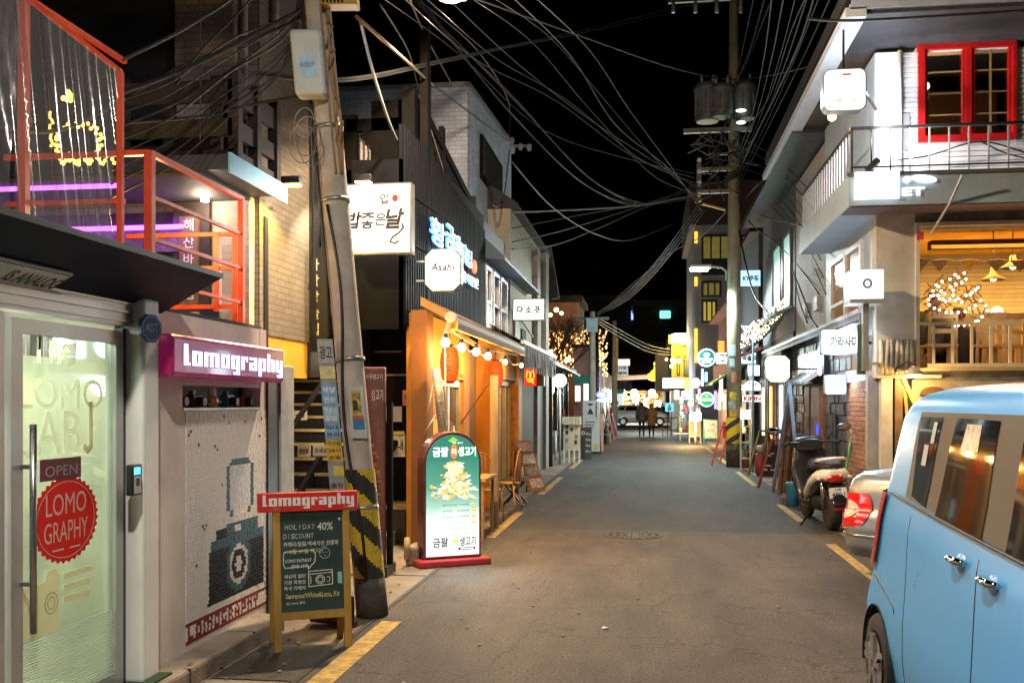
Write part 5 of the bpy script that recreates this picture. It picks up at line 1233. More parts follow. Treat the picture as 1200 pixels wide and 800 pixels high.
MB().box(-6.3,-5.2,45.4,45.5,3.0,5.2).build('window',glow('amber_win',(1,.5,.1),.8),t)
b = MB(); q = thing('wall_lamp','twin amber wall lamp glowing on the trunk side of the bare tree','lamp',PY(666,420,39))
for px,py,r in ((666,421,.10),(663,423,.06),(652,363,.09),(645,369,.07),(658,367,.07)):
 x,z = FY(px,py,39); b.ball((x,39,z),r)
b.build('globe',glow('lamp_amber',(1,.75,.3),10),q)
# traffic cone etc
t = thing('traffic_cone','orange red traffic cone with white bands by the dark storefront','traffic cone',(-3.6,33,0))
x,y = -2.62,0; yv = 25.3
M_cone = mat('cone_red',(.62,.05,.03),.5,var=.15); t.location = (-2.62,25.0,0)
def cone(px,pyt,pyb,Y):
 x,z1 = FY(px,pyt,Y); t.location = (x,Y,0)
 prof = [(.155,.05),(.03,z1)]
 MB().box(x - .19,x + .19,Y - .19,Y + .19,0,.05).build('base',M_black,t)
 rr_ = lambda z: .155 + (.03 - .155) * (z - .05) / (z1 - .05)
 for k,(f0,f1) in enumerate(((0,.3),(.3,.45),(.45,.62),(.62,.75),(.75,1))):
  za,zb = .05 + f0 * (z1 - .05),.05 + f1 * (z1 - .05)
  MB().cyl((x,Y,za),(x,Y,zb),rr_(za) + (.004 if k % 2 else 0),rr_(zb) + (.004 if k % 2 else 0),20).build('white_band' if k % 2 else 'body',mat('cone_white',(.7,.68,.66),.5) if k % 2 else M_cone,t)
cone(631,490,529,30.5)
for k,(px,h) in enumerate(((643,.9),(651,.85))):
 x,z = FY(px,500,29.5); q = thing('bollard',('yellow and black' if k == 0 else 'white') + ' thin bollard post beside the traffic cone','bollard',(x,29.5,0)); MB().cyl((x,29.5,0),(x,29.5,h),.035,n=10).build('post',mat('bollard_%d' % k,(.12,.1,.03) if k == 0 else (.7,.7,.7),.5),q); MB().cyl((x,29.5,h),(x,29.5,h + .02),.04,n=10).build('cap',M_white,q)
# cream stand sign with scalloped roof
Yk = 28.2; x0,z1 = FY(659,488,Yk); x1,z0 = FY(681,497,Yk); M_cr = mat('stand_cream',(.60,.56,.42),.6,var=.1)
t = thing('menu_stand','cream wooden menu stand with scalloped awning top and picket base','menu stand',((x0 + x1) / 2,Yk,0))
MB().box(x0 + .03,x1 - .03,Yk - .02,Yk + .03,.35,z0 + .02).build('board',M_cr,t)
for k in range(7): MB().box(x0 + (x1 - x0) * k / 7 + .004,x0 + (x1 - x0) * (k + 1) / 7 - .004,Yk - .09,Yk + .09,z0 - .01 * (k % 2),z1 - .0).build('awning_slat',M_cr if k % 2 else mat('stand_cream2',(.68,.65,.5),.6),t)
for k in range(4): MB().box(x0 + .03 + (x1 - x0 - .1) * k / 3,x0 + .07 + (x1 - x0 - .1) * k / 3,Yk - .03,Yk + .03,0,.4).build('picket',M_white,t)
for k,(u,w,c) in enumerate(((.25,.8,0),(.25,.95,0),(.5,.88,0),(.25,.6,1),(.75,.95,2),(.75,.7,1),(.72,.55,0))):
 MB().box(x0 + (x1 - x0) * u - .035,x0 + (x1 - x0) * u + .035,Yk - .03,Yk - .02,z0 * w - .06,z0 * w + .04).build('picture',mat('pic_%d' % c,[(.04,.03,.03),(.2,.3,.2),(.55,.35,.08)][c],.6),t)
# black chalk menu board
x0,z1 = FY(681,500,30); x1,_ = FY(693,500,30)
t = thing('menu_board','small black chalk menu board between the cream stand and the white sign','sandwich board',((x0 + x1) / 2,30,0))
Fq = Fr(((x0 + x1) / 2,30,0),(1,0,0),(0,-1,.18),(0,.18,1)); w = (x1 - x0) / 2
MB().fbox(Fq,-w,w,.0,z1,-.03,0).build('board',M_black,t)
for k in range(4): text('메뉴',Fq,.06,z1 * (.75 - .18 * k),.08,CH['w'],'chalk_writing',t,d=.003,fit=.16)
MB().strip(Fq,[(-.1 + .05 * math.cos(i),z1 * .82 + .05 * math.sin(i)) for i in range(7)],.02,.001,.004).build('chalk_drawing',CH['w'],t)
# tall white stand sign with black triangle drawing
Yk = 34; x0,z1 = FY(683,469,Yk); x1,_ = FY(702,469,Yk)
t = thing('stand_sign','tall pale grey stand sign with black triangle and bowl drawing','sign',((x0 + x1) / 2,Yk,0))
cx = (x0 + x1) / 2; w = (x1 - x0) / 2; b = MB(); F = FF(Yk)
b.poly(F,[(cx - w,.05),(cx + w * 1.25,.05),(cx + w,z1),(cx - w,z1)],-.2,0); b.build('panel',mat('stand_grey',(.56,.56,.60),.5,var=.06),t)
MB().box(cx + w * 1.1,cx + w * 1.5,Yk,Yk + .2,.05,z1 * .75).build('side_panel',mat('stand_pink',(.6,.32,.25),.5),t)
b = MB(); b.poly(F,[(cx - w * .45,z1 * .74),(cx + w * .35,z1 * .74),(cx - .02,z1 * .86)],0,.01); b.poly(F,[(cx - w * .4,z1 * .94),(cx + w * .3,z1 * .94),(cx + w * .1,z1 * .9),(cx - w * .2,z1 * .9)],0,.01); b.strip(F,[(cx + w * .65,z1 * .95),(cx + w * .65,z1 * .68)],.03,0,.01)
for k in range(5): b.fbox(F,cx - w * .7,cx + w * (.5 - .1 * k),z1 * (.58 - .05 * k),z1 * (.595 - .05 * k),0,.008)
b.build('print',M_ink,t); MB().box(cx + .1,cx + .25,Yk - .01,Yk,.12,.3).build('yellow_mark',mat('mark_y',(.6,.5,.05),.5),t)
MB().box(cx - w,cx + w * 1.3,Yk - .25,Yk + .25,0,.05).build('base',M_dg,t)
# poles on the left, further away
def pole(px,pyt,Y,r,lb,X0=None,m=None,arms=1):
 x,z1 = FY(px,pyt,Y); q = thing('utility_pole',lb,'utility pole',(x,Y,0))
 MB().tube([(x,Y,0),(x,Y,z1 / 2),(x,Y,z1)],[r,r * .85,r * .7],14).build('shaft',m or M_pole,q)
 for k in range(arms): MB().box(x - .6,x + .6,Y - .05,Y + .05,z1 - .3 - .7 * k,z1 - .2 - .7 * k).build('crossarm',mat('arm_steel',(.18,.18,.19),.5,.6),q)
 return q,x,z1
q,x,z = pole(694,365,36,.15,'far left concrete pole carrying a small white box among the street signs')
MB().box(x - .2,x + .2,35.75,35.9,z - .75,z - .25).build('meter_box',mat('meter_blue',(.35,.5,.6),.4),q)
pole(699.5,372,37.5,.10,'thin dark pole just behind the far left concrete pole',arms=0,m=M_dg)
q,x,z = pole(720,376,52,.16,'far pole with a yellow wrapped strip on its side',arms=0)
MB().box(x + .08,x + .2,51.8,51.86,z - 2.8,z - .9).build('yellow_strip',mat('strip_y',(.6,.45,.03),.5),q)
# teal sign, blue neon fish sign, pink houses, banners
def flat_sign(px0,px1,pyt,pyb,Y,name,lb,m,s='',ink=None,cat='sign',dep=.12,post=False,fit=.8,sh=.45,group=None):
 x0,z1 = FY(px0,pyt,Y); x1,z0 = FY(px1,pyb,Y); q = thing(name,lb,cat,((x0 + x1) / 2,Y,z0),group)
 MB().box(x0 - .01,x1 + .01,Y,Y + dep,z0 - .01,z1 + .01).build('case',mat('case_dark',(.05,.05,.055),.5),q); MB().box(x0,x1,Y - .012,Y,z0,z1).build('face',m,q)
 if s:
  ls = s.split('|'); n = len(ls); hh = (z1 - z0) / n
  for k,ln in enumerate(ls): text(ln,FF(Y - .012),(x0 + x1) / 2,z1 - (k + .5 + sh / 2) * hh,hh * sh,ink or M_ink,'lettering',q,d=.004,fit=(x1 - x0) * fit,bold=.05)
 if post: MB().cyl(((x0 + x1) / 2,Y + dep / 2,0),((x0 + x1) / 2,Y + dep / 2,z0),.03,n=8).build('post',M_alu,q)
 return q
flat_sign(672,692,439,449,38,'shop_sign','small green teal sign board under the far left pole',mat('teal_board',(.02,.28,.20),.5),'',dep=.3)
flat_sign(674,680,452,470,39,'lit_window','narrow white lit shop opening under the teal sign',glow('pale_open',(.9,.95,.9),1.6),cat='window')
flat_sign(684,690,449,470,40,'lit_window','pale green lit shop opening behind the tall stand sign',glow('pale_open2',(.7,1,.85),1.2),cat='window')
x,z = FY(705,464,37); t = thing('neon_sign','small blue and white neon sign shaped like a fish','sign',(x,37,z)); F = FF(37)
MB().poly(F,[(x + .2 * math.cos(i * PI / 10),z + .05 + .14 * math.sin(i * PI / 10)) for i in range(20)],0,.06).build('fish',glow('neon_blue',(.12,.15,1),2.5),t); MB().poly(F,[(x + .12 * math.cos(i * PI / 10),z + .05 + .06 * math.sin(i * PI / 10)) for i in range(20)],.06,.08).build('fish_core',glow('neon_w',(.9,.9,1),3),t)
MB().fbox(F,x - .17,x + .17,z - .2,z - .12,0,.05).build('underline',MC['glow_neon_w'],t); MB().bar((x,37.0,z - .1),(x - .4,37.1,z - .1),.03).build('bracket',M_dg,t)
t = thing('pink_house','pinkish lit narrow house behind the far left poles','building',(-3.5,44,0))
MB().box(-3.1,-2.3,41.5,52,0,4.0).build('wall',mat('pink_render',(.34,.24,.27),.8,var=.25,scale=1.5),t)
MB().box(-3.2,-2.2,41.4,52,4.0,4.15).build('roof',M_dg,t)
for y in (42.5,45.5,48.5): MB().box(-2.31,-2.27,y,y + 1.6,.1,2.4).build('door',mat('door_brown',(.16,.08,.06),.6),t)
lamp('pink_spill',(-1.9,44,2.6),40,(1,.6,.9),parent=t)
for k,(px,lb,col) in enumerate(((714,'salmon coloured leaning sign panel on the far left',(.55,.16,.10)),(719,'lilac leaning sign panel next to the salmon one',(.42,.36,.55)),(709,'grey leaning sign panel before the salmon one',(.3,.3,.36)))):
 Y = 46 + k * 2.5 if k < 2 else 43; x,z1 = FY(px,476 if k != 1 else 484,Y); q = thing('leaning_signboard',lb,'sign',(x,Y,0)); MB().bar((x + .25,Y,0),(x - .1,Y,z1),.3,.06).build('panel',mat('panel_%d' % k,col,.5,var=.2),q); MB().bar((x - .25,Y + .3,0),(x - .08,Y + .05,z1 * .95),.05).build('prop',M_dg,q)
t = thing('plant_pot','dark planter with low shrub at the far left kerb','plant',(-2.4,47,0))
x,_ = FY(706,500,42); MB().box(x - .3,x + .2,41.8,42.3,0,.35).build('pot',M_dg,t)
b = MB()
for k in range(120):
 p = Vector((x + rr.uniform(-.3,.2),42 + rr.uniform(-.2,.3),.35 + rr.uniform(0,.5))); d = Vector((rr.uniform(-.1,.1),rr.uniform(-.1,.1),rr.uniform(0,.12))); b.add([p,p + d + Vector((.03,0,0)),p + d * 1.6,p + d - Vector((.03,0,0))],[(0,1,2,3)])
b.build('foliage',mat('leaf_dark',(.05,.08,.03),.7),t)
# right corner building with cafe window
YW = 13.5; XC = 2.94; FW = FF(YW); FSd = FRT(XC)
M_side = mat('siding_white',(.80,.80,.82),.6,var=.07,scale=3,dirt=.12)
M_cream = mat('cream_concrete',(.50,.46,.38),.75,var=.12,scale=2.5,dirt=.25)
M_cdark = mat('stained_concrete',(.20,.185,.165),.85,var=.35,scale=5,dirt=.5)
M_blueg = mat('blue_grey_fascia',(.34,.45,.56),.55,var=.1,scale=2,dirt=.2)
t = thing('corner_building','two storey corner building with white boarded upper floor, red window and cafe below','building',(5,14,0))
def fx(px,py): return FY(px,py,YW)
wx0,wz1 = fx(1072,266); _,wz0 = fx(1072,431); wx1 = 7.4
XE = 9.0
# ground floor walls round the cafe opening
b = MB(); b.box(XC,wx0,YW,YW + .25,2.05,4.2); b.build('pier',M_cream,t)
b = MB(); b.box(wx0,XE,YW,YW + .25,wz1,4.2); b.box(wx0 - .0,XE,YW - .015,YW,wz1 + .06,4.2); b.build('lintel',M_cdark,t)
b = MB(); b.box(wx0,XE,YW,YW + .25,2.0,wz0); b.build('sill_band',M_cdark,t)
b = MB(); b.box(XC + .45,XE,YW + .02,YW + .25,0,2.0); b.build('base_wall',mat('base_grey',(.40,.38,.35),.8,var=.12,dirt=.3),t)
b = MB(); b.box(wx1,XE,YW,YW + .25,wz0,wz1); b.build('wall',M_cream,t)
for (u0,u1,w0,w1,nm) in ((wx0 - .0,wx0 + .05,wz0,wz1 + .05,'jamb'),(wx0 + .05,wx1,wz1 + .0,wz1 + .05,'head'),(wx0 - .02,wx1,wz0 - .04,wz0,'sill')): MB().box(u0,u1,YW - .05,YW - .001,w0,w1).build('window_' + nm,mat('frame_cream',(.62,.56,.44),.5,var=.08),t)
# side wall on the street
b = MB(); b.box(XC,XC + .2,YW + .25,17.2,2.6,4.2); b.build('side_wall',M_blueg,t)
y0 = 13.75; fr_ = MB(); FSs = FRT(XC)
for u0,u1,w0,w1 in ((-16.6,-16.5,2.75,3.95),(-15.45,-15.35,2.75,3.95),(-14.35,-14.25,2.75,3.95),(-16.5,-14.35,3.88,3.95),(-16.5,-14.35,2.75,2.82),(-16.5,-14.35,3.2,3.25)): fr_.fbox(FSs,u0,u1,w0,w1,0,.05)
f = fr_.build('side_window',mat('frame_bluewhite',(.5,.54,.58),.5),t); MB().fbox(FSs,-16.5,-14.35,2.82,3.88,.005,.012).build('pane',mat('brown_pane',(.16,.09,.05),.15,var=.3,emit=.12,ecol=(.5,.25,.08)),f)
# grey posts under the slab corner and pipes
for px0,px1,nm,m,Y in ((1017,1032,'grey_post',mat('post_grey',(.33,.33,.34),.7,var=.12,dirt=.3),13.62),(1033,1046,'white_post',mat('post_white',(.60,.58,.55),.6,var=.1,dirt=.3),13.40),(1049,1058,'brown_pipe',mat('pipe_brown',(.20,.14,.09),.5),13.4)):
 x0,_ = FY(px0,500,Y); x1,_ = FY(px1,500,Y); MB().box(x0,x1,Y,Y + .15,0,2.06).build(nm,m,t)
x0,_ = FY(1030,500,YW); MB().box(XC - .02,wx0 + .3,YW - .12,YW + .2,2.02,2.06).build('ledge',mat('ledge_grey',(.4,.4,.4),.6),t)
for k in range(7):
 x = XC + .05 + k * .062; MB().tube([(x,YW - .05,2.06),(x + .01,YW - .055,2.3),(x + (.03 if k % 2 else 0),YW - .04,2.52)],[.04,.034,.025],8).build('curtain_fold',mat('curtain_cream',(.50,.45,.34),.9),t)
# balcony slab
sx0,sy0 = 2.48,12.9; sz0,sz1 = 4.16,4.55
MB().box(sx0,XE,sy0,YW + .3,sz0,sz1).build('balcony_slab',M_blueg,t); MB().box(sx0,XC + .2,YW + .3,17.0,sz0,sz1).build('balcony_slab',M_blueg,t)
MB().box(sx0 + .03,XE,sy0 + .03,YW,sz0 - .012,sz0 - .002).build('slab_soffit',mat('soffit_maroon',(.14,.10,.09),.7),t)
MB().box(sx0 - .02,XE,sy0 - .02,sy0 - .001,sz1 - .03,sz1 + .02).build('slab_edge',mat('edge_dark',(.1,.11,.12),.5),t)
# upper storey: boarded walls, each board its own course
uz0,uz1 = sz1,6.25
rx0,rz1 = fx(1075,52); rx1,rz0 = fx(1190,164)
b = MB(); b.box(XC + .02,rx0,YW + .02,YW + .2,uz0,uz1); b.box(rx1,XE,YW + .02,YW + .2,uz0,uz1); b.box(rx0,rx1,YW + .02,YW + .2,uz0,rz0); b.box(rx0,rx1,YW + .02,YW + .2,rz1,uz1); b.build('upper_core',M_side,t); MB().box(XC + .02,XC + .2,YW + .2,17.2,uz0,uz1).build('upper_core',M_blueg,t)
rx0,rz1 = fx(1075,52); rx1,rz0 = fx(1190,164)
n = 26
for k in range(n):
 za = uz0 + (uz1 - uz0) * k / n; zb = uz0 + (uz1 - uz0) * (k + 1) / n - .008
 def board(xa,xb): MB().add([(xa,YW + .02,za),(xb,YW + .02,za),(xb,YW + .02,zb),(xa,YW + .02,zb),(xa,YW - .012,za),(xb,YW - .012,za),(xb,YW + .004,zb),(xa,YW + .004,zb)],[(4,5,6,7),(0,1,5,4),(3,7,6,2),(0,4,7,3),(1,2,6,5)]).build('board',M_side,t)
 if zb > rz0 and za < rz1: board(XC + .30,rx0); board(rx1,XE)
 else: board(XC + .30,XE)
b = MB(); b.box(XC - .01,XC + .30,YW - .02,YW + .02,uz0,uz1); b.build('corner_board',mat('corner_white',(.62,.63,.66),.5,var=.06),t); MB().box(XC - .02,XC - .002,YW - .0,17.2,uz0,uz1).build('side_boards',M_blueg,t)
MB().cyl((XC + .28,YW - .06,uz0),(XC + .28,YW - .06,uz1),.03,n=8).build('downpipe',M_side,t)
MB().box(rx0 - .22,rx0 - .1,YW - .03,YW - .012,rz0 - .1,rz1 - .9).build('shutter_strip',mat('strip_lilac',(.3,.28,.32),.6),t)
# red window
win = MB(); d0,d1 = -.03,.05; e = .085
for u0,u1,w0,w1 in ((rx0,rx0 + e,rz0,rz1),(rx1 - e * .5,rx1,rz0,rz1),(rx0 + e,rx1 - e * .5,rz1 - e,rz1),(rx0 + e,rx1 - e * .5,rz0,rz0 + e)): win.fbox(FW,u0,u1,w0,w1,d0,d1)
M_wred = mat('window_red',(.40,.008,.008),.4,var=.12,scale=5)
wi = win.build('window',M_wred,t)
b = MB(); xm = (rx0 + rx1) / 2 + .03; b.fbox(FW,xm - .035,xm + .035,rz0 + e,rz1 - e,-.04,.02)
for q0,q1 in ((rx0 + e,xm - .035),(xm + .035,rx1 - e * .5)):
 b.fbox(FW,q0,q0 + .04,rz0 + e,rz1 - e,-.05,.0); b.fbox(FW,q1 - .04,q1,rz0 + e,rz1 - e,-.05,.0)
b.build('casement',M_wred,wi)
b = MB()
for q0,q1 in ((rx0 + e + .04,xm - .075),(xm + .075,rx1 - e * .5 - .04)):
 for k in range(1,4): z = rz0 + e + (rz1 - rz0 - 2 * e) * k / 4; b.fbox(FW,q0,q1,z - .008,z + .008,-.05,-.03)
 if q0 > xm: b.fbox(FW,(q0 + q1) / 2 - .01,(q0 + q1) / 2 + .01,rz0 + e,rz1 - e,-.05,-.031)
b.build('glazing_bars',mat('bar_tan',(.26,.18,.09),.5),wi)
MB().fbox(FW,rx0 + e,rx1 - e * .5,rz0 + e,rz1 - e,-.065,-.06).build('pane',glass('window_glass',(.8,.75,.65),.12),wi)
b = MB(); b.box(rx0 - .3,rx1 + .3,YW + 1.6,YW + 1.65,uz0,uz1 - .05); b.build('room_wall',mat('room_brown',(.16,.08,.03),.8,var=.3,scale=2),t)
b = MB(); x,z = fx(1091,94); b.ball((x,YW + .25,z),.05); b.build('room_bulb',glow('room_bulb',(1,.55,.25),12),t); lamp('room_light',(x,YW + .35,z - .1),9,(1,.7,.35),parent=t)
# railing
t2 = thing('balcony_railing','thin dark balcony railing in front of the red window','railing',(sx0,sy0,sz1))
M_rail = mat('rail_black',(.03,.03,.033),.45,.4); M_bal = mat('baluster_grey',(.33,.33,.34),.5,.3)
zt = 5.14
MB().bar((sx0 + .05,sy0 + .06,zt),(XE,sy0 + .06,zt),.035).build('top_rail',M_rail,t2); MB().bar((sx0 + .05,sy0 + .06,zt),(sx0 + .05,17.0,zt),.035).build('top_rail',M_rail,t2)
k = 0; x = sx0 + .05
while x < 5.6: MB().bar((x,sy0 + .06,sz1),(x,sy0 + .06,zt),.018).build('baluster',M_bal if x > 3.1 else M_rail,t2); x += .232
y = sy0 + .25
while y < 17: MB().bar((sx0 + .05,y,sz1),(sx0 + .05,y,zt),.018).build('baluster',M_bal,t2); y += .2
MB().bar((sx0 + .05,sy0 + .06,sz1 + .1),(XE,sy0 + .06,sz1 + .1),.02).build('bottom_rail',M_rail,t2)
# eaves and roof
ex,ey,ez = 2.4,12.3,6.34
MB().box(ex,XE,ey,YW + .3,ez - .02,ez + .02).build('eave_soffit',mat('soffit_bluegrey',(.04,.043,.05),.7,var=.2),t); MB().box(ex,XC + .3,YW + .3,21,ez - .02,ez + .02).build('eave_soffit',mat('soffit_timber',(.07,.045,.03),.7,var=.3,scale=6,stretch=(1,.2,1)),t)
for k in range(3): MB().box(ex - .03 + .03 * k,XE,ey - .04 + .025 * k,ey + .02 + .025 * k,ez + .03 + k * .07,ez + .092 + k * .07).build('fascia_board',mat('fascia_white',(.40,.50,.68),.5,var=.08),t)
MB().box(ex - .08,ex + .16,ey - .04,21,ez - .06,ez + .05).build('gutter',mat('gutter_blue',(.62,.72,.86),.4,var=.08),t)
MB().box(ex - .02,XE + 1,ey,21,ez + .25,ez + .45).build('roof',mat('roof_black',(.03,.03,.035),.8),t)
# flood lamp's blown out pool drawn as a glowing panel, name letters, its lamp
F9 = FF(sy0 - .022)
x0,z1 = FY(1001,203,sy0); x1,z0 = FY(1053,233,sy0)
t2 = thing('name_sign','name letters ET beside a glowing panel drawn as flood light on the fascia','sign',(x0,sy0,z0))
MB().fbox(F9,x0,x1,z0,z1,0,.03).build('panel',glow('flood_pool',(1,.98,1),1.6),t2)
x2,za = FY(1057,230,sy0); x3,_ = FY(1083,230,sy0); text('ET',F9,(x2 + x3) / 2,za,.10,glow('name_letters',(1,1,1),1.6),'lettering',t2,d=.01,fit=x3 - x2,bold=.03)
b = MB(); xq,zq = FY(1082,210,sy0); b.poly(F9,[(xq + .15 * math.cos(i * PI / 8) ,zq + .045 * math.sin(i * PI / 8) - .02 * math.cos(i * PI / 8)) for i in range(16)],0,.015); xq2,zq2 = FY(1062,211,sy0); b.poly(F9,[(xq2 + .05 * math.cos(i * PI / 5),zq2 + .04 * math.sin(i * PI / 5)) for i in range(10)],0,.015); b.build('logo_shape',MC['glow_name_letters'],t2)
lamp('name_spill',((x0 + x1) / 2 + .1,sy0 - .12,z1 + .40),70,(1,.98,.96),'SPOT',.05,aim((.35,.8,.12)),t2,spot=130)
x,z = FY(1021,196,sy0 + .1)
t2 = thing('flood_lamp','small black flood lamp tilted on the balcony edge above the glowing flood light patch','lamp',(x,sy0,z))
MB().bar((x - .06,sy0 + .08,z - .06),(x + .08,sy0 + .05,z + .08),.14,.07).build('housing',M_black,t2); MB().bar((x,sy0 + .1,sz1),(x,sy0 + .08,z),.03).build('bracket',M_black,t2)
# rounded lit sign under the eave and orange bulb
Yk = 12.6; x0,z1 = FY(966,83,Yk); x1,z0 = FY(1014,128,Yk); w,h = x1 - x0,z1 - z0
t2 = thing('hanging_sign','rounded square white lit sign hanging under the blue white eave','sign',(x0,Yk,z0))
def rrect(x0,x1,z0,z1,r): return [((x1 if c in (0,3) else x0) + (-r if c in (0,3) else r) + r * math.cos(a),(z1 if c < 2 else z0) + (-r if c < 2 else r) + r * math.sin(a)) for c in range(4) for a in [c * PI / 2 + i * PI / 12 for i in range(7)]]
MB().poly(FF(Yk),rrect(x0 - .015,x1 + .015,z0 - .015,z1 + .015,.09),-.16,0).build('case',mat('case_steelblue',(.3,.38,.45),.4,.3),t2); MB().poly(FF(Yk),rrect(x0,x1,z0,z1,.08),0,.012).build('face',M_sign,t2)
for px,s in ((980,'카페'),(998,'2층')): x,z = FY(px,122,Yk); text(s,FF(Yk),x,z,.06,mat('faint_ink',(.25,.25,.27),.6),'lettering',t2,d=.016)
MB().box((x0 + x1) / 2 - .03,(x0 + x1) / 2 + .07,Yk - .014,Yk - .01,z1 - .07,z1 - .05).build('red_mark',mat('patch_red2',(.6,.05,.05),.5),t2)
MB().bar(((x0 + x1) / 2,Yk + .08,z1),((x0 + x1) / 2,Yk + .08,ez),.025).build('hanger',M_black,t2); MB().bar((x1,Yk + .08,(z0 + z1) / 2),(XC,YW,(z0 + z1) / 2),.03).build('bracket',M_black,t2)
lamp('hanging_sign_spill',((x0 + x1) / 2,Yk - .3,(z0 + z1) / 2),20,(.95,.97,1),'AREA',.4,aim((-.2,-1,0)),t2,sy=.4)
lamp('hanging_sign_spill',(x0 - .12,Yk + .4,(z0 + z1) / 2),16,(.7,.85,1),'POINT',.1,None,t2)  # unseen lamp added left of the sign to brighten the gutter
lamp('hanging_sign_spill',(x1 + .12,Yk + .2,(z0 + z1) / 2),34,(.85,.93,1),'POINT',.1,None,t2)  # unseen lamp added right of the sign to brighten the building
x,z = FY(975,137,13.3); t2 = thing('eave_bulb','small orange red bulb under the eave below the rounded sign','light bulb',(x,13.3,z)); MB().ball((x,13.3,z),.055).build('globe',glow('bulb_orange',(1,.4,.15),12),t2); MB().cyl((x,13.3,z + .04),(x,13.3,z + .12),.03,n=8).build('socket',M_black,t2)
lamp('eave_bulb_light',(x,13.25,z - .1),7,(1,.5,.2),parent=t2)
# cube lamp sign on a pole
Yk = 12.8; x0,z1 = FY(997,316,Yk); x1,z0 = FY(1036,350,Yk)
t2 = thing('cube_sign','white glowing cube sign with small grey ring on a bracket post','sign',(x0,Yk,z0))
cb = MB().box(x0,x1,Yk,Yk + .42,z0,z1).build('cube',glow('cube_white',(.93,.95,1),.62),t2,bevel=.012); MB().box(x0 - .01,x1 + .01,Yk - .01,Yk + .43,z0 - .05,z0).build('base_frame',M_alu,t2)
MB().strip(FF(Yk),[((x0 + x1) / 2 + .045 * math.cos(i * PI / 10),(z0 + z1) / 2 + .01 + .05 * math.sin(i * PI / 10)) for i in range(21)],.02,.001,.008).build('ring_mark',mat('ring_grey',(.12,.14,.16),.5),t2)
MB().box((x0 + x1) / 2 - .03,(x0 + x1) / 2 + .04,Yk + .1,Yk + .2,2.1,z0 - .05).build('post',M_alu,t2)
MB().box((x0 + x1) / 2 - .08,(x0 + x1) / 2 + .02,Yk + .2,Yk + .28,2.06,z0 - .3).build('panel_post',mat('panel_green',(.05,.12,.1),.5),t2); MB().bar(((x0 + x1) / 2,Yk + .15,2.2),(XC + .05,YW,2.2),.04).build('bracket',M_alu,t2)
# cafe interior
t2 = thing('cafe_interior','warm yellow lit cafe room with shelves behind the big window','cafe',(5,15,2))
M_yw = mat('cafe_yellow',(.68,.38,.06),.8,var=.12,scale=2); M_br = mat('cafe_brown',(.22,.11,.04),.7,var=.25,scale=4)
b = MB(); b.box(wx0 + .05,9,17.6,17.7,2.0,4.2); b.build('back_wall',M_yw,t2); b = MB(); b.box(wx0 - .45,wx0 - .4,YW + .25,17.6,2,4.2); b.build('side_wall',M_br,t2)
MB().box(wx0 - .4,9,YW + .25,17.6,2.0,2.05).build('floor',M_br,t2); MB().box(wx0 - .4,9,YW + .25,17.6,4.15,4.2).build('ceiling',M_yw,t2)
for k in range(9): MB().box(wx0 - .2,9,17.56,17.6,3.5 + k * .07,3.555 + k * .07).build('plank',mat('cafe_plank',(.50,.26,.05),.7,var=.15),t2)
MB().box(4.0,9,14.9,15.1,3.90,4.02).build('ceiling_beam',mat('beam_dark',(.05,.022,.008),.7),t2)
for z in (2.75,3.15): MB().box(5.0,8,17.3,17.58,z,z + .04).build('shelf',M_br,t2)
MB().box(4.75,4.95,17.3,17.58,2.05,3.5).build('cupboard',M_br,t2); MB().box(3.9,4.7,16.9,17.5,2.05,2.95).build('counter',mat('counter_tan',(.35,.2,.07),.6,var=.2),t2)
rr = random.Random(9)
for k in range(14):
 x = 5.05 + k * .2; z = 2.79 if k % 2 else 3.19; h = rr.uniform(.1,.28); col = rr.choice([(.1,.06,.03),(.5,.3,.06),(.6,.5,.3),(.25,.06,.03),(.08,.09,.08)])
 q = thing('jar',('upper' if not k % 2 == 1 else 'lower') + ' shelf jar, number ' + ('one','two','three','four','five','six','seven')[k // 2] + ' from the left in the yellow cafe room','jar',(x,17.44,z),'jars on the cafe shelves'); MB().lathe((x,17.44,z),[(.05,0),(.055,h * .6),(.025,h * .75),(.025,h)],10).build('body',mat('jar_%d' % (k % 5),col,.3),q)
lamp('cafe_light',(5,15.2,3.95),210,(1,.50,.09),'AREA',2,None,t2,sy=1.2); lamp('cafe_light',(7,15.5,3.95),120,(1,.50,.09),'AREA',2,None,t2,sy=1.2)
x,z = FY(1168,366,15.5); MB().ball((x,15.5,z),.09).build('table_lamp',glow('table_lamp',(1,.6,.15),6),t2)
# bunting, each pennant a part
q = thing('bunting','row of cloth pennants strung across the cafe room','bunting',(5,14.6,3.4))
for k,(px,c) in enumerate(((1078,1),(1101,1),(1136,2),(1167,1),(1195,1),(1215,2),(1118,0),(1150,0))):
 if c == 0: continue
 x,z = FY(px,305,14.6); _,zb = FY(px,319,14.6); MB().add([(x - .12,14.6,z),(x + .12,14.6,z),(x,14.59,zb),(x - .12,14.607,z),(x + .12,14.607,z),(x,14.597,zb)],[(0,1,2),(3,5,4)]).build('pennant',mat('pennant_%d' % c,(.33,.24,.16) if c == 1 else (.70,.45,.08),.9,var=.3,scale=30),q)
P = [PY(px,304 + (2 if k % 2 else 0),14.61) for k,px in enumerate(range(1074,1230,16))]; MB().tube(P,.006,5).build('string',M_black,q)
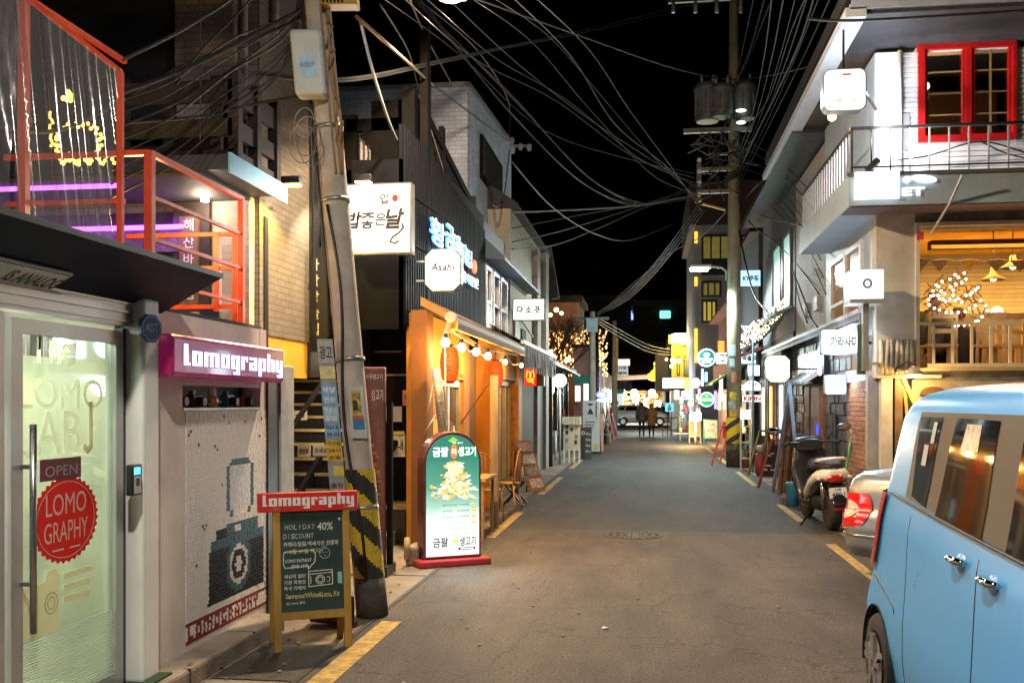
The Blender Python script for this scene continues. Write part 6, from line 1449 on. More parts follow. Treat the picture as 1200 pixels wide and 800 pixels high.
# pendant lamp
for k,(px,py,lb) in enumerate(((1187,312,'dark green pendant lamp shade at the right of the cafe window'),(1164,326,'brown pendant lamp shade lower behind the green one'))):
 x,z = FY(px,py,15.0); q = thing('pendant_lamp',lb,'lamp',(x,15,z)); MB().lathe((x,15,z),[(.035,.16),(.05,.06),(.17,-.02),(.165,-.03)],20,caps=False).build('shade',mat('shade_%d' % k,(.02,.05,.04) if k == 0 else (.12,.08,.05),.4),q); MB().ball((x,15,z - .0),.045).build('bulb',glow('pendant',(1,.85,.5),5),q); MB().cyl((x,15,z + .16),(x,15,4.15),.008,n=5).build('cord',M_black,q)
# swirl of white bulbs behind the window
q = thing('swirl_lights','swirling garland of small pink white bulbs behind the cafe window','fairy lights',(4.3,13.95,3)); b = MB(); P = []
pts = [(1093,341),(1097,334),(1104,330),(1113,327),(1119,322),(1123,325),(1130,320),(1132,327),(1127,331),(1120,333),(1114,336),(1117,340),(1107,344),(1103,341),(1100,336),(1099,346),(1105,351),(1113,351),(1117,346),(1119,352),(1123,350),(1127,354),(1132,346),(1137,345),(1143,340),(1146,337),(1139,343),(1149,352),(1155,358),(1157,364),(1151,371),(1143,358),(1136,361),(1131,365),(1123,366),(1115,366),(1109,366),(1101,363),(1095,361),(1089,357),(1088,351),(1091,347),(1094,346),(1101,350),(1108,353),(1118,382),(1123,381),(1130,381),(1137,380),(1143,377),(1146,376)]
for px,py in pts:
 p = Vector(PY(px,py,13.95)); P.append(p); b.ball(p,.018,(1,1,1),8,6)
b.build('bulbs',glow('swirl_bulb',(1,.76,.66),5),q)
for i in range(0,45,1): pass
MB().tube(P[:45],.007,5).build('wire',M_br,q); MB().tube(P[45:],.007,5).build('wire',M_br,q)
b = MB()
for k in range(90):
 a = rr.choice(P[:44]) + Vector((rr.uniform(-.05,.05),rr.uniform(0,.04),rr.uniform(-.05,.05))); d = Vector((rr.uniform(-.12,.12),rr.uniform(-.02,.06),rr.uniform(-.1,.1))); b.bar(a,a + d,.012)
stuff(b.build('twigs',M_br,q))
lamp('swirl_spill',(4.3,13.95,3.0),4,(1,.8,.65),'POINT',.3,None,q)
# white window guard rail with bars
t2 = thing('window_guard','cream painted guard rail with upright bars along the cafe window','railing',(5,13.4,2.1))
_,zt = FY(1100,379,13.4); _,zb = FY(1100,428,13.4); xg0 = FY(1073,380,13.4)[0]; M_g = mat('guard_cream',(.70,.62,.45),.5,var=.08)
MB().bar((xg0,13.4,zt),(7.4,13.4,zt),.04).build('top_rail',M_g,t2); MB().bar((xg0 + .15,13.4,zb),(7.4,13.4,zb),.05).build('bottom_rail',M_g,t2)
x = xg0 + .22
while x < 7.3: MB().bar((x,13.4,zb),(x,13.4,zt),.035,.02).build('bar',M_g,t2); x += .232
# chairs just inside
M_ch = mat('chair_cream',(.52,.42,.26),.6,var=.15)
def cchair(x,y,lb):
 q = thing('cafe_chair',lb,'chair',(x,y,2.05),'pale chairs inside the cafe window')
 MB().box(x - .2,x + .2,y - .2,y + .2,2.46,2.50).build('seat',M_ch,q)
 for sx in (-1,1):
  for sy in (-1,1): MB().bar((x + sx * .18,y + sy * .18,2.05),(x + sx * .17,y + sy * .17,2.46),.035).build('leg',M_ch,q)
  MB().bar((x + sx * .17,y - .18,2.5),(x + sx * .17,y - .22,2.92),.035).build('back_post',M_ch,q)
 MB().box(x - .18,x + .18,y - .235,y - .205,2.84,2.93).build('back_rail',M_ch,q); MB().box(x - .18,x + .18,y - .22,y - .19,2.64,2.70).build('back_rail',M_ch,q)
for k,px in enumerate((1100,1156,1178)): cchair(FY(px,400,14.3 + .2 * k)[0],14.3 + .2 * k,('pale cafe chair at the left behind the guard rail','pale cafe chair in the middle behind the guard rail','pale cafe chair towards the right behind the guard rail')[k])
# gooseneck lamp on base wall
x,z = FY(1071,436,13.2)
t2 = thing('wall_lamp','amber gooseneck lamp glowing on the base wall under the cafe window','lamp',(x,13.2,z))
MB().lathe((x,13.2,z),[(.03,.07),(.06,.05),(.13,-.03),(.125,-.035)],20,caps=False).build('shade',mat('shade_pale',(.5,.4,.25),.5),t2); MB().ball((x,13.2,z - .01),.085,(1.2,1,.7)).build('bulb',glow('amber_bulb',(1,.62,.18),22),t2)
MB().tube([(x,13.2,z + .07),(x - .05,13.25,z + .15),(x - .17,13.4,z + .05),(x - .15,13.5,z - .1)],.014,8).build('arm',M_black,t2)
lamp('wall_lamp_light',(x + .03,13.15,z - .08),24,(1,.58,.16),'POINT',.07,None,t2)
b = MB(); xa,za = FY(1058,440,13.35); xb,zb = FY(1080,490,13.35); b = MB().bar((xa,13.4,za),(xb,13.4,zb),.05).build('strut',mat('strut_amber',(.5,.36,.15),.5),t)
MB().bar((xa + .02,13.42,za - .02),(xb - .15,13.42,zb - .1),.04).build('strut',MC['strut_amber'],t)
x,z = FY(1094,461,13.5); b = MB(); b.poly(FW,[(x + .17 * math.cos(i * PI / 12),z - .02 + .11 * math.sin(i * PI / 12)) for i in range(13)],-.02,.012); b.build('arch_vent',mat('vent_brown',(.12,.07,.03),.7),t)
MB().box(XC + .5,XE,YW - .01,YW + .02,1.20,1.225).build('wall_joint',MC['joint_dirt'],t)
MB().tube([PY(1128,205,12.6),PY(1112,240,12.9),PY(1090,275,13.3)],.016,6).build('hanging_wire',mat('wire_pale',(.4,.42,.42),.5),t)
MB().box(*[FY(1074,272,13.44)[0],FY(1082,272,13.44)[0]],13.42,13.44,FY(1074,281,13.44)[1],FY(1074,272,13.44)[1]).build('red_tag',mat('tag_red',(.55,.06,.08),.5),t)
# brick pier, stone bar front and signs along the right kerb
XB2 = 2.9
t = thing('brick_pier','orange brick pier with white cap between grey posts and black stone wall','wall',(XB2,14.5,0))
MB().box(XB2 + .012,3.3,13.85,15.2,0,2.0).build('mortar_core',mat('mortar_grey',(.35,.30,.26),.9),t)
M_bk = [mat('pier_brick_%d' % k,c,.8,var=.15,scale=20,bump=.3) for k,c in enumerate(((.30,.14,.07),(.36,.18,.09),(.25,.11,.06)))]
rr = random.Random(13); H = .066; meshes = {}
for r in range(30):
 z = r * H + .004; off = .12 if r % 2 else 0; y = 13.85 - off
 while y < 15.2:
  ya,yb2 = max(y,13.85) + .006,min(y + .235,15.2)
  if yb2 - ya > .04: MB().box(XB2 - rr.uniform(0,.006),XB2 + .02,ya,yb2,z,z + H - .010).build('brick',M_bk[rr.randrange(3)],t)
  y += .241
MB().box(XB2 - .03,3.32,13.83,15.22,2.0,2.16).build('cap',mat('cap_white',(.55,.55,.58),.6,var=.1),t)
t = thing('stone_bar','black stone clad bar front with beige door and small corrugated hood','shop front',(3,18,0))
XS2 = 2.98; FS3 = FRT(XS2)
MB().box(XS2 + .03,6,15.25,21.4,0,3.0).build('wall',mat('stone_joint',(.26,.26,.27),.9,var=.2),t)
M_st = [mat('black_stone_%d' % k,c,.5,var=.35,scale=7,bump=.6,bscale=18) for k,c in enumerate(((.045,.047,.052),(.07,.072,.08),(.03,.03,.034)))]
z = 0;
while z < 2.95:
 h = rr.uniform(.14,.24); y = 15.25 - rr.uniform(0,.2)
 while y < 21.4:
  L2 = rr.uniform(.22,.5); ya,yb2 = max(15.25,y) + .012,min(y + L2,21.4) - .012
  if yb2 - ya > .06 and not (17.35 < (ya + yb2) / 2 < 19.8 and z < 2.0):
   MB().fbox(FS3,-yb2,-ya,z + .012,min(z + h,2.97) - .012,-.03,rr.uniform(.005,.035)).build('stone',M_st[rr.randrange(3)],t,bevel=.0)
  y += L2
 z += h
MB().fbox(FS3,-19.1,-17.9,.05,1.98,-.05,.0).build('door',mat('door_beige',(.42,.30,.24),.6,var=.08),t)
MB().fbox(FS3,-17.88,-17.4,0,2.0,-.05,.03).build('timber_jamb',mat('jamb_brown',(.22,.09,.035),.6,var=.25,scale=5),t); MB().fbox(FS3,-19.7,-19.12,0,2.0,-.05,.02).build('timber_jamb',MC['jamb_brown'],t)
b = MB()
for k in range(4): MB().fbox(FS3,-17.86 + k * .11,-17.79 + k * .11,0,1.96,.03,.05).build('slat',MC['jamb_brown'],t)
MB().fbox(FS3,-18.3,-18.15,1.15,1.32,.0,.02).build('blue_sticker',glow('blue_dot',(.05,.1,1),1.2),t)
for k in range(2): MB().fbox(FS3,-16.65 + k * .22,-16.5 + k * .22,.05,1.5,.03,.06).build('dark_post',M_black,t)
# small corrugated hood over the door
t = thing('corrugated_hood','small grey corrugated hood over the beige door','canopy',(2.75,18.5,2.1))
n = 26; rings = []
for i in range(n + 1):
 y = 17.5 + 2.3 * i / n; dz = .035 * (1 if i % 2 else -1); rings.append([(XS2,y,2.30 + dz),(2.62,y,2.06 + dz),(2.62,y,2.045 + dz),(XS2,y,2.285 + dz)])
MB().loft(rings,0,True,False,False).build('sheet',mat('hood_grey',(.42,.41,.42),.5,.2,var=.15),t)
# long lean-to awning
t = thing('lean_to_awning','long grey lean-to awning roof above the stone bar','awning',(2.8,19,2.9))
MB().loft([[(2.75,y,2.80),(2.75,y,2.90),(3.4,y,3.30),(3.4,y,3.22)] for y in (13.6,24.8)],0,True,False,False).build('roof',mat('leanto_grey',(.16,.16,.17),.6,var=.2,scale=3),t)
MB().bar((2.74,13.55,2.91),(2.74,24.8,2.91),.05).build('gutter',mat('gutter_pale',(.42,.43,.46),.4,.2),t)
MB().box(2.76,3.0,21.45,24.8,2.35,2.8).build('valance',M_dtim,t)
y0,z0 = LX(1005,372,2.72); MB().bar((2.70,13.65,2.72),(2.70,16.2,2.70),.06).build('light_tube',glow('tube_blue',(.45,.62,1),.8),t)
lamp('tube_spill',(2.6,14.8,2.6),16,(.6,.78,1),'POINT',.2,None,t)
# signs on the stone bar
def bsign(px0,px1,pyt,pyb,Y,lb,face,s='',cat='sign',ink=None,oct_=False,spill=10,fit=.7,sh=.4,case=None):
 x0,z1 = FY(px0,pyt,Y); x1,z0 = FY(px1,pyb,Y); q = thing('box_sign',lb,cat,((x0 + x1) / 2,Y,z0)); F = FF(Y); cx,cz,w,h = (x0 + x1) / 2,(z0 + z1) / 2,x1 - x0,z1 - z0
 P1 = octa(cx,cz,w + .02,h + .02) if oct_ else rrect(x0 - .01,x1 + .01,z0 - .01,z1 + .01,.02); P2 = octa(cx,cz,w,h) if oct_ else rrect(x0,x1,z0,z1,.015)
 MB().poly(F,P1,-.14,-.001).build('case',case or mat('case_blue',(.05,.2,.55),.4),q); MB().poly(F,P2,0,.01).build('face',face,q)
 if s: text(s,F,cx,cz - h * sh / 2,h * sh,ink or M_ink,'lettering',q,d=.014,fit=w * fit,bold=.05)
 if spill: lamp('box_sign_spill',(cx - .05,Y - .3,cz),spill,(.8,.9,1),'POINT',.15,None,q)
 MB().bar((x1,Y + .07,cz),(max(x1 + .05,2.95),Y + .3,cz),.03).build('bracket',M_black,q)
 return q
bsign(963,1015,387,414,13.6,'wide white lit sign with dark Korean letters under the lean-to awning',glow('white_blue',(.9,.95,1),.72),'가라사대',sh=.5,fit=.62)
bsign(968,991,440,461,15.0,'small plain white lit box sign beside the brick pier',glow('white_plain',(.97,.97,1),1.3))
bsign(898,925,417,447,17.3,'white octagonal lit sign with faint letters next to the neon panel',M_sign,'꼬 치',oct_=True,sh=.24,fit=.6,ink=MC['faint_ink'],case=mat('case_teal',(.04,.15,.14),.4))
t = thing('neon_sign','dark navy panel with upright blue white neon strokes over the stone bar','sign',(2.85,18,2.3))
yA_,z1 = LX(964,411,2.86); yB_,z0 = LX(934,440,2.86)
MB().fbox(FRT(2.98),-yB_,-yA_,z0 - .05,z1 + .05,.0,.10).build('panel',mat('panel_navy',(.01,.02,.035),.4),t)
for k in range(4):
 u = -yB_ + (yB_ - yA_) * (.42 + .15 * k); MB().strip(FRT(2.98),[(u,z1 - .02),(u + .05,(z0 + z1) / 2),(u + .02,z0 + .02)],.10 if k < 3 else .2,.10,.13).build('neon_stroke',glow('neon_cyan',(.65,.92,1),1.8) if k < 3 else glow('neon_pink',(1,.8,.9),1.8),t)
lamp('neon_panel_spill',(2.5,18.0,2.5),14,(.6,.85,1),'POINT',.2,None,t)
# white wall with window above the lean-to
t = thing('white_upper_house','white upper house wall behind the lean-to awning with green lit windows','building',(3.2,19,3))
MB().box(3.02,7,17.25,21.2,3.0,6.2).build('wall',brickmat('white_tile_y',(.48,.47,.5),(.33,.33,.35),.2,.07,'y',bump=.3),t)
MB().box(3.0,7,21.2,27,3.2,6.6).build('dark_wall',mat('wall_dark_grey',(.10,.10,.11),.8),t)  # far stretch of wall in plain dark grey
y0,z1 = LX(931,250,3.0); y1,z0 = LX(906,330,3.0)
FRw = FRT(3.0)
for ua,ub in ((21.6,22.9),(23.2,24.7)):
 fr_ = MB()
 for a in ((-ub,-ub + .08,3.7,5.4),(-ua - .08,-ua,3.7,5.4),(-ub + .08,-ua - .08,5.32,5.4),(-ub + .08,-ua - .08,3.7,3.78)): fr_.fbox(FRw,*a,0,.05)
 f = fr_.build('window',mat('frame_dark',(.1,.1,.11),.4),t); MB().fbox(FRw,-ub + .08,-ua - .08,3.78,5.32,.003,.012).build('pane',glow('win_mint',(.28,.55,.45),.55),f)
MB().loft([[(2.62,y,3.55),(2.62,y,3.6),(3.0,y,3.75),(3.0,y,3.7)] for y in (21.4,25.2)],0,True,False,False).build('hood',mat('hood_pale_blue',(.3,.45,.5),.4,var=.3,scale=12),t)  # hood in a mottled pale blue, no glow of its own
MB().box(2.4,3.1,17.3,26.5,6.25,6.4).build('eave',M_dg,t)
for y in (18.2,19.5): MB().box(2.95,3.03,y,y + .35,3.35,3.6).build('ac_box',mat('ac_grey',(.3,.3,.31),.5),t)
# vehicles
def car_paint(name,col,rough=.22,metal=.35):
 m = mat(name,col,rough,metal,var=0,coat=.3,spec=.3)
 N = m.node_tree.nodes; L = m.node_tree.links; b = N['Principled BSDF']
 tc = N.new('ShaderNodeTexCoord'); n = N.new('ShaderNodeTexNoise'); n.inputs['Scale'].default_value = 2.2; n.inputs['Detail'].default_value = 6; L.new(tc.outputs['Object'],n.inputs[0])
 mr = N.new('ShaderNodeMapRange'); mr.inputs[3].default_value = rough; mr.inputs[4].default_value = rough + .22; L.new(n.outputs[0],mr.inputs[0]); L.new(mr.outputs[0],b.inputs['Roughness'])
 return m
M_tyre = mat('tyre_rubber',(.02,.02,.02),.8,var=.2,scale=20,bump=.3); M_rim = mat('alloy_rim',(.45,.45,.46),.3,.8,var=.08)
M_cglass = mat('car_glass_dark',(.008,.009,.010),.05,0,var=0,spec=.35); M_chrome = mat('chrome',(.75,.75,.76),.08,1.,var=0)
M_trim = mat('black_trim',(.02,.02,.022),.5,var=.1)
class Body:
 """shell lofted over height: plan outline is a rounded rectangle whose half width, ends and corner radius vary with z"""
 def __init__(s,cx,prof,crown=.02):
  s.cx = cx; s.prof = prof; s.crown = crown      # prof rows: z,half width,y_front,y_rear,corner radius
 def at(s,z):
  P = s.prof
  if z <= P[0][0]: return P[0][1:]
  for a,b in zip(P[:-1],P[1:]):
   if z <= b[0]:
    f = (z - a[0]) / (b[0] - a[0]); return tuple(x + (y - x) * f for x,y in zip(a[1:],b[1:]))
  return P[-1][1:]
 def pt(s,side,t,z,off=0.):
  """side 'L': t = y on the left flank; 'R' right flank; 'CR' arc angle 0..1 from left flank to rear; 'B' rear face t -1..1; 'CF','F' front"""
  hw,yf,yr,r = s.at(z); hw += off; cx = s.cx
  if side in 'LR':
   sg = -1 if side == 'L' else 1
   ym = (yf + yr) / 2; f = (t - ym) / max(.1,(yr - yf) / 2); return Vector((cx + sg * (hw - s.crown * f * f),t,z))
  k = s.crown * (((yr - r) - (yf + yr) / 2) / max(.1,(yr - yf) / 2)) ** 2
  if side == 'CL':
   a = PI - t * PI / 2; return Vector((cx - hw + k + r + off * 0 + r * math.cos(a) ,yr - r + (r + off) * math.sin(a),z))
  if side == 'CR2':
   a = t * PI / 2; return Vector((cx + hw - k - r + r * math.cos(a),yr - r + (r + off) * math.sin(a),z))
  if side == 'B': return Vector((cx + t * (hw - k - r),yr + off,z))
 def ring(s,z,ys):
  hw,yf,yr,r = s.at(z); cx = s.cx; ym = (yf + yr) / 2; hl = max(.1,(yr - yf) / 2); P = []
  def side(y): f = (y - ym) / hl; return hw - s.crown * f * f
  ysr = [yf + r + (yr - yf - 2 * r) * q for q in ys]
  kx = side(yr - r)
  for y in ysr: P.append((cx - side(y),y,z))
  for i in range(1,9): a = PI - i * PI / 16; P.append((cx - kx + r + r * math.cos(a),yr - r + r * math.sin(a),z))
  for i in range(1,8): f = -1 + 2 * i / 8; P.append((cx + f * (kx - r),yr + .0,z))
  for i in range(0,8): a = PI / 2 - i * PI / 16; P.append((cx + kx - r + r * math.cos(a),yr - r + r * math.sin(a),z))
  for y in ysr[::-1]: P.append((cx + side(y),y,z))
  for i in range(1,9): a = -i * PI / 16; P.append((cx + kx - r + r * math.cos(a),yf + r + r * math.sin(a),z))
  for i in range(1,8): f = 1 - 2 * i / 8; P.append((cx + f * (kx - r),yf,z))
  for i in range(0,8): a = -PI / 2 - i * PI / 16; P.append((cx - kx + r + r * math.cos(a),yf + r + r * math.sin(a),z))
  return P
def shell(body,zs,nys,wheels,wr):
 ys = [i / nys for i in range(nys + 1)]; rings = [body.ring(z,ys) for z in zs]; b = MB(); n = len(rings[0])
 V = [Vector(p) for r in rings for p in r]
 side_idx = lambda k: abs(V[k].x - body.cx) > body.at(V[k].z)[0] - .12
 inside = {}
 for k,v in enumerate(V):
  if not side_idx(k): continue
  for (wy,wz) in wheels:
   q = math.hypot(v.y - wy,v.z - wz)
   if q < wr: inside[k] = (wy,wz,q)
 fs = []
 for j in range(len(zs) - 1):
  for k in range(n):
   q = (k + 1) % n; f = (j * n + k,j * n + q,(j + 1) * n + q,(j + 1) * n + k)
   if all(i in inside for i in f): continue
   fs.append(f)
 for k,(wy,wz,q) in inside.items():
  if q > 1e-4: s_ = wr / q; V[k].y = wy + (V[k].y - wy) * s_; V[k].z = wz + (V[k].z - wz) * s_
 b.add(V,fs,0,True); m = (len(zs) - 1) * n
 b.f.append([m + k for k in range(n)]); b.m.append(0); b.sm.append(True)
 return b
def patch(fn,us,vs,th=.006):
 b = MB(); P = [[fn(u,v) for u in us] for v in vs]; n = len(us)
 b.add([p for r in P for p in r],[(j * n + i,j * n + i + 1,(j + 1) * n + i + 1,(j + 1) * n + i) for j in range(len(vs) - 1) for i in range(n - 1)],0,True); return b
def poly_patch(body,side,corners,m,name,parent,off=.004,nu=14,nv=8):
 """four corners (y,z): bottom-near, bottom-far, top-far, top-near"""
 def fn(u,v):
  a = [corners[0][i] + (corners[1][i] - corners[0][i]) * u for i in (0,1)]; c = [corners[3][i] + (corners[2][i] - corners[3][i]) * u for i in (0,1)]
  y,z = a[0] + (c[0] - a[0]) * v,a[1] + (c[1] - a[1]) * v; return body.pt(side,y,z,off)
 return patch(fn,[i / nu for i in range(nu + 1)],[i / nv for i in range(nv + 1)]).build(name,m,parent)
def wheel(x,y,r,w,parent,sg,spokes=5,rimr=.66):
 q = MB().lathe((x,y,r),[(r * rimr,-w / 2),(r * .95,-w / 2),(r,-w / 2 + .02),(r,w / 2 - .02),(r * .95,w / 2),(r * rimr,w / 2)],36,axis=(1,0,0)).build('wheel',M_tyre,parent)
 X = x + sg * w / 2
 b = MB(); b.lathe((x,y,r),[(r * rimr * 1.02,sg * w * .52),(r * rimr * .9,sg * w * .5),(r * rimr * .86,sg * w * .2),(.03,sg * w * .2)],36,axis=(1,0,0)); b.build('rim_dish',mat('rim_dark',(.05,.05,.055),.4,.5),q)
 b = MB()
 for k in range(spokes):
  a = 2 * PI * k / spokes + .3
  for da in (-.16,.16):
   p = Vector((X - sg * .005,y + math.cos(a + da * .4) * r * .1,r + math.sin(a + da * .4) * r * .1)); e = Vector((X + sg * .0,y + math.cos(a + da) * r * rimr * .96,r + math.sin(a + da) * r * rimr * .96)); b.bar(p,e,.03,.05,up=(1,0,0))
 b.lathe((x,y,r),[(r * rimr * 1.0,sg * w * .54),(r * rimr * .93,sg * w * .54),(r * rimr * .93,sg * w * .46),(r * rimr * 1.0,sg * w * .46)],36,axis=(1,0,0)); b.cyl((X - sg * .02,y,r),(X + sg * .012,y,r),r * .16,n=16); b.build('rim',M_rim,q)
 return q
# sky blue box car at the right edge, nose towards the camera
HW = .80; CX = 1.22 + HW
prof = [(.20,.74,2.52,6.03,.14),(.27,.775,2.48,6.10,.16),(.45,.797,2.46,6.14,.19),(.60,.80,2.46,6.12,.21),(.75,.792,2.50,6.04,.24),(.95,.782,2.56,5.97,.27),(1.06,.775,2.62,5.96,.29),
  (1.16,.755,2.95,5.96,.30),(1.30,.725,3.15,5.95,.31),(1.50,.69,3.35,5.92,.32),(1.62,.665,3.50,5.90,.32),(1.70,.64,3.62,5.82,.34),(1.745,.60,3.72,5.72,.36),(1.775,.52,3.85,5.55,.36),(1.79,.40,4.05,5.3,.30),(1.795,.2,4.3,5.0,.15)]
van = Body(CX,prof,.03)
M_blue = car_paint('sky_blue_paint',(.10,.45,1.0),.2,.0)
t = thing('blue_car','sky blue boxy compact car parked at the right edge with tinted windows','car',(CX,4.3,0))
WH = [(5.66,.275),(3.05,.275)]
zs = [.20,.235,.27,.31,.35,.39,.43,.47,.51,.55,.59,.63,.67,.72,.77,.82,.88,.95,1.02,1.06,1.11,1.16,1.22,1.30,1.40,1.50,1.57,1.62,1.66,1.70,1.725,1.745,1.762,1.775,1.785,1.79,1.795]
shell(van,zs,70,WH,.318).build('body',M_blue,t)
MB().box(CX - .70,CX + .70,2.7,5.9,.17,.5).build('underbody',M_trim,t)
for (wy,wz) in WH:
 for sg in (-1,1):
  wheel(CX + sg * (HW - .10),wy,.275,.18,t,sg)
  b = MB(); b.loft([[(CX + sg * xx,wy + .35 * math.cos(a),wz + .35 * math.sin(a)) for a in [i * PI / 14 - .15 for i in range(16)]] for xx in (HW - .02,.5)],0,False,False);
  n_ = 16; b = MB(); R_ = [[Vector((CX + sg * xx,wy + 0.325 * math.cos(a),wz + .325 * math.sin(a))) for a in [i * (PI + .3) / 15 - .15 for i in range(16)]] for xx in (HW - .005,.5)]
  b.add(R_[0] + R_[1],[(i,i + 1,17 + i,16 + i) for i in range(15)],0,True); b.build('wheel_arch',M_trim,t)
M_pil = mat('pillar_greige',(.15,.13,.11),.6,0,var=.06,spec=.1)
yq = lambda px,X: X / ((lambda r: r[0] / r[1])(ray(px,540)))
# greige upper band (pillars) then dark panes over it
poly_patch(van,'L',[(3.2,1.145),(5.25,1.228),(5.27,1.655),(3.65,1.655)],M_pil,'pillar_band',t,.0035,26,8)
def pane(c,nm='window'): return poly_patch(van,'L',c,M_cglass,nm,t,.008)
w1 = pane([(4.03,1.165),(4.66,1.195),(4.62,1.635),(4.10,1.63)]); w2 = pane([(4.84,1.215),(5.12,1.245),(5.22,1.63),(4.84,1.635)]); w3 = pane([(3.25,1.15),(3.77,1.16),(3.84,1.63),(3.66,1.625)])
for (a,c) in (((3.25,1.14),(5.55,1.225)),):
 b = MB(); b.tube([van.pt('L',a[0] + (c[0] - a[0]) * i / 10,a[1] + (c[1] - a[1]) * i / 10,.008) for i in range(11)],.008,6); b.build('belt_seal',M_trim,t)
# interior things seen through the tint are dim: pale papers on the quarter pane
for k,(y,z,s_) in enumerate(((5.0,1.45,.04),(4.92,1.56,.03))):
 poly_patch(van,'L',[(y - s_,z - .05),(y + s_,z - .05),(y + s_,z + .05),(y - s_,z + .05)],mat('pane_paper',(.45,.5,.52),.6),'window_sticker',w2,.011,2,2)
poly_patch(van,'L',[(4.26,1.50),(4.48,1.50),(4.46,1.61),(4.28,1.61)],mat('pane_cloth',(.30,.38,.40),.3,var=.5,scale=25),'window_sticker',w1,.010,4,4)
# seams, handles
def seam(pts,r=.004,nm='door_seam'): MB().tube([van.pt('L',y,z,-.001) for y,z in pts],r,5).build(nm,M_trim,t)
seam([(4.02,z / 100) for z in range(30,115,5)]); seam([(5.10 - .04 * math.sin((z - .3) * 3),z) for z in [.3 + .05 * i for i in range(18)]],.0035); seam([(2.95,z / 100) for z in range(60,112,5)])
seam([(5.26 + .0 * i,.63 + .04 * i) for i in range(1)] + [(5.26 + .07 * i,.66 + .012 * i) for i in range(9)],.005,'bumper_seam')
for y,z in ((4.22,1.055),(3.84,1.035)):
 o = MB(); o.ball(van.pt('L',y,z - .005,-.012),.06,(.35,1.3,.75),16,10); o.build('handle_cup',M_blue,t)
 h = MB(); h.tube([van.pt('L',y - .085,z + .012,.012),van.pt('L',y - .04,z + .012,.034),van.pt('L',y + .04,z + .012,.034),van.pt('L',y + .085,z + .012,.012)],[.012,.016,.016,.012],10); h.build('door_handle',M_chrome,t)
# tail lamp on the rear corner, rear glass and tailgate
M_tail = mat('tail_red',(.78,.012,.015),.12,var=.2,scale=30,coat=.8)
patch(lambda u,v: van.pt('CL',-.06 + u * .80,.80 + v * .42,.022),[i / 10 for i in range(11)],[i / 8 for i in range(9)]).build('tail_lamp',M_tail,t)
patch(lambda u,v: van.pt('CR2',.02 + u * .62,.80 + v * .42,.008),[i / 10 for i in range(11)],[i / 8 for i in range(9)]).build('tail_lamp',M_tail,t)
patch(lambda u,v: van.pt('B',-.95 + 1.9 * u,1.2 + v * .42,.006),[i / 10 for i in range(11)],[i / 8 for i in range(9)]).build('rear_window',M_cglass,t)
patch(lambda u,v: van.pt('CL',.30 + u * .5,1.26 + v * .40,.006),[i / 10 for i in range(11)],[i / 8 for i in range(9)]).build('rear_glass_corner',mat('glass_smoke',(.06,.08,.10),.06,var=.3,scale=9,coat=.6),t)
patch(lambda u,v: van.pt('B',-.3 + .6 * u,.62 + v * .12,.008),[0,1],[0,1]).build('number_plate',M_white,t)
for sg in (-1,1): MB().ball((CX + sg * .9,2.72,1.08),.1,(1,.5,.8)).build('wing_mirror',M_blue,t)
poly_patch(van,'L',[(2.62,.72),(2.95,.74),(2.95,.9),(2.66,.9)],mat('headlamp',(.7,.7,.7),.1,.3),'headlight',t,.008)
patch(lambda u,v: Vector((CX + (-.62 + 1.24 * u) * (1 - .1 * v),2.93 + .5 * v,1.14 + .5 * v)),[i / 6 for i in range(7)],[i / 6 for i in range(7)]).build('windscreen',M_cglass,t)
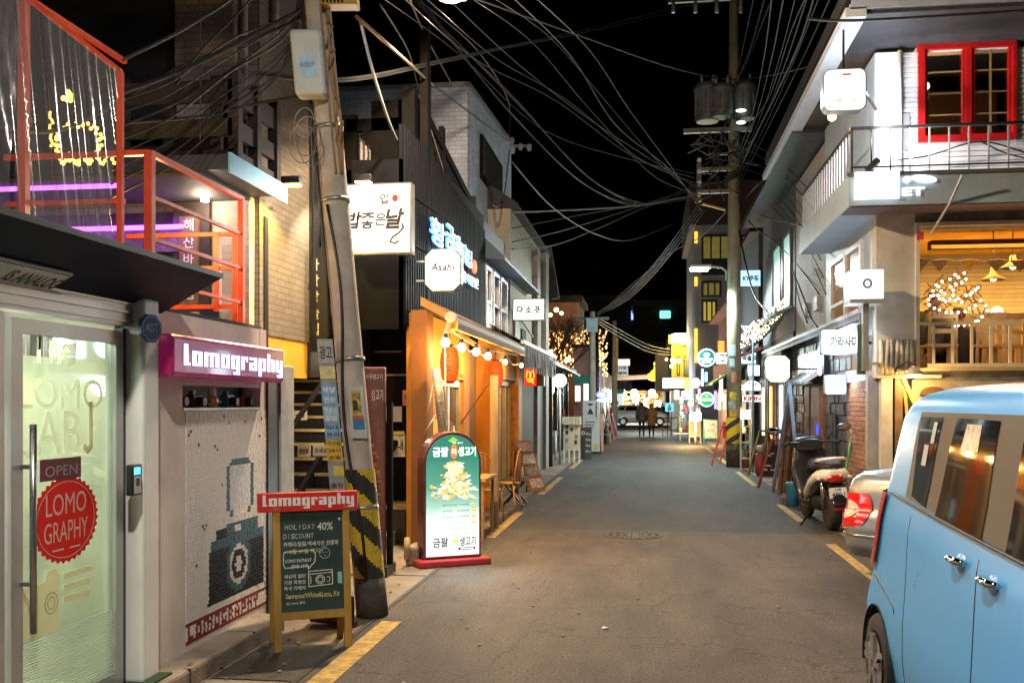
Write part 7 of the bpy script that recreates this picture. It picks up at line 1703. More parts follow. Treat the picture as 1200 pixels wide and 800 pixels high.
# silver sedan: tail at the street, flank to the camera (built nose along -y, then turned)
def make_sedan(loc,rz,label,paint,name='silver_car',hatch=False):
 t = thing(name,label,'car',(0,0,0))
 if hatch: prof = [(.2,.8,-2.0,2.1,.2),(.35,.86,-2.1,2.18,.28),(.6,.88,-2.12,2.2,.3),(.85,.87,-2.05,2.15,.3),(.98,.85,-1.7,2.1,.3),(1.1,.82,-1.1,2.05,.3),(1.35,.72,-.55,1.9,.3),(1.5,.62,-.2,1.7,.3),(1.56,.5,.1,1.4,.3),(1.58,.2,.4,1.0,.1)]
 else: prof = [(.2,.8,-2.2,2.12,.18),(.30,.85,-2.25,2.2,.26),(.48,.875,-2.26,2.23,.30),(.62,.875,-2.24,2.215,.30),(.66,.872,-2.22,2.17,.30),(.84,.865,-2.1,2.15,.30),(.95,.845,-1.6,2.11,.30),(1.005,.80,-1.25,2.04,.30),(1.03,.74,-1.1,1.55,.25),(1.2,.68,-.75,1.2,.22),(1.36,.60,-.45,.85,.2),(1.42,.5,-.2,.6,.2),(1.44,.2,0,.4,.1)]
 bd = Body(0,prof,.04); WHs = [(1.35,.31),(-1.4,.31)]
 zs = [prof[0][0] + (prof[-1][0] - prof[0][0]) * i / 40 for i in range(41)]
 shell(bd,zs,50,WHs,.36).build('body',paint,t)
 MB().box(-.72,.72,-1.9,1.9,.17,.5).build('underbody',M_trim,t)
 for wy,wz in WHs:
  for sg in (-1,1): wheel(sg * .78,wy,.31,.2,t,sg,6)
 z0,z1 = (1.03,1.33)
 for s_,nm in (('L','window'),('R','window')):
  for c in (([(-.55,1.08),(.15,1.08),(.15,1.34),(-.3,1.34)],[(.22,1.08),(.95,1.08),(.72,1.34),(.22,1.34)]) if not hatch else ([(-.8,1.12),(.2,1.12),(.2,1.46),(-.25,1.42)],[(.28,1.12),(1.2,1.12),(1.1,1.45),(.28,1.46)],[(1.27,1.14),(1.75,1.18),(1.55,1.40),(1.2,1.44)])): poly_patch(bd,s_,c,M_cglass,nm,t,.006,8,6)
 for cs in ('CL','CR2'):
  def LF(u,v,o,cs=cs): return bd.pt(cs,.25 + u / .4 * .75,.47 + v * .35,o) if u < .4 else bd.pt('B',(1 if cs == 'CR2' else -1) * (1 - (u - .4) / .6 * .27),.47 + v * .35,o)
  b = patch(lambda u,v: LF(u * math.sqrt(max(.03,1 - (2 * (v - .6)) ** 2 * .66)),v,.012),[i / 14 for i in range(15)],[i / 8 for i in range(9)]) if not hatch else patch(lambda u,v: bd.pt(cs,.05 + u * .5,.85 + v * .3,.012),[i / 6 for i in range(7)],[i / 6 for i in range(7)])
  tl = b.build('tail_lamp',M_tail,t)
  if not hatch: patch(lambda u,v: LF(.22 + u * .2 * math.sqrt(max(.05,1 - (2 * v - 1) ** 2)),.3 + v * .5,.017),[i / 6 for i in range(7)],[i / 6 for i in range(7)]).build('reverse_lamp',mat('lamp_white',(.7,.62,.55),.12,coat=.6),tl)
 patch(lambda u,v: bd.pt('B',-.4 + .8 * u,(.50 if not hatch else .7) + v * .12,.01),[0,1],[0,1]).build('number_plate',M_white,t)
 if not hatch:
  MB().tube([bd.pt('L',.9 + i * .1,.42,.002) for i in range(10)] + [bd.pt('CL',i / 8,.42,.002) for i in range(9)] + [bd.pt('B',-1 + i / 4,.42,.002) for i in range(9)] + [bd.pt('CR2',1 - i / 8,.42,.002) for i in range(9)] + [bd.pt('R',1.8 - i * .1,.42,.002) for i in range(10)],.009,6).build('bumper_line',M_chrome,t)
  for s_ in 'LR': MB().tube([bd.pt(s_,1.86,.43 + .05 * i,.0) for i in range(5)],.004,5).build('seam',M_trim,t)
  for s_ in 'LR': MB().tube([bd.pt(s_,.3,.3 + .06 * i,.0) for i in range(13)],.004,5).build('seam',M_trim,t)
  MB().tube([(-.70,1.90,1.0),(-.4,1.99,1.006),(0,2.02,1.008),(.4,1.99,1.006),(.70,1.90,1.0)],.018,8).build('boot_lip',paint,t)
  for s_ in 'LR': MB().tube([bd.pt(s_,1.2 + .0 * i,.75,.012) if i == 0 else bd.pt(s_,1.2 - .05 * i,.75,.03) for i in range(4)],.012,6).build('door_handle',M_chrome,t)
 for sg in (-1,1): MB().ball((sg * .95,-.55,1.02),.09,(1,.5,.7)).build('wing_mirror',paint,t)
 t.location = loc; t.rotation_euler = (0,0,rz); return t
M_silver = car_paint('silver_paint',(.27,.30,.34),.25,.5)
make_sedan((4.02,11.12,0),2.304,'silver saloon car with its tail lamp showing between blue car and scooter',M_silver)
make_sedan((-.55,76.5,0),PI / 2 ,'white hatchback car crossing at the far end of the street',car_paint('white_car_paint',(.85,.83,.83),.25,.1),'white_car',True)
# scooter
M_swh = mat('scooter_white',(.78,.76,.76),.25,var=.05,coat=.6); M_sbk = mat('scooter_black',(.013,.013,.015),.3,var=.1,coat=.3)
t = thing('scooter','white and black maxi scooter parked facing away with red tail lamp and number plate','scooter',(0,0,0))
def swheel(y,r,w):
 q = MB().lathe((0,y,r),[(r * .62,-w / 2 + .01),(r * .86,-w / 2),(r,-w * .2),(r,w * .2),(r * .86,w / 2),(r * .62,w / 2 - .01)],28,axis=(1,0,0)).build('wheel',M_tyre,t)
 b = MB(); b.lathe((0,y,r),[(r * .64,-.02),(r * .64,.02)],24,axis=(1,0,0)); b.build('rim',M_sbk,q)
swheel(0,.25,.14); swheel(1.42,.26,.12)
def ring(y,zc,w,h,n=16,p=2.6): return [(w * math.copysign(abs(math.cos(a)) ** (2 / p),math.cos(a)),y,zc + h * math.copysign(abs(math.sin(a)) ** (2 / p),math.sin(a))) for a in [2 * PI * i / n for i in range(n)]]
b = MB(); b.loft([ring(-.33,.70,.05,.05),ring(-.28,.71,.13,.09),ring(-.12,.67,.18,.10),ring(.15,.60,.19,.13),ring(.45,.52,.18,.16),ring(.62,.5,.15,.16)]); b.build('side_panels',M_sbk,t)
b = MB(); b.loft([ring(-.34,.70,.07,.05),ring(-.28,.70,.16,.085),ring(-.1,.68,.21,.085),ring(.2,.58,.225,.07),ring(.5,.44,.215,.06),ring(.62,.36,.19,.04)]); b.build('tail_panels',M_swh,t)
b = MB(); b.loft([ring(-.30,.785,.06,.03),ring(-.2,.80,.13,.045),ring(0,.80,.16,.06),ring(.3,.76,.16,.06),ring(.42,.80,.15,.07),ring(.7,.70,.13,.06),ring(.78,.68,.06,.03)]); b.build('seat',mat('seat_black',(.02,.018,.018),.6,var=.2),t)
b = MB(); b.tube([(-.15,.02,.84),(-.16,-.16,.87),(-.10,-.31,.89),(0,-.345,.895),(.10,-.31,.89),(.16,-.16,.87),(.15,.02,.84)],.02,8); b.build('grab_rail',M_swh,t)
MB().loft([ring(.5,.30,.16,.10),ring(.95,.26,.17,.06),ring(1.02,.4,.2,.12),ring(1.06,.62,.25,.16),ring(1.08,.85,.22,.14),ring(1.12,1.0,.15,.08)]).build('front_shield',M_sbk,t)
MB().loft([ring(1.2,.55,.2,.2),ring(1.32,.68,.16,.16),ring(1.42,.78,.08,.07)]).build('front_cowl',M_swh,t)
b = MB()
n = 10; P = [[Vector((-.2 * (1 - .35 * v) + .4 * (1 - .35 * v) * i / n,1.22 - .16 * v - .10 * abs(i / n - .5),.95 + .42 * v)) for i in range(n + 1)] for v in (0,.5,.85,1)]
b.add([p for r in P for p in r],[(j * (n + 1) + i,j * (n + 1) + i + 1,(j + 1) * (n + 1) + i + 1,(j + 1) * (n + 1) + i) for j in range(3) for i in range(n)],0,True); b.build('windscreen',glass('screen_clear',(.75,.78,.8),.2),t)
MB().loft([ring(.98,1.0,.17,.07),ring(1.08,1.02,.2,.09),ring(1.18,.98,.15,.08)]).build('dashboard',M_sbk,t)
MB().tube([(-.36,.86,1.02),(-.22,.97,1.04),(0,1.02,1.02),(.22,.97,1.04),(.36,.86,1.02)],.016,8).build('handlebar',M_sbk,t)
for sg in (-1,1):
 MB().tube([(sg * .36,.86,1.02),(sg * .25,.95,1.035)],.022,8).build('grip',mat('grip_rubber',(.02,.02,.02),.8),t)
 ar = MB().tube([(sg * .22,.98,1.05),(sg * .30,.98,1.16),(sg * .40,.98,1.2)],.010,6).build('mirror_arm',M_sbk,t)
 MB().ball((sg * .44,.97,1.21),.075,(1.25,.25,.72),16,10).build('mirror_shell',M_sbk,ar); MB().ball((sg * .44,.957,1.21),.066,(1.2,.12,.66),16,10).build('mirror_glass',mat('mirror_glass',(.5,.55,.6),.05,1.,var=0),ar)
b = MB(); b.loft([ring(-.355,.655,.02,.02),ring(-.345,.655,.085,.05),ring(-.28,.655,.10,.055)]); b.build('tail_lamp',mat('scooter_tail',(.5,.008,.01),.12,var=.5,scale=60,coat=.6),t)
for sg in (-1,1): MB().ball((sg * .17,-.27,.66),.04,(1,.8,.7)).build('indicator',mat('indicator_clear',(.6,.55,.5),.15),t)
b = MB(); b.loft([ring(-.30,.58,.10,.03),ring(-.40,.45,.085,.03),ring(-.44,.34,.07,.02)]); b.build('rear_mudguard',M_sbk,t)
FP_ = Fr((0,-.40,.43),(1,0,0),(0,-1,.25),(0,.25,1)); pl = MB().fbox(FP_,-.10,.10,0,.125,0,.012).build('number_plate',mat('plate_white',(.62,.63,.68),.4),t)
for s_,w,h in (('서울',.085,.03),('4801',.015,.055)): text(s_,FP_,0,w,h,mat('plate_ink',(.03,.05,.2),.5),'plate_print',pl,d=.013,fit=.08 if w > .05 else .15,bold=.02)
MB().box(-.06,.06,-.435,-.415,.30,.33).build('reflector',M_tail,t)
b = MB(); b.tube([(.17,.5,.3),(.18,.2,.3),(.19,-.15,.36),(.19,-.25,.38)],[.05,.065,.07,.055],12); b.build('exhaust',M_sbk,t)
b = MB(); b.loft([ring(.0,.3,.06,.07),ring(.35,.32,.13,.12),ring(.6,.32,.14,.1)]); b.build('engine',M_dg,t)
MB().tube([(-.12,.55,.2),(-.28,.5,.02),(-.33,.48,.0)],.014,6).build('side_stand',M_sbk,t)
for sg in (-1,1): MB().tube([(sg * .1,-.05,.28),(sg * .12,-.14,.6)],.025,8).build('shock_absorber',M_chrome,t)
MB().tube([(-.08,1.42,.26),(-.09,1.25,.7)],.025,8).build('fork',M_chrome,t); MB().tube([(.08,1.42,.26),(.09,1.25,.7)],.025,8).build('fork',M_chrome,t)
t.location = (2.44,13.75,0); t.rotation_euler = (0,math.radians(-4),math.radians(3)); t.scale = (1.12,1.12,1.1)
t = thing('concrete_block','dark concrete kerb block on the ground left of the scooter','block',(2.2,14.5,0))
x,y = G(925,592); MB().box(x - .12,x + .26,y,y + .3,0,.14).build('block',mat('block_dark',(.10,.09,.085),.9,var=.25,bump=.4),t,bevel=.02); MB().box(x + .26,x + .42,y + .05,y + .28,0,.12).build('brick',M_bk[0],t)
t = thing('broom','broom with green handle and dark bristles leaning between scooter and brick pier','broom',(2.75,14.6,0))
a = Vector(PY(987,560,14.7)); c = Vector(PY(999,506,14.9)); MB().cyl(a + Vector((-.03,0,-.35)),c,.016,n=8).build('handle',mat('broom_green',(.04,.30,.06),.4),t); b = MB()
for k in range(40):
 p = c + Vector((rr.uniform(-.02,.07),rr.uniform(-.03,.03),rr.uniform(0,.06))); b.bar(p,p + Vector((rr.uniform(-.02,.10),rr.uniform(-.03,.03),-.42 + rr.uniform(0,.1))),.012)
b.build('bristles',mat('bristle_dark',(.035,.035,.035),.9),t); MB().ball(c,.045).build('socket',mat('tan_socket',(.4,.33,.22),.6),t)
# right utility pole
Yp = 27.0; xP = FY(860,540,Yp)[0]
t = thing('utility_pole','tall straight concrete utility pole with transformers and black yellow band on the right kerb','utility pole',(xP,Yp,0))
zT = 13.2
M_pole2 = mat('pole_concrete_green',(.36,.36,.27),.85,var=.15,scale=3,bump=.35,bscale=80,dirt=.3)
MB().tube([(xP,Yp,0),(xP,Yp,4),(xP,Yp,8),(xP,Yp,zT)],[.20,.175,.15,.115],20).build('shaft',M_pole2,t)
MB().tube([(xP,Yp,0),(xP,Yp,1.0)],[.205,.20],20).build('foot',mat('pole_foot2',(.12,.095,.07),.9,var=.3,bump=.4),t)
zs0,zs1 = FY(860,508,Yp)[1],FY(860,481,Yp)[1]
zs0,zs1 = FY(860,519,Yp)[1],FY(860,489,Yp)[1]
mat('hazard_yellow2',(.72,.46,.02),.5,var=.08)
for nb,mi,nm in [(q,m_,n_) for q in range(-2,3) for m_,n_ in ((0,'yellow_band'),(1,'black_band'))]:
 b = MB(); mm = MC['hazard_black' if mi else 'hazard_yellow2']
 for j in range(30):
  for i in range(36):
   za = zs0 + (zs1 - zs0) * j / 30; zb = zs0 + (zs1 - zs0) * (j + 1) / 30; a = 2 * PI * i / 36
   pq = (za - zs0) / .42 - i / 36 * 2; ph = pq % 1
   if (ph > .62) != (mi == 1) or math.floor(pq) != nb: continue
   q = lambda i,z: (xP + .212 * math.cos(2 * PI * i / 36),Yp + .212 * math.sin(2 * PI * i / 36),z); b.add([q(i,za),q(i + 1,za),q(i + 1,zb),q(i,zb)],[(0,1,2,3)],0,True)
 if b.f: b.build(nm,mm,t,fix=False)
Fp = FF(Yp - .19)
def pst(px0,px1,pyt,pyb,col,k,s=''):
 x0,z1 = FY(px0,pyt,Yp - .19); x1,z0 = FY(px1,pyb,Yp - .19); m = mat('pst_%d' % k,col,.6,var=.3,scale=8)
 b = MB(); n = 6; P = []
 for w in (z0,z1):
  for i in range(n + 1):
   x = x0 + (x1 - x0) * i / n; dx = (x - xP); P.append((x,Yp - math.sqrt(max(.001,.196 ** 2 - dx * dx)) ,w))
 b.add(P,[(i,i + 1,n + 2 + i,n + 1 + i) for i in range(n)],0,True); b.build('sticker',m,t)
pst(854,862,404,417,(.3,.42,.5),0); pst(855,861,420,430,(.25,.38,.45),1); pst(857,866,435,448,(.35,.16,.12),2); pst(855,865,459,468,(.55,.42,.04),3); pst(854,862,469,480,(.3,.31,.33),4); pst(855,865,480,488,(.55,.35,.04),5)
M_st2 = mat('weathered_steel',(.22,.24,.25),.5,.6,var=.25)
def arm(px0,px1,py,th=.1,Y=None):
 Y = Y or Yp - .2; x0,z = FY(px0,py,Y); x1,_ = FY(px1,py,Y); MB().bar((x0,Y,z),(x1,Y,z),th).build('crossarm',M_st2,t)
arm(783,893,2); arm(801,881,154,.12); arm(820,860,199,.1); arm(818,858,225,.1); arm(830,860,181,.06)
x,z1 = FY(819,192,Yp - .25); _,z0 = FY(819,236,Yp - .25); MB().bar((x,Yp - .25,z0),(x,Yp - .25,z1),.12).build('side_rack',M_st2,t)
for k in range(4): MB().cyl((x,Yp - .32,z0 + .15 + k * .3),(x,Yp - .45,z0 + .15 + k * .3),.06,n=8).build('insulator',M_white,t)
for px in (789,815,840,868):
 x,z = FY(px,2,Yp - .2); MB().cyl((x,Yp - .2,z - .3),(x,Yp - .2,z + .1),.05,n=8).build('insulator',mat('porcelain_grey',(.35,.38,.42),.3),t)
# transformer cans
for px,pyt,pyb,w in ((829,99,143,.72),(846,100,138,.6),(872,98,140,.66)):
 Y = Yp - .15 if px != 846 else Yp - .45; x,zt = FY(px,pyt,Y); _,zb = FY(px,pyb,Y)
 q = MB().lathe((x,Y,zb),[(w * .40,0),(w * .46,.08),(w * .46,(zt - zb) * .82),(w * .5,(zt - zb) * .83),(w * .5,(zt - zb) * .9),(w * .42,zt - zb),(.05,zt - zb + .05)],20).build('transformer',mat('transformer_grey',(.13,.16,.18) if px != 872 else (.11,.105,.1),.5,.2,var=.1),t)
 for k in range(5): a = PI + .35 + k * .5; MB().bar((x + w * .46 * math.cos(a),Y + w * .46 * math.sin(a),zb + .15),(x + w * .46 * math.cos(a),Y + w * .46 * math.sin(a),zt - .3),.05).build('cooling_rib',M_st2,q)
 for s_ in (-.15,.15): MB().cyl((x + s_,Y,zt),(x + s_,Y,zt + .25),.05,.03,8).build('bushing',MC['porcelain_grey'],q)
x,z = FY(868,131,Yp - .5); MB().ball((x,Yp - .6,z),.10,(1.4,1,.4)).build('lit_cap',glow('cap_lit',(.9,1,.95),1.2),t); x,z = FY(868,145,Yp - .5); MB().ball((x,Yp - .6,z),.09,(1.4,1,.5)).build('lit_cap',MC['glow_cap_lit'],t)
b = MB()
for k in range(46):
 z = FY(860,rr.uniform(150,230),Yp)[1]; p = Vector((xP + rr.uniform(-.9,.25),Yp - .3 + rr.uniform(-.2,.2),z)); b.tube([p,p + Vector((rr.uniform(-.3,.3),rr.uniform(-.1,.1),rr.uniform(-.3,.1))),p + Vector((rr.uniform(-.5,.5),0,rr.uniform(-.5,.2)))],.018,4)
stuff(b.build('tangled_leads',mat('lead_grey',(.12,.12,.12),.6),t))
for k in range(5):
 z = 2.2 + k * 1.1; MB().tube([(xP,Yp,z),(xP,Yp,z + .06)],.195 - .006 * z,16).build('band_clamp',M_st2,t)
MB().tube([(xP + .17,Yp - .08,0.1),(xP + .15,Yp - .08,5),(xP + .12,Yp - .08,9)],.03,6).build('conduit',M_st2,t)
MB().bar(PY(823,239,Yp - .1),PY(850,246,Yp - .1),.05).build('yellow_stay',mat('stay_yellow',(.7,.45,.03),.5),t)
# LED street lamp on this pole
t2 = thing('street_lamp','cold white LED street lamp on an arm of the right utility pole','street lamp',(1.4,Yp,5.3)); Yl = Yp - .6
LPx,LPz = FY(820,316,Yl); P = [PY(852,328,Yp - .2),PY(851,318,Yp - .25),PY(846,313,Yp - .3),PY(832,312,Yl)]
MB().tube(P,.035,8).build('arm',mat('galvanised',(.4,.4,.4),.4,.7),t2); MB().box(LPx - .28,LPx + .30,Yl - .16,Yl + .16,LPz + .03,LPz + .13).build('housing',M_alu,t2,bevel=.03)
MB().box(LPx - .24,LPx + .22,Yl - .15,Yl + .13,LPz - .03,LPz + .028).build('lamp_glass',glow('led_cold',(.75,1,.95),25),t2,bevel=.02)
lamp('led_light',(LPx,Yl,LPz - .1),900,(.88,1,.96),'SPOT',.15,aim((-.05,-.30,-1)),t2,spot=160)
# mid buildings on the right
Yb = 52; t = thing('office_block','grey mid height block with dim yellow windows behind the right utility pole','building',(4,Yb,0))
x0,zt = FY(815,264,Yb); x1 = 12
MB().box(x0,x1,Yb,Yb + 12,0,zt).build('wall',mat('block_grey',(.26,.25,.27),.8,var=.15,scale=1),t); MB().box(x0 - .3,x1,Yb - .2,Yb + 12,zt,zt + 2.2).build('roof_storey',mat('roof_brown',(.06,.03,.022),.8),t)
M_yw1 = mat('dim_yellow_glass',(.2,.18,.05),.3,var=.4,scale=2,emit=.10,ecol=(.7,.55,.12)); M_yw2 = mat('yellow_glass',(.3,.25,.05),.3,var=.3,scale=2,emit=.32,ecol=(.75,.6,.08))
for (px0,px1,pyt,pyb,m) in ((822,855,276,305,M_yw1),(868,892,276,300,M_yw1),(822,845,330,348,M_yw1),(822,840,352,378,M_yw2),(822,855,306,322,mat('dark_glass_b',(.03,.035,.03),.2)),(862,888,310,340,MC['dark_glass_b'])):
 xa,z1 = FY(px0,pyt,Yb); xb,z0 = FY(px1,pyb,Yb); f = MB().box(xa,xb,Yb - .12,Yb - .01,z0,z1).build('window',M_dg,t); MB().box(xa + .1,xb - .1,Yb - .16,Yb - .12,z0 + .1,z1 - .1).build('pane',m,f)
 for k in (1,2): xm = xa + (xb - xa) * k / 3; MB().box(xm - .04,xm + .04,Yb - .19,Yb - .16,z0 + .1,z1 - .1).build('frame',M_dg,f)
xa,_ = FY(815,300,Yb);
for py0,py1 in ((272,285),(325,335),(385,425)): MB().box(xa - .06,xa + .1,Yb - .2,Yb - .02,FY(815,py1,Yb)[1],FY(815,py0,Yb)[1]).build('gold_strip',glow('gold_strip',(1,.55,.06),1.0),t)
# closer red brick and dark buildings on the right behind pole: stepped fronts
t = thing('red_roof_house','dark house with orange lit windows and red roof beyond the right utility pole','building',(4,36,0))
MB().box(3.0,9,35,44,0,5.2).build('wall',mat('red_brown_wall',(.22,.09,.05),.8,var=.3,scale=2),t); MB().loft([[(2.6,y,5.1),(2.6,y,5.2),(5.5,y,6.6),(9,y,5.2)] for y in (34.8,44)],0,True,False,False).build('roof',mat('roof_red',(.20,.05,.03),.7,var=.3),t)
for (px0,px1,pyt,pyb) in ((840,850,398,414),(868,874,406,420),(876,884,395,412),(893,900,382,408)):
 xa,z1 = FY(px0,pyt,34.9); xb,z0 = FY(px1,pyb,34.9); f = MB().box(xa,xb,34.86,35,z0,z1).build('window',M_dg,t); MB().box(xa + .04,xb - .04,34.83,34.86,z0 + .04,z1 - .04).build('pane',glow('orange_win',(1,.28,.03),.7),f)
lamp('house_spill',(3.2,33.5,3.6),40,(1,.45,.12),'POINT',.3,None,t)
t = thing('dark_gable_house','dark gabled house with blue sign beside the right utility pole','building',(3.5,30,0))
MB().box(2.95,8,27.6,33,0,6.4).build('wall',mat('shade_wall',(.07,.07,.08),.8),t); MB().loft([[(2.7,y,6.3),(2.7,y,6.42),(5,y,7.6),(8,y,6.4)] for y in (27.4,33)],0,True,False,False).build('roof',M_dg,t)  # walls in one plain dark grey
MB().box(2.88,2.95,28.2,29.6,.05,2.5).build('door',mat('door_teal',(.06,.08,.09),.5,var=.3),t); MB().box(2.88,2.95,30.2,32,.6,2.4).build('window',mat('win_warm',(.3,.2,.1),.4,emit=.25,ecol=(.8,.5,.2)),t)
for y in (27.8,29.8,32.2): MB().box(2.84,2.97,y,y + .25,0,2.7).build('timber_post',M_dtim,t)
flat_sign(868,891,317,335,26.5,'blue_sign','pale blue lit square sign high beside the right utility pole',glow('face_blue',(.45,.75,.95),0.8),'KY주점',sh=.35,ink=mat('ink_blue',(.05,.15,.25),.6))
# pub with string-light awning
t = thing('pub_front','dark timber pub front under an awning covered in fairy lights','shop front',(3,23,0))
MB().box(3.0,7,21.42,27.5,0,3.2).build('wall',M_dtim,t)
for k in range(11): y = 21.6 + k * .52; MB().box(2.93,3.0,y,y + .34,.1,2.3).build('timber_panel',mat('pub_panel_%d' % (k % 3),((.10,.045,.02),(.05,.035,.03),(.16,.08,.04))[k % 3],.6,var=.3,scale=4),t)
for k,y in enumerate((22.6,24.4,26.0)): MB().box(2.90,2.95,y,y + .35,.6,2.1).build('lit_pane',glow('pub_pane_%d' % k,((.7,.75,1),(1,.5,.15),(.8,1,.7))[k],.8),t)
lamp('pub_light',(2.75,23.5,2.4),18,(1,.75,.5),parent=t)
t = thing('fairy_light_awning','sloping awning edge covered with dense white fairy lights','fairy lights',(2.7,24,3.3))
b = MB()
for k in range(300):
 f = rr.random(); px = 868 + 54 * f; top = 391 - 45 * f; py = top + rr.uniform(0,26 * (1 - abs(f - .45) * .7)); Y = 26.5 - 4.2 * f
 x,z = FY(px,py,Y); r = .013
 b.add([(x + dx * r,Y + dy * r,z + dz * r * 1.6) for dx,dy,dz in ((1,0,0),(-1,0,0),(0,1,0),(0,-1,0),(0,0,1),(0,0,-1))],[(0,2,4),(2,1,4),(1,3,4),(3,0,4),(2,0,5),(1,2,5),(3,1,5),(0,3,5)])
stuff(b.build('bulbs',glow('fairy_white',(1,.80,.52),2.6),t))
b = MB(); A,B_,C_,D_ = (Vector(PY(*q)) for q in ((866,390,26.6),(923,344,22.2),(923,362,22.2),(868,412,26.6))); b.add([A + Vector((.1,.1,0)),B_ + Vector((.1,.1,0)),C_ + Vector((.1,.1,0)),D_ + Vector((.1,.1,0)),A + Vector((.2,.1,0)),B_ + Vector((.2,.1,0)),C_ + Vector((.2,.1,0)),D_ + Vector((.2,.1,0))],[(0,1,2,3),(4,7,6,5),(0,4,5,1),(3,2,6,7)]); b.build('awning_edge',M_dtim,t)
lamp('fairy_spill',(2.5,24,3.0),16,(1,.85,.6),'POINT',.3,None,t)
x,z = FY(880,389,25); t = thing('star_light','star outline light glowing white on a thin post','star light',(x,25,z)); P = [(x + (.26 if i % 2 == 0 else .12) * math.sin(i * PI / 5 + .25),24.95,z + (.26 if i % 2 == 0 else .12) * math.cos(i * PI / 5 + .25)) for i in range(10)]
MB().tube(P,.022,6,closed=True,caps=False).build('star_tube',glow('star',(1,.82,.75),3.5),t); MB().cyl((x + .05,25,0),(x + .05,25,z - .1),.025,n=8).build('post',mat('post_blue',(.15,.3,.45),.4),t)
# cluster of lit signs beside/behind the pole
Yk = 30; x0,z1 = FY(819,409,Yk)
def round_sign(px,py,rpx,Y,lb,face,ring,name='round_sign',post=False,s=''):
 x,z = FY(px,py,Y); r = rpx * Y / FPX; q = thing(name,lb,'sign',(x,Y,z))
 MB().cyl((x,Y - .10,z),(x,Y + .08,z),r,n=32).build('rim',ring,q); MB().cyl((x,Y - .115,z),(x,Y - .10,z),r * .84,n=32).build('face',face,q); return q,x,z,r
q,x,z,r = round_sign(828,419,10.5,31,'round green and white lit sign with a white tree mark at upper right',mat('sign_teal',(.02,.16,.13),.5,emit=.8,ecol=(.02,.25,.2)),glow('ring_white',(.85,1,.97),1.0)); F = FF(31 - .115)
b = MB(); b.poly(F,[(x + r * (.35 * math.cos(i * PI / 8)),z + r * (.32 + .22 * math.sin(i * PI / 8))) for i in range(16)],0,.02); b.fbox(F,x - r * .12,x + r * .12,z - r * .3,z + r * .3,0,.018); b.fbox(F,x - r * .66,x + r * .66,z - r * .28,z - r * .08,0,.019); b.fbox(F,x - r * .45,x + r * .45,z - r * .58,z - r * .36,0,.019); b.build('mark',glow('mark_white',(.9,1,1),1.2),q)
flat_sign(839,876,413,426,31,'shop_sign','white lit oblong sign with teal Korean letters crossing behind the pole',glow('face_tealwhite',(.85,1,.98),0.95),'막걸리주막|전문점',ink=mat('ink_teal',(.01,.1,.1),.6),fit=.75)
flat_sign(868,888,413,426,28.3,'shop_sign','teal edged white lit sign just right of the pole',glow('face_tw2',(.75,1,.98),0.95),'막걸리',ink=MC['ink_teal'],sh=.5)
flat_sign(877,890,428,440,27.5,'shop_sign','tilted plain white lit square sign below the teal edged sign',glow('face_w3',(1,1,1),1.3),'')
flat_sign(881,899,431,446,28.2,'shop_sign','white lit sign half behind the tilted square sign',glow('face_w4',(.9,.97,1),1.2),'')
x,z = FY(881,453,27.0); t = thing('cloud_sign','white lit arched sign with orange marks above the beer sign','sign',(x,27,z)); F = FF(27); P = [(x - .3,z - .11),(x + .3,z - .11),(x + .28,z + .0),(x + .18,z + .12),(x + .05,z + .18),(x - .1,z + .17),(x - .24,z + .06)]
MB().poly(F,P,-.12,0).build('case',mat('case_teal2',(.04,.2,.22),.4),t); MB().poly(F,[(x + (u - x) * .93,z + (w - z) * .9) for u,w in P],0,.012).build('face',glow('face_w5',(.95,1,1),1.2),t)
b = MB(); b.poly(F,[(x + .05,z + .04),(x + .15,z + .04),(x + .1,z + .12)],.012,.02); b.poly(F,[(x - .12,z + .07),(x - .02,z + .07),(x - .06,z + .13)],.012,.02); b.build('orange_mark',mat('mark_orange',(.6,.25,.02),.5),t)
flat_sign(870,893,463,470.5,26.4,'beer_sign','small white lit oblong sign with red letters KIRIN',glow('face_kirin',(.95,.97,1),0.85),'KIRIN',ink=mat('ink_crimson',(.45,.01,.05),.5),sh=.75,fit=.88)
q,x,z,r = round_sign(828,468,8.5,31.5,'round green beer emblem sign with white ring and red star',mat('sign_green',(.01,.28,.08),.4,emit=.7,ecol=(.01,.4,.1)),glow('ring_white2',(.75,1,.95),1.0)); F = FF(31.5 - .115)
b = MB(); b.fbox(F,x - r * .8,x + r * .8,z - r * .2,z + r * .12,0,.02); b.build('band',glow('mark_white2',(.9,1,.95),1.1),q); b = MB(); b.poly(F,[(x + r * (.2 if i % 2 == 0 else .08) * math.sin(i * PI / 5),z + r * (.45 + (.2 if i % 2 == 0 else .08) * math.cos(i * PI / 5))) for i in range(10)],0,.02); b.build('star',glow('mark_redstar',(1,.1,.1),1.5),q)
q,x,z,r = round_sign(814.5,448.5,6.8,42,'white round sign with blue pinwheel mark on a thin post',glow('face_pin',(.85,1,1),1.1),mat('rim_blue',(.05,.25,.3),.4)); F = FF(42 - .115)
b = MB()
for k in range(3): a = k * 2 * PI / 3; b.poly(F,[(x + r * .6 * math.cos(a),z + r * .6 * math.sin(a)),(x + r * .45 * math.cos(a + .7),z + r * .45 * math.sin(a + .7)),(x + r * .15 * math.cos(a + .3),z + r * .15 * math.sin(a + .3))],0,.02)
b.build('pinwheel',mat('pin_blue',(.02,.15,.35),.5),q); MB().cyl((x,42,0),(x,42,z - r),.04,n=8).build('post',M_alu,q)
lamp('sign_cluster',(1.2,31,3.1),420,(.8,1,.95),'POINT',.3,None,q)
flat_sign(843,847,440,470,33,'strip_sign','thin upright white lit strip sign under the round green sign',glow('strip_w',(.8,.95,1),1.8),'')
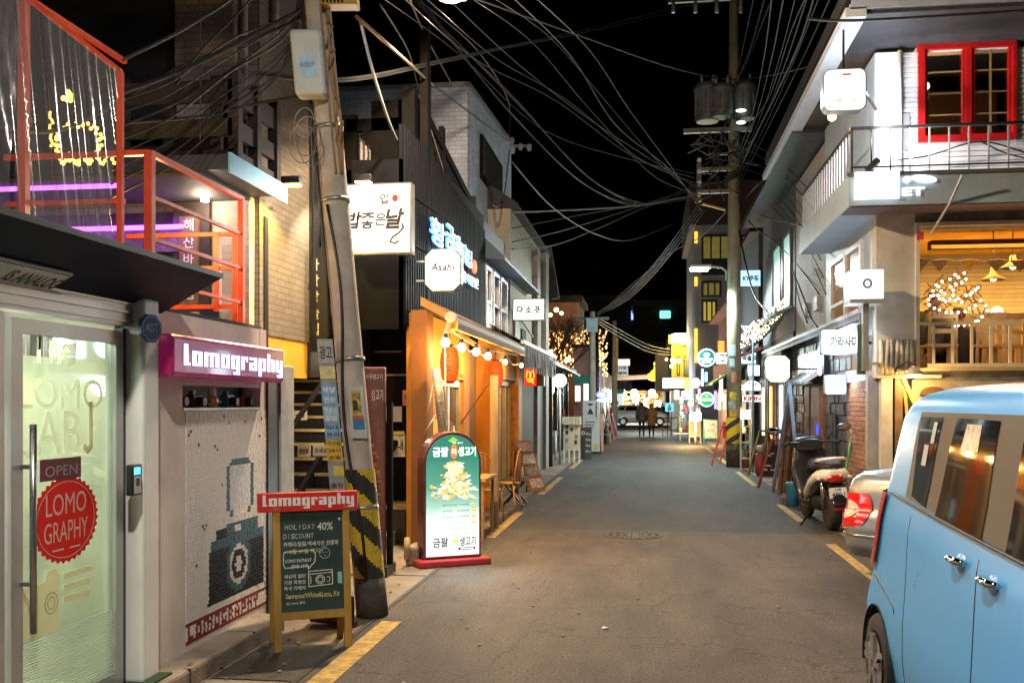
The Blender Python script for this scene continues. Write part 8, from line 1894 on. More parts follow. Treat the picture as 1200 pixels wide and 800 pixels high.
flat_sign(822,824.5,432,452,44,'strip_sign','upright blue lit strip sign further down the street',glow('strip_b',(.15,.25,1),2.2),'')
for k,(px0,px1,pyt,pyb,Y,col,lb) in enumerate(((837,840,458,479,36.5,(.45,.3,1),'slim violet lit shop window right of the beer emblem'),(841,845,460,480,36,(1,.75,.3),'slim amber lit shop window next to the violet one'),(847,851,461,480,35.6,(1,.85,.5),'pale yellow lit shop window beside the right pole'),(826,829,436,447,45,(.2,.9,.9),'tiny turquoise lit sign between the two round signs'),(818,821,455,462,47,(1,.3,.5),'tiny pink lit sign left of the beer emblem'),(806,812,470,476,56,(1,.9,.3),'tiny lemon lit sign above the clothes rack'),(790,796,457,468,58,(.9,.8,.4),'dim cream lit doorway under the long white shop sign'))):
 flat_sign(px0,px1,pyt,pyb,Y,'lit_window' if 'window' in lb or 'door' in lb else 'small_sign',lb,glow('slim_%d' % k,col,1.3),'',cat='window' if 'window' in lb or 'door' in lb else 'sign')
t = thing('green_awning','olive green awning below the round signs on the right','awning',(3,32,2.6)); x0,z0 = FY(832,457,33); x1,z1 = FY(856,450,33)
MB().loft([[(1.9,y,2.25),(1.9,y,2.32),(3.2,y,3.1),(3.2,y,3.0)] for y in (30.5,34.5)],0,True,False,False).build('cloth',mat('awning_olive',(.16,.17,.04),.7,var=.2),t)
t = thing('salmon_board','plain salmon coloured wall board behind the round green sign','board',(2,33.5,3)); xa,z1 = FY(836,428,34.6); xb,z0 = FY(853,456,34.6); MB().box(xa,xb + .3,34.6,34.75,z0,z1).build('panel',mat('board_salmon',(.34,.15,.10),.7,var=.1),t); MB().bar((xb,34.7,z0),(xb,34.7,0),.08).build('post',M_dg,t)
flat_sign(868,884,398,412,33.8,'wall_sign','dark navy blank sign board under the star light',mat('sign_navy',(.02,.04,.1),.4),'')
t = thing('red_canopy','small dark red slanted canopy next to the right utility pole','canopy',(2.6,27.8,3)); MB().loft([[(2.15,y,2.85),(2.15,y,2.92),(2.95,y,3.2),(2.95,y,3.1)] for y in (26.9,28.4)],0,True,False,False).build('sheet',mat('canopy_red',(.18,.05,.05),.6),t)
# street clutter on the right kerb
def aboard(px0,px1,pyt,pyb,name,lb,mframe,mface,s='',ink=None,rz=0,depth=.35):
 x0,y0 = G(px0,pyb); x1,_ = G(px1,pyb); h = FY(px0,pyt,y0)[1]; w = x1 - x0; q = thing(name,lb,'sandwich board',(0,0,0)); F = Fr((0,0,0),(1,0,0),(0,-1,.12),(0,.12,1))
 for s_ in (-1,1):
  MB().fbox(F,s_ * w / 2 - .02,s_ * w / 2 + .02,0,h,-.03,0).build('leg',mframe,q); MB().bar((s_ * w / 2,depth,0),(s_ * w / 2,.12 * h + .02,h),.03).build('leg',mframe,q)
 MB().fbox(F,-w / 2 + .02,w / 2 - .02,h * .96,h,-.028,0).build('top_rail',mframe,q); MB().fbox(F,-w / 2 + .02,w / 2 - .02,h * .25,h * .29,-.028,0).build('bottom_rail',mframe,q)
 bd = MB().fbox(F,-w / 2 + .02,w / 2 - .02,h * .29,h * .96,-.02,-.005).build('board',mface,q)
 if s:
  for k,ln in enumerate(s.split('|')): text(ln,F,0,h * (.74 - .2 * k),h * .12,ink or M_ink,'print',bd,d=-.003,fit=w * .6)
 q.location = ((x0 + x1) / 2,y0,0); q.rotation_euler = (0,0,rz); return q
t = thing('red_easel','red painted A-shaped easel seen from its side at the road edge by the pole','easel',(1.8,27,0))
for (pa,pb,Y) in (((846,499),(834,545),26.9),((847,499),(852,532),27.3)):
 b_ = Vector((*G(*pb),0)); a_ = Vector(PY(*pa,b_.y)); MB().bar(a_,b_,.07,.05).build('leg',M_redp,t); MB().bar(a_ + Vector((.25,.6,0)),b_ + Vector((.25,.6,0)),.07,.05).build('leg',M_redp,t)
a_ = Vector(PY(847,500,26.9)); MB().bar(a_,a_ + Vector((.28,.6,0)),.06).build('top_rail',M_redp,t); xa = FY(852,508,27.2); MB().box(xa[0] - .1,xa[0] + .06,27.4,27.44,.75,1.2).build('red_plate',mat('plate_red',(.6,.04,.03),.4),t)
aboard(825,841,491,522,'teal_board','teal framed A-board with printed white poster near the road edge',mat('frame_teal',(.03,.28,.27),.5),mat('poster_pale',(.55,.66,.70),.5,var=.3,scale=8),'커피|음료',mat('ink_navy',(.04,.08,.15),.6))
aboard(808,821,491,519,'white_stand','white framed stand glowing with warm light beside the teal A-board',M_white,mat('stand_orange',(.55,.25,.05),.5,emit=.5,ecol=(1,.5,.12)))
t = thing('street_lantern','very bright small stand lamp by the warm white stand','lamp',(*G(815,520),0)); x,z = FY(815,490,41); MB().box(x - .22,x + .22,40.8,41.2,z - .1,z + .25).build('shade',glow('stand_lamp',(1,.93,.8),6),t,bevel=.05); MB().cyl((x,41,0),(x,41,z - .1),.04,n=8).build('post',M_white,t)
lamp('stand_light',(x - .3,40.3,z - .1),330,(1,.62,.22),'POINT',.2,None,t)
t = thing('clothes_rack','white clothes rack hung with bright mixed goods','rack',(*G(806,512),0)); X0,X1 = FY(797,480,45)[0],FY(820,480,45)[0]
for x in (X0,X1): MB().bar((x,45,0),(x,45,1.9),.04).build('upright',M_white,t)
MB().bar((X0,45,1.9),(X1,45,1.9),.04).build('top_rail',M_white,t); MB().bar((X0 - .3,44.6,.35),(X1 - .2,44.6,.35),.05).build('low_rail',M_white,t)
gcol = [(.75,.75,.7),(.5,.06,.08),(.1,.4,.35),(.8,.7,.3),(.15,.2,.5),(.8,.5,.55),(.85,.85,.85),(.1,.12,.1)]
for k in range(34):
 x = rr.uniform(X0,X1); z = rr.uniform(.5,2.2); w = rr.uniform(.06,.16); h = rr.uniform(.1,.3); ci = rr.randrange(8)
 MB().box(x - w / 2,x + w / 2,44.8 + rr.uniform(-.3,.3),45.15,z - h / 2,z + h / 2).build('hung_item',mat('goods_%d' % ci,gcol[ci],.6,var=.2),t)
lamp('rack_light',((X0 + X1) / 2,43.6,2.4),200,(.9,1,.92),'POINT',.2,None,t)
x,y = G(777,505); x,z1 = FY(784.5,472,52); _,z0 = FY(784.5,482,52); t = thing('blue_sign','blue lit square stand sign with white figure mark in the distance','sign',(x,52,0)); F = FF(52)
MB().fbox(F,x - .21,x + .21,z0,z1,-.1,0).build('panel',glow('panel_sky',(.10,.45,.8),1.3),t); b = MB(); b.poly(F,[(x + .06 * math.cos(i * PI / 6),z1 - .13 + .06 * math.sin(i * PI / 6)) for i in range(12)],0,.02); b.fbox(F,x - .1,x + .1,z0 + .05,z1 - .2,0,.02); b.build('figure_mark',M_white,t)
for s_ in (-.1,.1): MB().bar((x + s_,52.05,0),(x + s_,52.05,z0),.04).build('leg',M_dg,t)
t = thing('small_barrier','thin dark folding barrier next to the blue stand sign','barrier',(x,51,0))
for s_ in (-.35,.05,.4): MB().bar((x + s_,51,0),(x + s_,51,.95),.04).build('leg',M_dg,t)
MB().bar((x - .35,51,.95),(x + .4,51,.95),.05).build('rail',M_dg,t)
# easels and ladders leaning in front of the timber pub
def easel(px,pyt,pyb,lb,m,w=.4,lean=.3,rz=-.9):
 x,y = G(px,pyb); h = FY(px,pyt,y)[1]; q = thing('leaning_easel',lb,'easel',(0,0,0))
 for s_ in (-1,1): MB().bar((s_ * w / 2,0,0),(s_ * w * .3,lean,h),.05).build('leg',m,q); MB().bar((s_ * w / 2,lean * 2.1,0),(s_ * w * .3,lean,h),.04).build('leg',M_dtim,q)
 MB().add([(-w * .46,lean * .25,h * .25),(w * .46,lean * .25,h * .25),(w * .34,lean * .9,h * .9),(-w * .34,lean * .9,h * .9)],[(0,1,2,3)]).build('board',M_black,q); MB().bar((-w * .3,lean,h),(w * .3,lean,h),.05).build('top_rail',m,q)
 b = MB(); rr2 = random.Random(int(px))
 for k in range(9): u,w2 = rr2.uniform(-.12,.12),rr2.uniform(.35,.8); b.box(u - .05,u + .05,lean * w2 - .012,lean * w2 - .004,h * w2 - .012,h * w2 + .012)
 stuff(b.build('chalk_writing',CH['p'],q)); q.location = (x,y,0); q.rotation_euler = (0,0,rz); return q
easel(884,505,557,'dark easel with yellowish frame leaning by the pub nearest the pole',mat('easel_olive',(.22,.18,.05),.6)); easel(897,516,572,'reddish easel board with pink chalk marks before the timber pub',mat('easel_red',(.30,.08,.05),.6));
x,y = G(906,576); t = thing('blue_prop','pale blue painted pole propped slanting against the octagonal sign','pole',(x,y,0)); e = Vector(PY(926,448,17.4)); MB().bar((x,y,0),e,.05).build('shaft',mat('pole_paleblue',(.24,.38,.62),.4,var=.1),t); MB().bar(PY(925,450,17.4),PY(934,540,17.0),.05).build('shaft',MC['pole_paleblue'],t)
x,y = G(880,556); t = thing('doll_figure','small red and white standing figure beside the yellowish easel','figurine',(x + .15,y - .5,0)); x += .15; y -= .5
MB().loft([[(x + r * math.cos(a),y + r * math.sin(a),z) for a in [i * PI / 6 for i in range(12)]] for r,z in ((.10,.06),(.12,.3),(.09,.5),(.05,.55))]).build('body',mat('doll_red',(.35,.06,.05),.6),t); MB().ball((x,y,.64),.09).build('head',mat('doll_face',(.5,.4,.33),.6),t)
for s_ in (-.05,.05): MB().cyl((x + s_,y,0),(x + s_,y,.1),.03,n=8).build('leg',M_dg,t)
t = thing('white_crate_rack','white shelf rack with a lit card between the pole and the easels','rack',(2.55,26,0)); x0,_ = FY(868,500,25.5); x1,_ = FY(879,500,25.5)
for x in (x0,x1): MB().bar((x,25.5,0),(x,25.5,1.6),.035).build('upright',M_white,t)
for z in (.3,.7,1.1): MB().box(x0,x1,25.45,25.75,z,z + .03).build('shelf',M_white,t)
_,z1 = FY(870,480,25.4); _,z0 = FY(870,491,25.4); MB().box(x0 - .0,x1 + .0,25.38,25.42,z0,z1).build('lit_card',glow('card_cream',(1,.9,.75),1.1),t)
gc = [(.2,.35,.5),(.5,.12,.08),(.5,.45,.2),(.08,.1,.08)]
for k in range(10):
 z = (.33,.73,1.13)[k % 3]; xx = x0 + (x1 - x0) * ((k * .29) % 1); MB().box(xx,xx + .07,25.5,25.6,z,z + rr.uniform(.1,.25)).build('goods',mat('rack_goods_%d' % (k % 4),gc[k % 4],.6),t)
def plant(x,y,h,n,lb,name='potted_plant',col=(.06,.12,.03),pot=True):
 q = thing(name,lb,'plant',(x,y,0)); rp = random.Random(int(x * 100 + y))
 if pot: MB().lathe((x,y,0),[(.09,0),(.13,.22),(.14,.24),(.12,.24)],14).build('pot',mat('pot_clay',(.22,.11,.06),.8),q)
 b = MB(); b2 = MB()
 for k in range(6): b2.tube([(x,y,.2),(x + rp.uniform(-.1,.1),y + rp.uniform(-.1,.1),.2 + h * .5),(x + rp.uniform(-.2,.2),y + rp.uniform(-.2,.2),.2 + h * rp.uniform(.6,1))],.008,4)
 for k in range(n):
  p = Vector((x + rp.gauss(0,.12),y + rp.gauss(0,.12),.25 + rp.uniform(.1,1) * h)); d = Vector((rp.uniform(-.1,.1),rp.uniform(-.1,.1),rp.uniform(-.05,.1))); s_ = d.cross(Vector((0,0,1))).normalized() * .02; b.add([p,p + d * .6 + s_,p + d,p + d * .6 - s_],[(0,1,2,3)])
 b2.build('stem',mat('stem_green',(.08,.1,.03),.7),q); b.build('foliage',mat('leaf_' + str(col),col,.6,var=.4,scale=10),q); return q
x,y = G(874,548); plant(x,y,.7,90,'green potted plant at the foot of the white rack'); x,y = G(838,515); plant(x + .3,y,1.6,110,'tall yellow green plant behind the red easel',col=(.18,.16,.04))
x,y = G(935,580); t = thing('blue_bin','small blue plastic bin behind the scooter','bin',(x,17,0)); x = FY(929,560,17.0)[0]; MB().lathe((x,17,0),[(.09,0),(.11,.33),(.12,.35),(.1,.35)],16).build('tub',mat('bin_blue',(.03,.2,.38),.5),t); MB().lathe((x,17,.35),[(.125,0),(.125,.02),(.1,.04)],16).build('lid',MC['bin_blue'],t)
b = MB(); t = thing('timber_offcuts','bundle of thin timber lengths leaning on the pub wall behind the scooter','timber',(2.8,18,0))
for k in range(7): x0,y0 = FY(912 + k * 5,560,19)[0],19 + k * .25; MB().bar((x0,y0,0),(x0 + .12,y0 + .1,1.3 + .25 * ((k * 7) % 3)),.045).build('plank',mat('offcut_%d' % (k % 3),((.25,.13,.06),(.12,.08,.05),(.3,.22,.12))[k % 3],.7,var=.3),t)
# far end of the street
t = thing('market_hall','low market building with sloping grey tent roof and bright yellow stall at the far end','building',(-2,86,0))
Ym = 86; xa,zt = FY(722,432,Ym); xb,_ = FY(778,432,Ym)
MB().loft([[(xa - .3,Ym - .5,FY(722,441,Ym)[1]),(xb + .3,Ym - .5,FY(778,438,Ym)[1]),(xb - 1.2,Ym + 6,FY(770,426,Ym)[1] + 1.2),(xa + 1,Ym + 6,FY(735,430,Ym)[1] + 1.2)],[(xa - .3,Ym - .5,FY(722,446,Ym)[1]),(xb + .3,Ym - .5,FY(778,443,Ym)[1]),(xb - 1.2,Ym + 6,FY(770,430,Ym)[1]),(xa + 1,Ym + 6,FY(735,434,Ym)[1])]],0,True,False,False).build('roof',mat('tent_grey',(.11,.085,.075),.8,var=.15,scale=1),t)
MB().box(xa,xb,Ym + 3,Ym + 3.2,0,2.8).build('back_wall',mat('stall_yellow',(.6,.4,.12),.8,var=.4,scale=2),t)
for x in (xa,(xa * .55 + xb * .45),xb): MB().box(x - .12,x + .12,Ym - .3,Ym,0,2.7).build('post',M_dg,t)
cols = [(.8,.1,.05),(.9,.6,.1),(.9,.85,.7),(.75,.3,.05),(.4,.5,.1)]
for k in range(26): x = rr.uniform(xa + .8,xb - .4); z = rr.uniform(.4,2.3); MB().box(x - .22,x + .22,Ym + .2,Ym + .8,z,z + rr.uniform(.2,.5)).build('goods',mat('mkt_goods_%d' % (k % 5),cols[k % 5],.6,var=.2),t)
for px in (743,764): x,z = FY(px,460,Ym - .6); MB().ball((x,Ym - .6,z),.30).build('floodlight',glow('stall_white',(1,.97,.85),16),t); lamp('stall_lamp',(x,Ym - 1,z - .3),1700,(1,.85,.6),'POINT',.3,None,t)
t = thing('white_kiosk','white lit kiosk with green emblem left of the market hall','kiosk',(-4.3,80,0)); xa,z1 = FY(716,461,80); xb,_ = FY(730,461,80)
MB().box(xa,xb,80,82,0,z1).build('wall',mat('kiosk_white',(.6,.66,.62),.6,emit=.5,ecol=(.7,.95,.85)),t); MB().box(xa - .1,xb + .1,79.8,82,z1,z1 + .35).build('roof',mat('kiosk_teal',(.1,.35,.38),.6),t); x,z = FY(722,472,80); MB().ball((x,79.95,z),.2,(1,.2,1)).build('emblem',mat('kiosk_green',(.1,.3,.03),.5),t)  # wall glows in itself to make the kiosk look lit
flat_sign(723,736,428,440,62,'hanging_banner','small grey hanging banner with dark Korean letters at the far left',mat('banner_grey',(.4,.37,.37),.6),'시장|골목',sh=.6)
flat_sign(723,738,421,428,64,'neon_board','red white and blue lit board above the grey banner',glow('board_pinkwhite',(1,.55,.6),1.6),'')
flat_sign(729,736,431,435,63,'neon_board','tiny blue and amber lit board beside the grey banner',glow('board_blue',(.1,.35,.9),1.6),'')
t = thing('flame_lights','flame shaped amber light display on the market roof','fairy lights',(1,84,4.5)); b = MB()
for k in range(70):
 px = rr.gauss(768,4.5); py = 445 - abs(rr.gauss(0,1)) * 9 * max(.2,1 - abs(px - 767) / 12); x,z = FY(px,py,84); b.ball((x,84,z),.10,(1,.6,2.0),6,4)
stuff(b.build('bulbs',glow('flame_amber',(1,.42,.03),2.2),t))
# yellow building with glowing roof sign
Yb = 64; t = thing('yellow_building','narrow yellow lit building with a glowing white roof sign and string bulbs','building',(2.2,Yb,0)); xa,zt = FY(787,403,Yb); xb,_ = FY(814,403,Yb)
M_yb = mat('yellow_facade',(.50,.33,.04),.7,var=.2,scale=1.5)
MB().box(xa,xb + 2,Yb,Yb + 6,2.8,zt).build('wall',M_yb,t); MB().box(xa - .2,xb + 2,Yb - .5,Yb + 6,zt,zt + .55).build('cornice',mat('yellow_cornice',(.6,.42,.03),.6),t)
MB().box(xa - 1.0,xa,Yb + .5,Yb + 6,2.5,FY(775,412,Yb)[1]).build('annex',mat('annex_brown',(.022,.014,.01),.8),t)
for px0,px1 in ((793,797),(801,810)): x0,z1 = FY(px0,417,Yb); x1,z0 = FY(px1,440,Yb); f = MB().box(x0,x1,Yb - .06,Yb - .005,z0,z1).build('window',M_dg,t); MB().box(x0 + .06,x1 - .06,Yb - .1,Yb - .06,z0 + .06,z1 - .06).build('pane',M_yw1,f)
MB().box(xa,xb + 2,Yb + 1,Yb + 6,0,2.5).build('shop_floor',mat('shop_mix',(.3,.3,.25),.7,var=.5,scale=1,emit=.2),t)
x0,z1 = FY(785,391,Yb); x1,z0 = FY(813,402,Yb); P = [(x0,z0),(x1,z0),(x1 + .05,z0 + (z1 - z0) * .9),(x1 - .2,z1 * .995),(x0 + .4,z1),(x0 + .1,z1 * .99)]
q = thing('roof_sign','glowing white irregular roof sign on the yellow building','sign',(x0,Yb,z0)); MB().poly(FF(Yb - .5),P,-.25,0).build('panel',glow('roof_sign',(1,.97,.9),5),q); b = MB(); xm,zm = FY(805,403,Yb); b.poly(FF(Yb - .5),[(xm + .4 * math.cos(i * PI / 6),zm + .12 * math.sin(i * PI / 6)) for i in range(12)],.02,.06); b.build('dark_mark',M_black,q); lamp('roof_sign_spill',((x0 + x1) / 2,Yb - 1.5,z0),420,(1,.75,.2),parent=q)
b = MB(); q = thing('string_bulbs','warm round bulbs strung over the yellow building front','fairy lights',(2,62,5))
for px,py,r in ((788,422,.13),(790,424,.11),(795.5,423,.14),(787,429,.12),(810,421,.10),(812,424,.13),(809,430,.12),(815,430,.09),(781,421,.08)): x,z = FY(px,py,63); MB().ball((x,63,z),r).build('bulb',glow('far_bulb',(1,.75,.35),9),q)
if 1: pass; MB().tube([PY(780,420,63),PY(790,424,63),PY(800,422,63),PY(815,428,63)],.03,5).build('wire',M_black,q)
# convenience-store sign strip: each panel a sign
flat_sign(777,784,443,454.5,60,'shop_sign','narrow left panel of the long white shop sign with a red dot',glow('strip_white1',(.9,1,.98),2.4),'')
flat_sign(784.6,801,443,454.5,60,'shop_sign','wide plain white middle panel of the long shop sign',glow('strip_white2',(1,1,1),3.2),'')
flat_sign(801.6,809,443,454.5,60,'shop_sign','small lime green panel of the long white shop sign',glow('strip_lime',(.5,.8,.05),1.4),'')
flat_sign(799,812,458,468,61,'lit_shelf','green and white lit shop shelf under the long white sign',glow('shelf_green',(.55,.85,.5),1.6),'',cat='shelf')
lamp('strip_spill',(.2,58.3,2.6),700,(.85,1,.95),'POINT',.4,None,q)  # unseen lamp added over the road to brighten the far end
# dark apartment blocks against the night
M_apt = mat('apartment_dark',(.030,.026,.026),.9,var=.3,scale=.3)
for k,(px0,px1,pyt,Y,lb) in enumerate(((690,742,352,130,'dark low block left of centre on the skyline'),(742,815,358,118,'dark apartment block with one mint lit window on the skyline'),(640,700,345,150,'dark distant block behind the bare tree'))):
 xa,zt = FY(px0,pyt,Y); xb,_ = FY(px1,pyt,Y); q = thing('apartment_block',lb,'building',(xa,Y,0)); MB().box(xa,xb,Y,Y + 12,0,zt).build('wall',M_apt,q); MB().box(xa - .3,xb + .3,Y - .3,Y + 12,zt,zt + .6).build('parapet',M_dg,q)
 for j in range(5):
  for i in range(3): x = xa + (xb - xa) * (.15 + .3 * i); z = zt - 2.6 - j * 3; MB().box(x,x + 1.8,Y - .12,Y,z,z + 1.4).build('window',mat('apt_glass',(.015,.016,.018),.15),q)
x0,z1 = FY(773,364,117.7); x1,z0 = FY(786,373,117.7); f = tag(MB().box(x0,x1,117.5,117.86,z0,z1).build('lit_window',glow('mint_win',(.25,.85,.62),1.0),bevel=.15),'mint green lit window high on the dark apartment block','window')
x,z = FY(742,369,129.5); tag(MB().box(x - .25,x + .25,129.3,129.8,z - .6,z + .5).build('lit_window',glow('blue_win',(.35,.5,1),1.2)),'tiny blue lit window on the dark low block','window'); x,z = FY(748,369,129.5); tag(MB().box(x - .2,x + .2,129.3,129.8,z - .5,z + .5).build('lit_window',glow('yel_win',(.9,.8,.2),1.0)),'tiny yellow lit window on the dark low block','window')
t = thing('side_shops','row of dark small shop fronts closing the left side before the market','building',(-3,60,0)); MB().box(-8,-2.6,54,79,0,3.6).build('wall',mat('side_dark',(.10,.07,.06),.8,var=.3,scale=1),t)
for y in (56,61,66,71): MB().box(-2.62,-2.5,y,y + 3.4,.2,2.6).build('shopfront',mat('front_mix_%d' % (y % 3),((.3,.15,.1),(.12,.2,.22),(.3,.3,.3))[y % 3],.5,emit=.2),t)
# people
def person(loc,h,rz,label,coat,trousers,hair,hood=False,skirt=None,bag=False,sit=False,long=.55,stride=.10,base=None):
 t = thing('person',label,'person',(0,0,0)); k = h / 1.72
 me = bpy.data.meshes.new('body'); o = bpy.data.objects.new('body',me); C.objects.link(o); o.parent = t
 V = [(0,0,.95),(0,0,1.12),(0,0,1.38),(0,0,1.47),(0,.01,1.53),
         (-.17,0,1.41),(-.24,.02,1.14),(-.235,-.04,.90),(-.235,-.06,.80),(.17,0,1.41),(.24,.02,1.14),(.235,-.04,.90),(.235,-.06,.80),
         (-.09,0,.90),(-.095,-stride,.48),(-.10,stride * .4,.08),(-.10,-.14 + stride * .4,.03),(.09,0,.90),(.095,stride * .2,.48),(.10,stride * 1.3,.09),(.10,-.12 + stride * 1.3,.03)]
 R = [.13,.125,.14,.06,.05,.065,.045,.036,.035,.065,.045,.036,.035,.09,.058,.042,.035,.09,.058,.042,.035]
 E = [(0,1),(1,2),(2,3),(3,4),(2,5),(5,6),(6,7),(7,8),(2,9),(9,10),(10,11),(11,12),(0,13),(13,14),(14,15),(15,16),(0,17),(17,18),(18,19),(19,20)]
 me.from_pydata([Vector(v) * k for v in V],E,[]); me.materials.append(trousers)
 sk = o.modifiers.new('skin','SKIN'); sv = me.skin_vertices[0].data
 for i,r in enumerate(R): sv[i].radius = (r * k,r * k * (.8 if i in (0,1,2) else 1))
 sv[0].use_root = True; s2 = o.modifiers.new('sub','SUBSURF'); s2.levels = s2.render_levels = 1
 b = MB(); b.ball((0,0,1.615 * k),.1 * k,(.84,.98,1.15),16,12); b.ball((0,-.1 * k,1.60 * k),.02 * k);
 for s_ in (-1,1): b.ball((s_ * .085 * k,.0,1.605 * k),.022 * k,(.5,1,1.3))
 b.build('head',mat('skin',(.45,.27,.19),.6),t)
 b = MB();
 if hood: b.ball((0,.02 * k,1.60 * k),.135 * k,(.95,1.0,1.12),16,10); b.lathe((0,-.03 * k,1.60 * k),[(.10 * k,0),(.13 * k,.02),(.12 * k,.04)],16,axis=(0,-1,.1))
 else: b.ball((0,.02 * k,1.645 * k),.108 * k,(.92,1.0,1.1),16,10)
 b.build('hood' if hood else 'hair',coat if hood else hair,t)
 z0 = .95 - long + .15
 b = MB(); b.loft([[(w * k * math.cos(a),d * k * math.sin(a),z * k) for a in [i * PI / 10 for i in range(20)]] for w,d,z in ((.20,.16,z0),(.215,.175,z0 + .1),(.20,.16,1.0),(.215,.165,1.2),(.22,.15,1.38),(.15,.11,1.46),(.075,.07,1.50))]); b.build('coat',coat,t)
 for s_ in (-1,1): MB().tube([Vector((s_ * .19,0,1.41)) * k,Vector((s_ * .255,.025,1.14)) * k,Vector((s_ * .245,-.04,.86)) * k],[.085 * k,.072 * k,.055 * k],12).build('sleeve',coat,t)
 for s_,i in ((-1,16),(1,20)):
  p = Vector(V[i]) * k; MB().ball((p.x,p.y + .05,.045 * k),.06 * k,(.75,1.9,.7)).build('shoe',M_black,t)
  hd = Vector(V[8 if s_ < 0 else 12]) * k; MB().ball(hd,.04 * k,(.6,.8,1.3)).build('hand',MC['skin'],t)
 if bag: MB().box(.22 * k,.30 * k,-.12,.12,.55 * k,.85 * k).build('bag',mat('bag_cream',(.6,.5,.42),.6),t)
 t.location = loc; t.rotation_euler = (0,0,rz); return t
M_hair = mat('hair_black',(.015,.012,.01),.6)
Yq = 51; xq = FY(752,505,Yq)[0]
person((xq,Yq,0),1.70,PI,'pedestrian in dark padded jacket walking away on the left of the pair',mat('coat_dark',(.09,.08,.085),.7,var=.3),mat('trousers_black',(.012,.012,.016),.8),M_hair,long=.30,stride=.06)
person((FY(763.5,505,Yq)[0],Yq + .3,0),1.66,PI,'pedestrian in mustard hooded coat with pale bag walking away on the right',mat('coat_mustard',(.34,.19,.04),.8,var=.25),MC['trousers_black'],M_hair,hood=True,long=.52,bag=True,stride=.12)
person((FY(718,500,58)[0],58,0),1.72,PI / 2,'lone figure in dark clothes standing by the left shop fronts',mat('coat_black',(.012,.012,.014),.7),MC['trousers_black'],M_hair,long=.35,stride=.03)
for k,px in enumerate((770,776)): person((FY(px,486,83)[0],83,0),1.65,0,('distant shopper in dark coat at the market stall, nearer the yellow goods','distant shopper in dark coat at the right edge of the market stall')[k],MC['coat_black'],MC['trousers_black'],M_hair)
person((FY(1097,400,14.9)[0],14.9,2.05),1.68,.5,'cafe guest in grey padded jacket seen from behind through the big window',mat('coat_grey',(.05,.05,.055),.8,var=.3),MC['trousers_black'],mat('hair_brown',(.06,.03,.015),.6),long=.3,stride=.02).location.z = 2.05 - .45
q = person((FY(1124,415,14.7)[0],14.7,0),1.6,2.6,'cafe guest in black lower down behind the guard rail',MC['coat_black'],MC['trousers_black'],MC['hair_brown'],long=.3,stride=.02); q.location.z = 2.05 - .62
# overhead cables
M_wire = mat('cable_pale',(.04,.039,.042),.55,var=.15); M_wire2 = mat('cable_dark',(.014,.014,.015),.6)
def cable(pts,r=.012,lb='',m=None,sag=.0):
 """pts: (px, py, distance along the street)"""
 P = [Vector(PY(*p)) for p in pts]; Q = []
 n = 10
 for i in range(len(P) - 1):
  p0,p1,p2,p3 = P[max(i - 1,0)],P[i],P[i + 1],P[min(i + 2,len(P) - 1)]
  for k in range(n):
   f = k / n; Q.append(.5 * ((2 * p1) + (p2 - p0) * f + (2 * p0 - 5 * p1 + 4 * p2 - p3) * f * f + (3 * p1 - p0 - 3 * p2 + p3) * f ** 3))
 Q.append(P[-1])
 o = MB().tube(Q,r,5).build('overhead_cable',m or M_wire); return tag(o,lb,'cable','overhead cables')
w = M_wire
LA = ' pale cable sagging from the white brick building to the right pole'
for k,d in enumerate(((0,0),(6,9),(-5,16),(3,26))):
 cable([(478 + 4 * k,-5,12),(600 + d[0],112 + d[1],16),(690 + d[0],208 + d[1] * .5,21),(755,238 + k,25),(819,232 - k * 6,26.6)],.010,('top','second','third','lowest')[k] + LA)
cable([(540,-8,10),(680,42,17),(790,80,23),(856,93,26.7),(905,88,24),(960,75,20)],.016,'pale cable crossing the sky from upper left to the transformers')
cable([(300,85,9),(410,92,10),(520,70,13),(600,53,16),(700,32,21),(800,8,26),(860,0,27)],.016,'twin cable rising across the sky from leaning pole to right pole top')
cable([(300,88,9),(410,95,10),(520,73,13),(600,55,16),(700,35,21),(800,11,26)],.012,'thinner cable running just under the twin cable to the right pole')
cable([(600,249,19),(690,245,22),(752,240,24.5),(818,228,26.5)],.020,'almost level pale cable under the bundle',mat('cable_light',(.2,.2,.18),.5))
cable([(598,268,20),(680,252,22),(760,237,25),(818,216,26.5)],.012,'upper of the cables rising gently from the beige house to the right pole')
cable([(598,284,20),(660,270,22),(740,245,25),(818,220,26.5)],.013,'middle of the cables rising gently from the beige house to the right pole')
cable([(600,292,20),(650,287,22),(700,268,24),(770,238,26),(820,232,26.6)],.013,'lowest of the cables rising gently from the beige house to the right pole')
cable([(600,190,15),(650,245,19),(700,275,24),(740,281,30),(790,262,36)],.014,'single dark cable hanging in a deep loop under the pale bundle',w)
for k in range(4): cable([(820 + 2 * k,238 + 3 * k,26.8),(770,305 + 4 * k,29),(735,342 + 3 * k,33),(700,366 + k,36)],.016,('top','second','third','lowest')[k] + ' cable of the fan running down to the far left pole')
cable([(852,247,26.9),(820,278,29),(778,302,32),(704,365,36)],.014,'cable leaving the right pole under the yellow stay')
for k in range(3): cable([(700,372 + 3 * k,37),(722,384 + 4 * k,50),(760,404 + 4 * k,58),(787,410 + 3 * k,63)],.02,('upper','middle','lower')[k] + ' far cable strung towards the yellow building')
cable([(884,-5,22),(872,50,24),(862,95,26.5),(845,160,26.8),(826,200,26.8)],.017,'first of the steep cables dropping onto the right pole from above')
cable([(897,-5,22),(880,55,24),(864,98,26.5),(850,150,26.8),(833,198,26.8)],.022,'second of the steep cables dropping onto the right pole from above')
cable([(902,5,21),(884,52,24),(868,95,26.5),(852,155,26.8),(838,196,26.8)],.014,'third of the steep cables dropping onto the right pole from above')
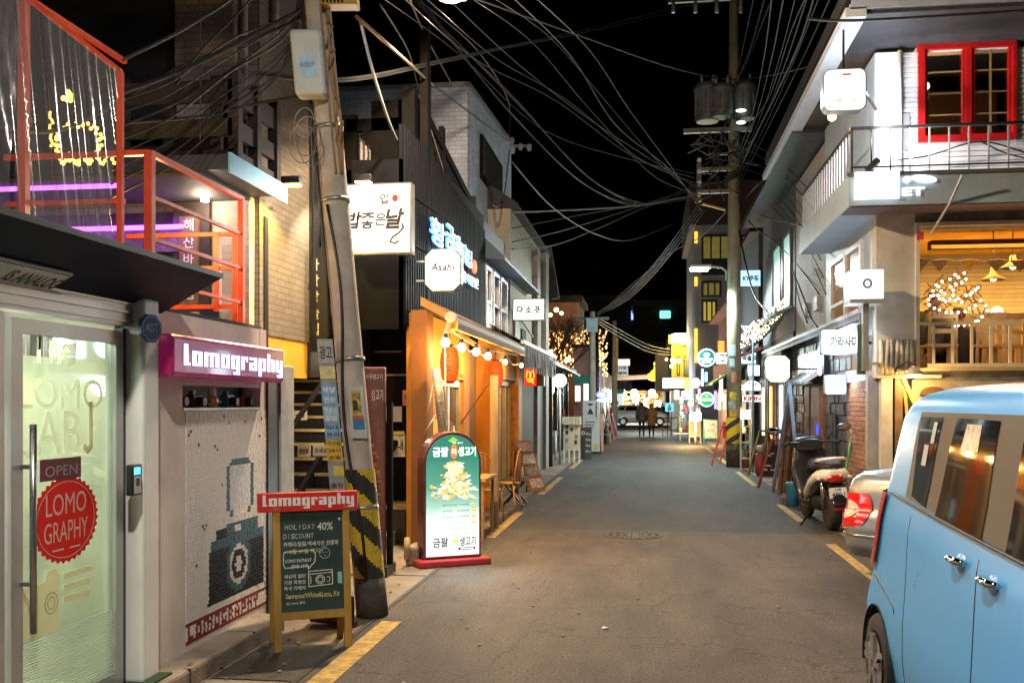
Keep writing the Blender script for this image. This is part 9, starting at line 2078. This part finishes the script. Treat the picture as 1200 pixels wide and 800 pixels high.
cable([(955,-5,14),(935,55,17),(905,120,21),(882,165,24),(868,195,26.6)],.018,'thick bundled cable running from the right eave to the pole')
cable([(945,-5,14),(926,40,17),(902,112,21),(878,150,25),(866,176,26.6)],.012,'thin cable beside the thick eave bundle')
cable([(1000,40,13),(950,130,17),(915,190,20),(880,225,25),(866,246,26.8)],.014,'cable following the blue white gutter down to the pole',M_wire2)
cable([(866,235,26.8),(880,262,25),(910,285,23),(934,310,21),(960,345,18)],.014,'dark cable crossing the green lit windows on the right',M_wire2)
cable([(868,240,26.8),(900,255,24),(930,262,21),(950,270,18)],.014,'dark cable passing above the green lit windows',M_wire2)
cable([(866,270,26.8),(873,305,25),(884,345,24),(905,372,22)],.022,'thick black cable drooping past the pale blue square sign',M_wire2)
cable([(928,315,20),(940,345,17),(950,372,15),(958,383,14)],.016,'black cable hanging against the white upper house',M_wire2)
cable([(930,320,20),(936,350,17),(946,378,15)],.012,'second black cable hanging against the white upper house',M_wire2)
cable([(1050,188,13.2),(1090,182,13.2),(1150,166,13.2),(1210,182,13.2)],.010,'thin black cable looping across the white boards under the red window',M_wire2)
cable([(1150,166,13.2),(1180,180,13.2),(1215,188,13.2)],.010,'short black cable sagging to the right under the red window',M_wire2)
cable([(945,22,12.2),(1010,24,12.2),(1210,12,12.0)],.018,'black cable stretched along the underside of the eave',M_wire2)
cable([(-5,148,6.5),(80,150,7),(205,82,8),(300,45,8.2),(372,14,8)],.016,'dark cable rising from the terrace shelter to the leaning pole',M_wire2)
cable([(140,110,7),(215,82,7.6),(300,40,8),(372,2,8)],.020,'thick dark cable bundle across the grey brick wall',M_wire2)
cable([(145,70,7),(205,40,7.6),(255,10,8),(280,-8,8)],.014,'pale cable slanting up in front of the navy block',w)
cable([(140,145,7.2),(235,137,8),(300,122,8.2),(378,108,7.8)],.013,'dark cable across the timber balcony to the leaning pole',M_wire2)
cable([(205,100,7.6),(235,60,7.8),(275,20,8),(300,-8,8)],.010,'thin black cable climbing over the grey brick wall',M_wire2)
cable([(234,-5,8.2),(235,80,8.2),(234.5,164,8.2)],.006,'thin cord hanging straight down in front of the grey wall',w)
cable([(362,60,8.6),(362,130,8.6),(366,215,8.6),(366,300,8.6),(362,340,8.6)],.010,'grey cable hanging down beside the leaning pole',w)
cable([(422,25,8.2),(440,95,9.5),(462,158,11),(487,200,12.3)],.016,'pale slack cable from the leaning pole to the dark steel frame',mat('cable_light',(.2,.2,.18),.5))
cable([(445,5,9),(478,60,11),(492,110,12.6),(520,200,13)],.010,'thin cable passing in front of the slat screen',w)
cable([(480,0,10),(500,45,13),(530,100,17)],.012,'short tan cable to the corner of the white brick building',mat('cable_tan2',(.3,.2,.13),.6))
cable([(508,100,13),(548,130,16),(595,165,22)],.014,'dark cable down the edge of the white brick building',M_wire2)
cable([(570,200,18),(577,240,18),(590,230,20),(597,175,22)],.012,'loose dark cable on the white brick street wall',M_wire2)
cable([(596,165,22.5),(596,120,22),(560,60,16),(480,-8,12)],.013,'cable climbing from the white brick building corner',w)
OR = 'first second third fourth fifth sixth seventh eighth ninth tenth'.split()
for k in range(8): cable([(372 - 3 * k,-6,8),(330 + rr.uniform(-8,8),20 + 9 * k,8.2),(270,52 + 12 * k + rr.uniform(-6,6),8),(200,96 + 14 * k,7.5),(130,120 + 16 * k,7)],rr.uniform(.006,.010),OR[k] + ' from the top of the cables fanning left from the leaning pole',M_wire2)
for k in range(8): cable([(440 + 26 * k,-8,8.5),(540 + 22 * k,62 + rr.uniform(-14,14),13),(640 + 14 * k,140 + rr.uniform(-22,22),18),(740 + 7 * k,195 + rr.uniform(-14,14),23),(822,205 + 6 * k,26.6)],rr.uniform(.005,.008),OR[k] + ' of the thin cables slanting from the leaning pole to the right pole',M_wire2)
for k in range(7): cable([(862,160 + 12 * k,26.7),(885 + 3 * k,170 + 12 * k,24),(915 + 4 * k,190 + 16 * k,21),(950 + 3 * k,225 + 20 * k,17)],rr.uniform(.008,.013),OR[k] + ' from the top of the cables between right pole and corner building',M_wire2)
for k in range(6): cable([(905 + 14 * k,-6,13),(895 + 9 * k,70,18),(880 + 5 * k,140,23),(862,185 + 8 * k,26.7)],rr.uniform(.008,.013),OR[k] + ' from the left of the loose cables along the right eave',M_wire2)
x,z = FY(602,168,22); t = thing('insulator_cluster','cluster of pale insulators at the far corner of the white brick building','insulator',(x,22,z))
for k,(px,py) in enumerate(((600,165),(601,176),(610,172),(620,173))): x,z = FY(px,py,22); MB().ball((x,22,z),.07,(.8,.8,1.2)).build('insulator',mat('ins_white',(.45,.47,.48),.3),t)
x,z0 = FY(610,171,22); MB().bar((x - .25,22,z0),(x + .25,22,z0),.05).build('bracket',M_st2,t)
t = thing('spire_post','tall dark slanted gable edge beyond the beige house','post',(-3.4,30,5)); MB().bar(PY(641,290,30),PY(651,350,30),.25).build('beam',mat('beam_grey',(.09,.085,.09),.7),t)
x,z = FY(633,325,26); tag(MB().box(x - .08,x + .1,26,26.2,z - .35,z + .35).build('strip_sign',glow('strip_cyan',(.35,.8,1),2.2)),'small upright cyan lit strip on the beige house corner','sign')
x,z = FY(644,419,27); tag(MB().box(x - .06,x + .06,27,27.2,z - .2,z + .22).build('strip_sign',glow('strip_cyan2',(.5,.95,.95),2.2)),'small upright pale cyan lit strip above the disc sign','sign')
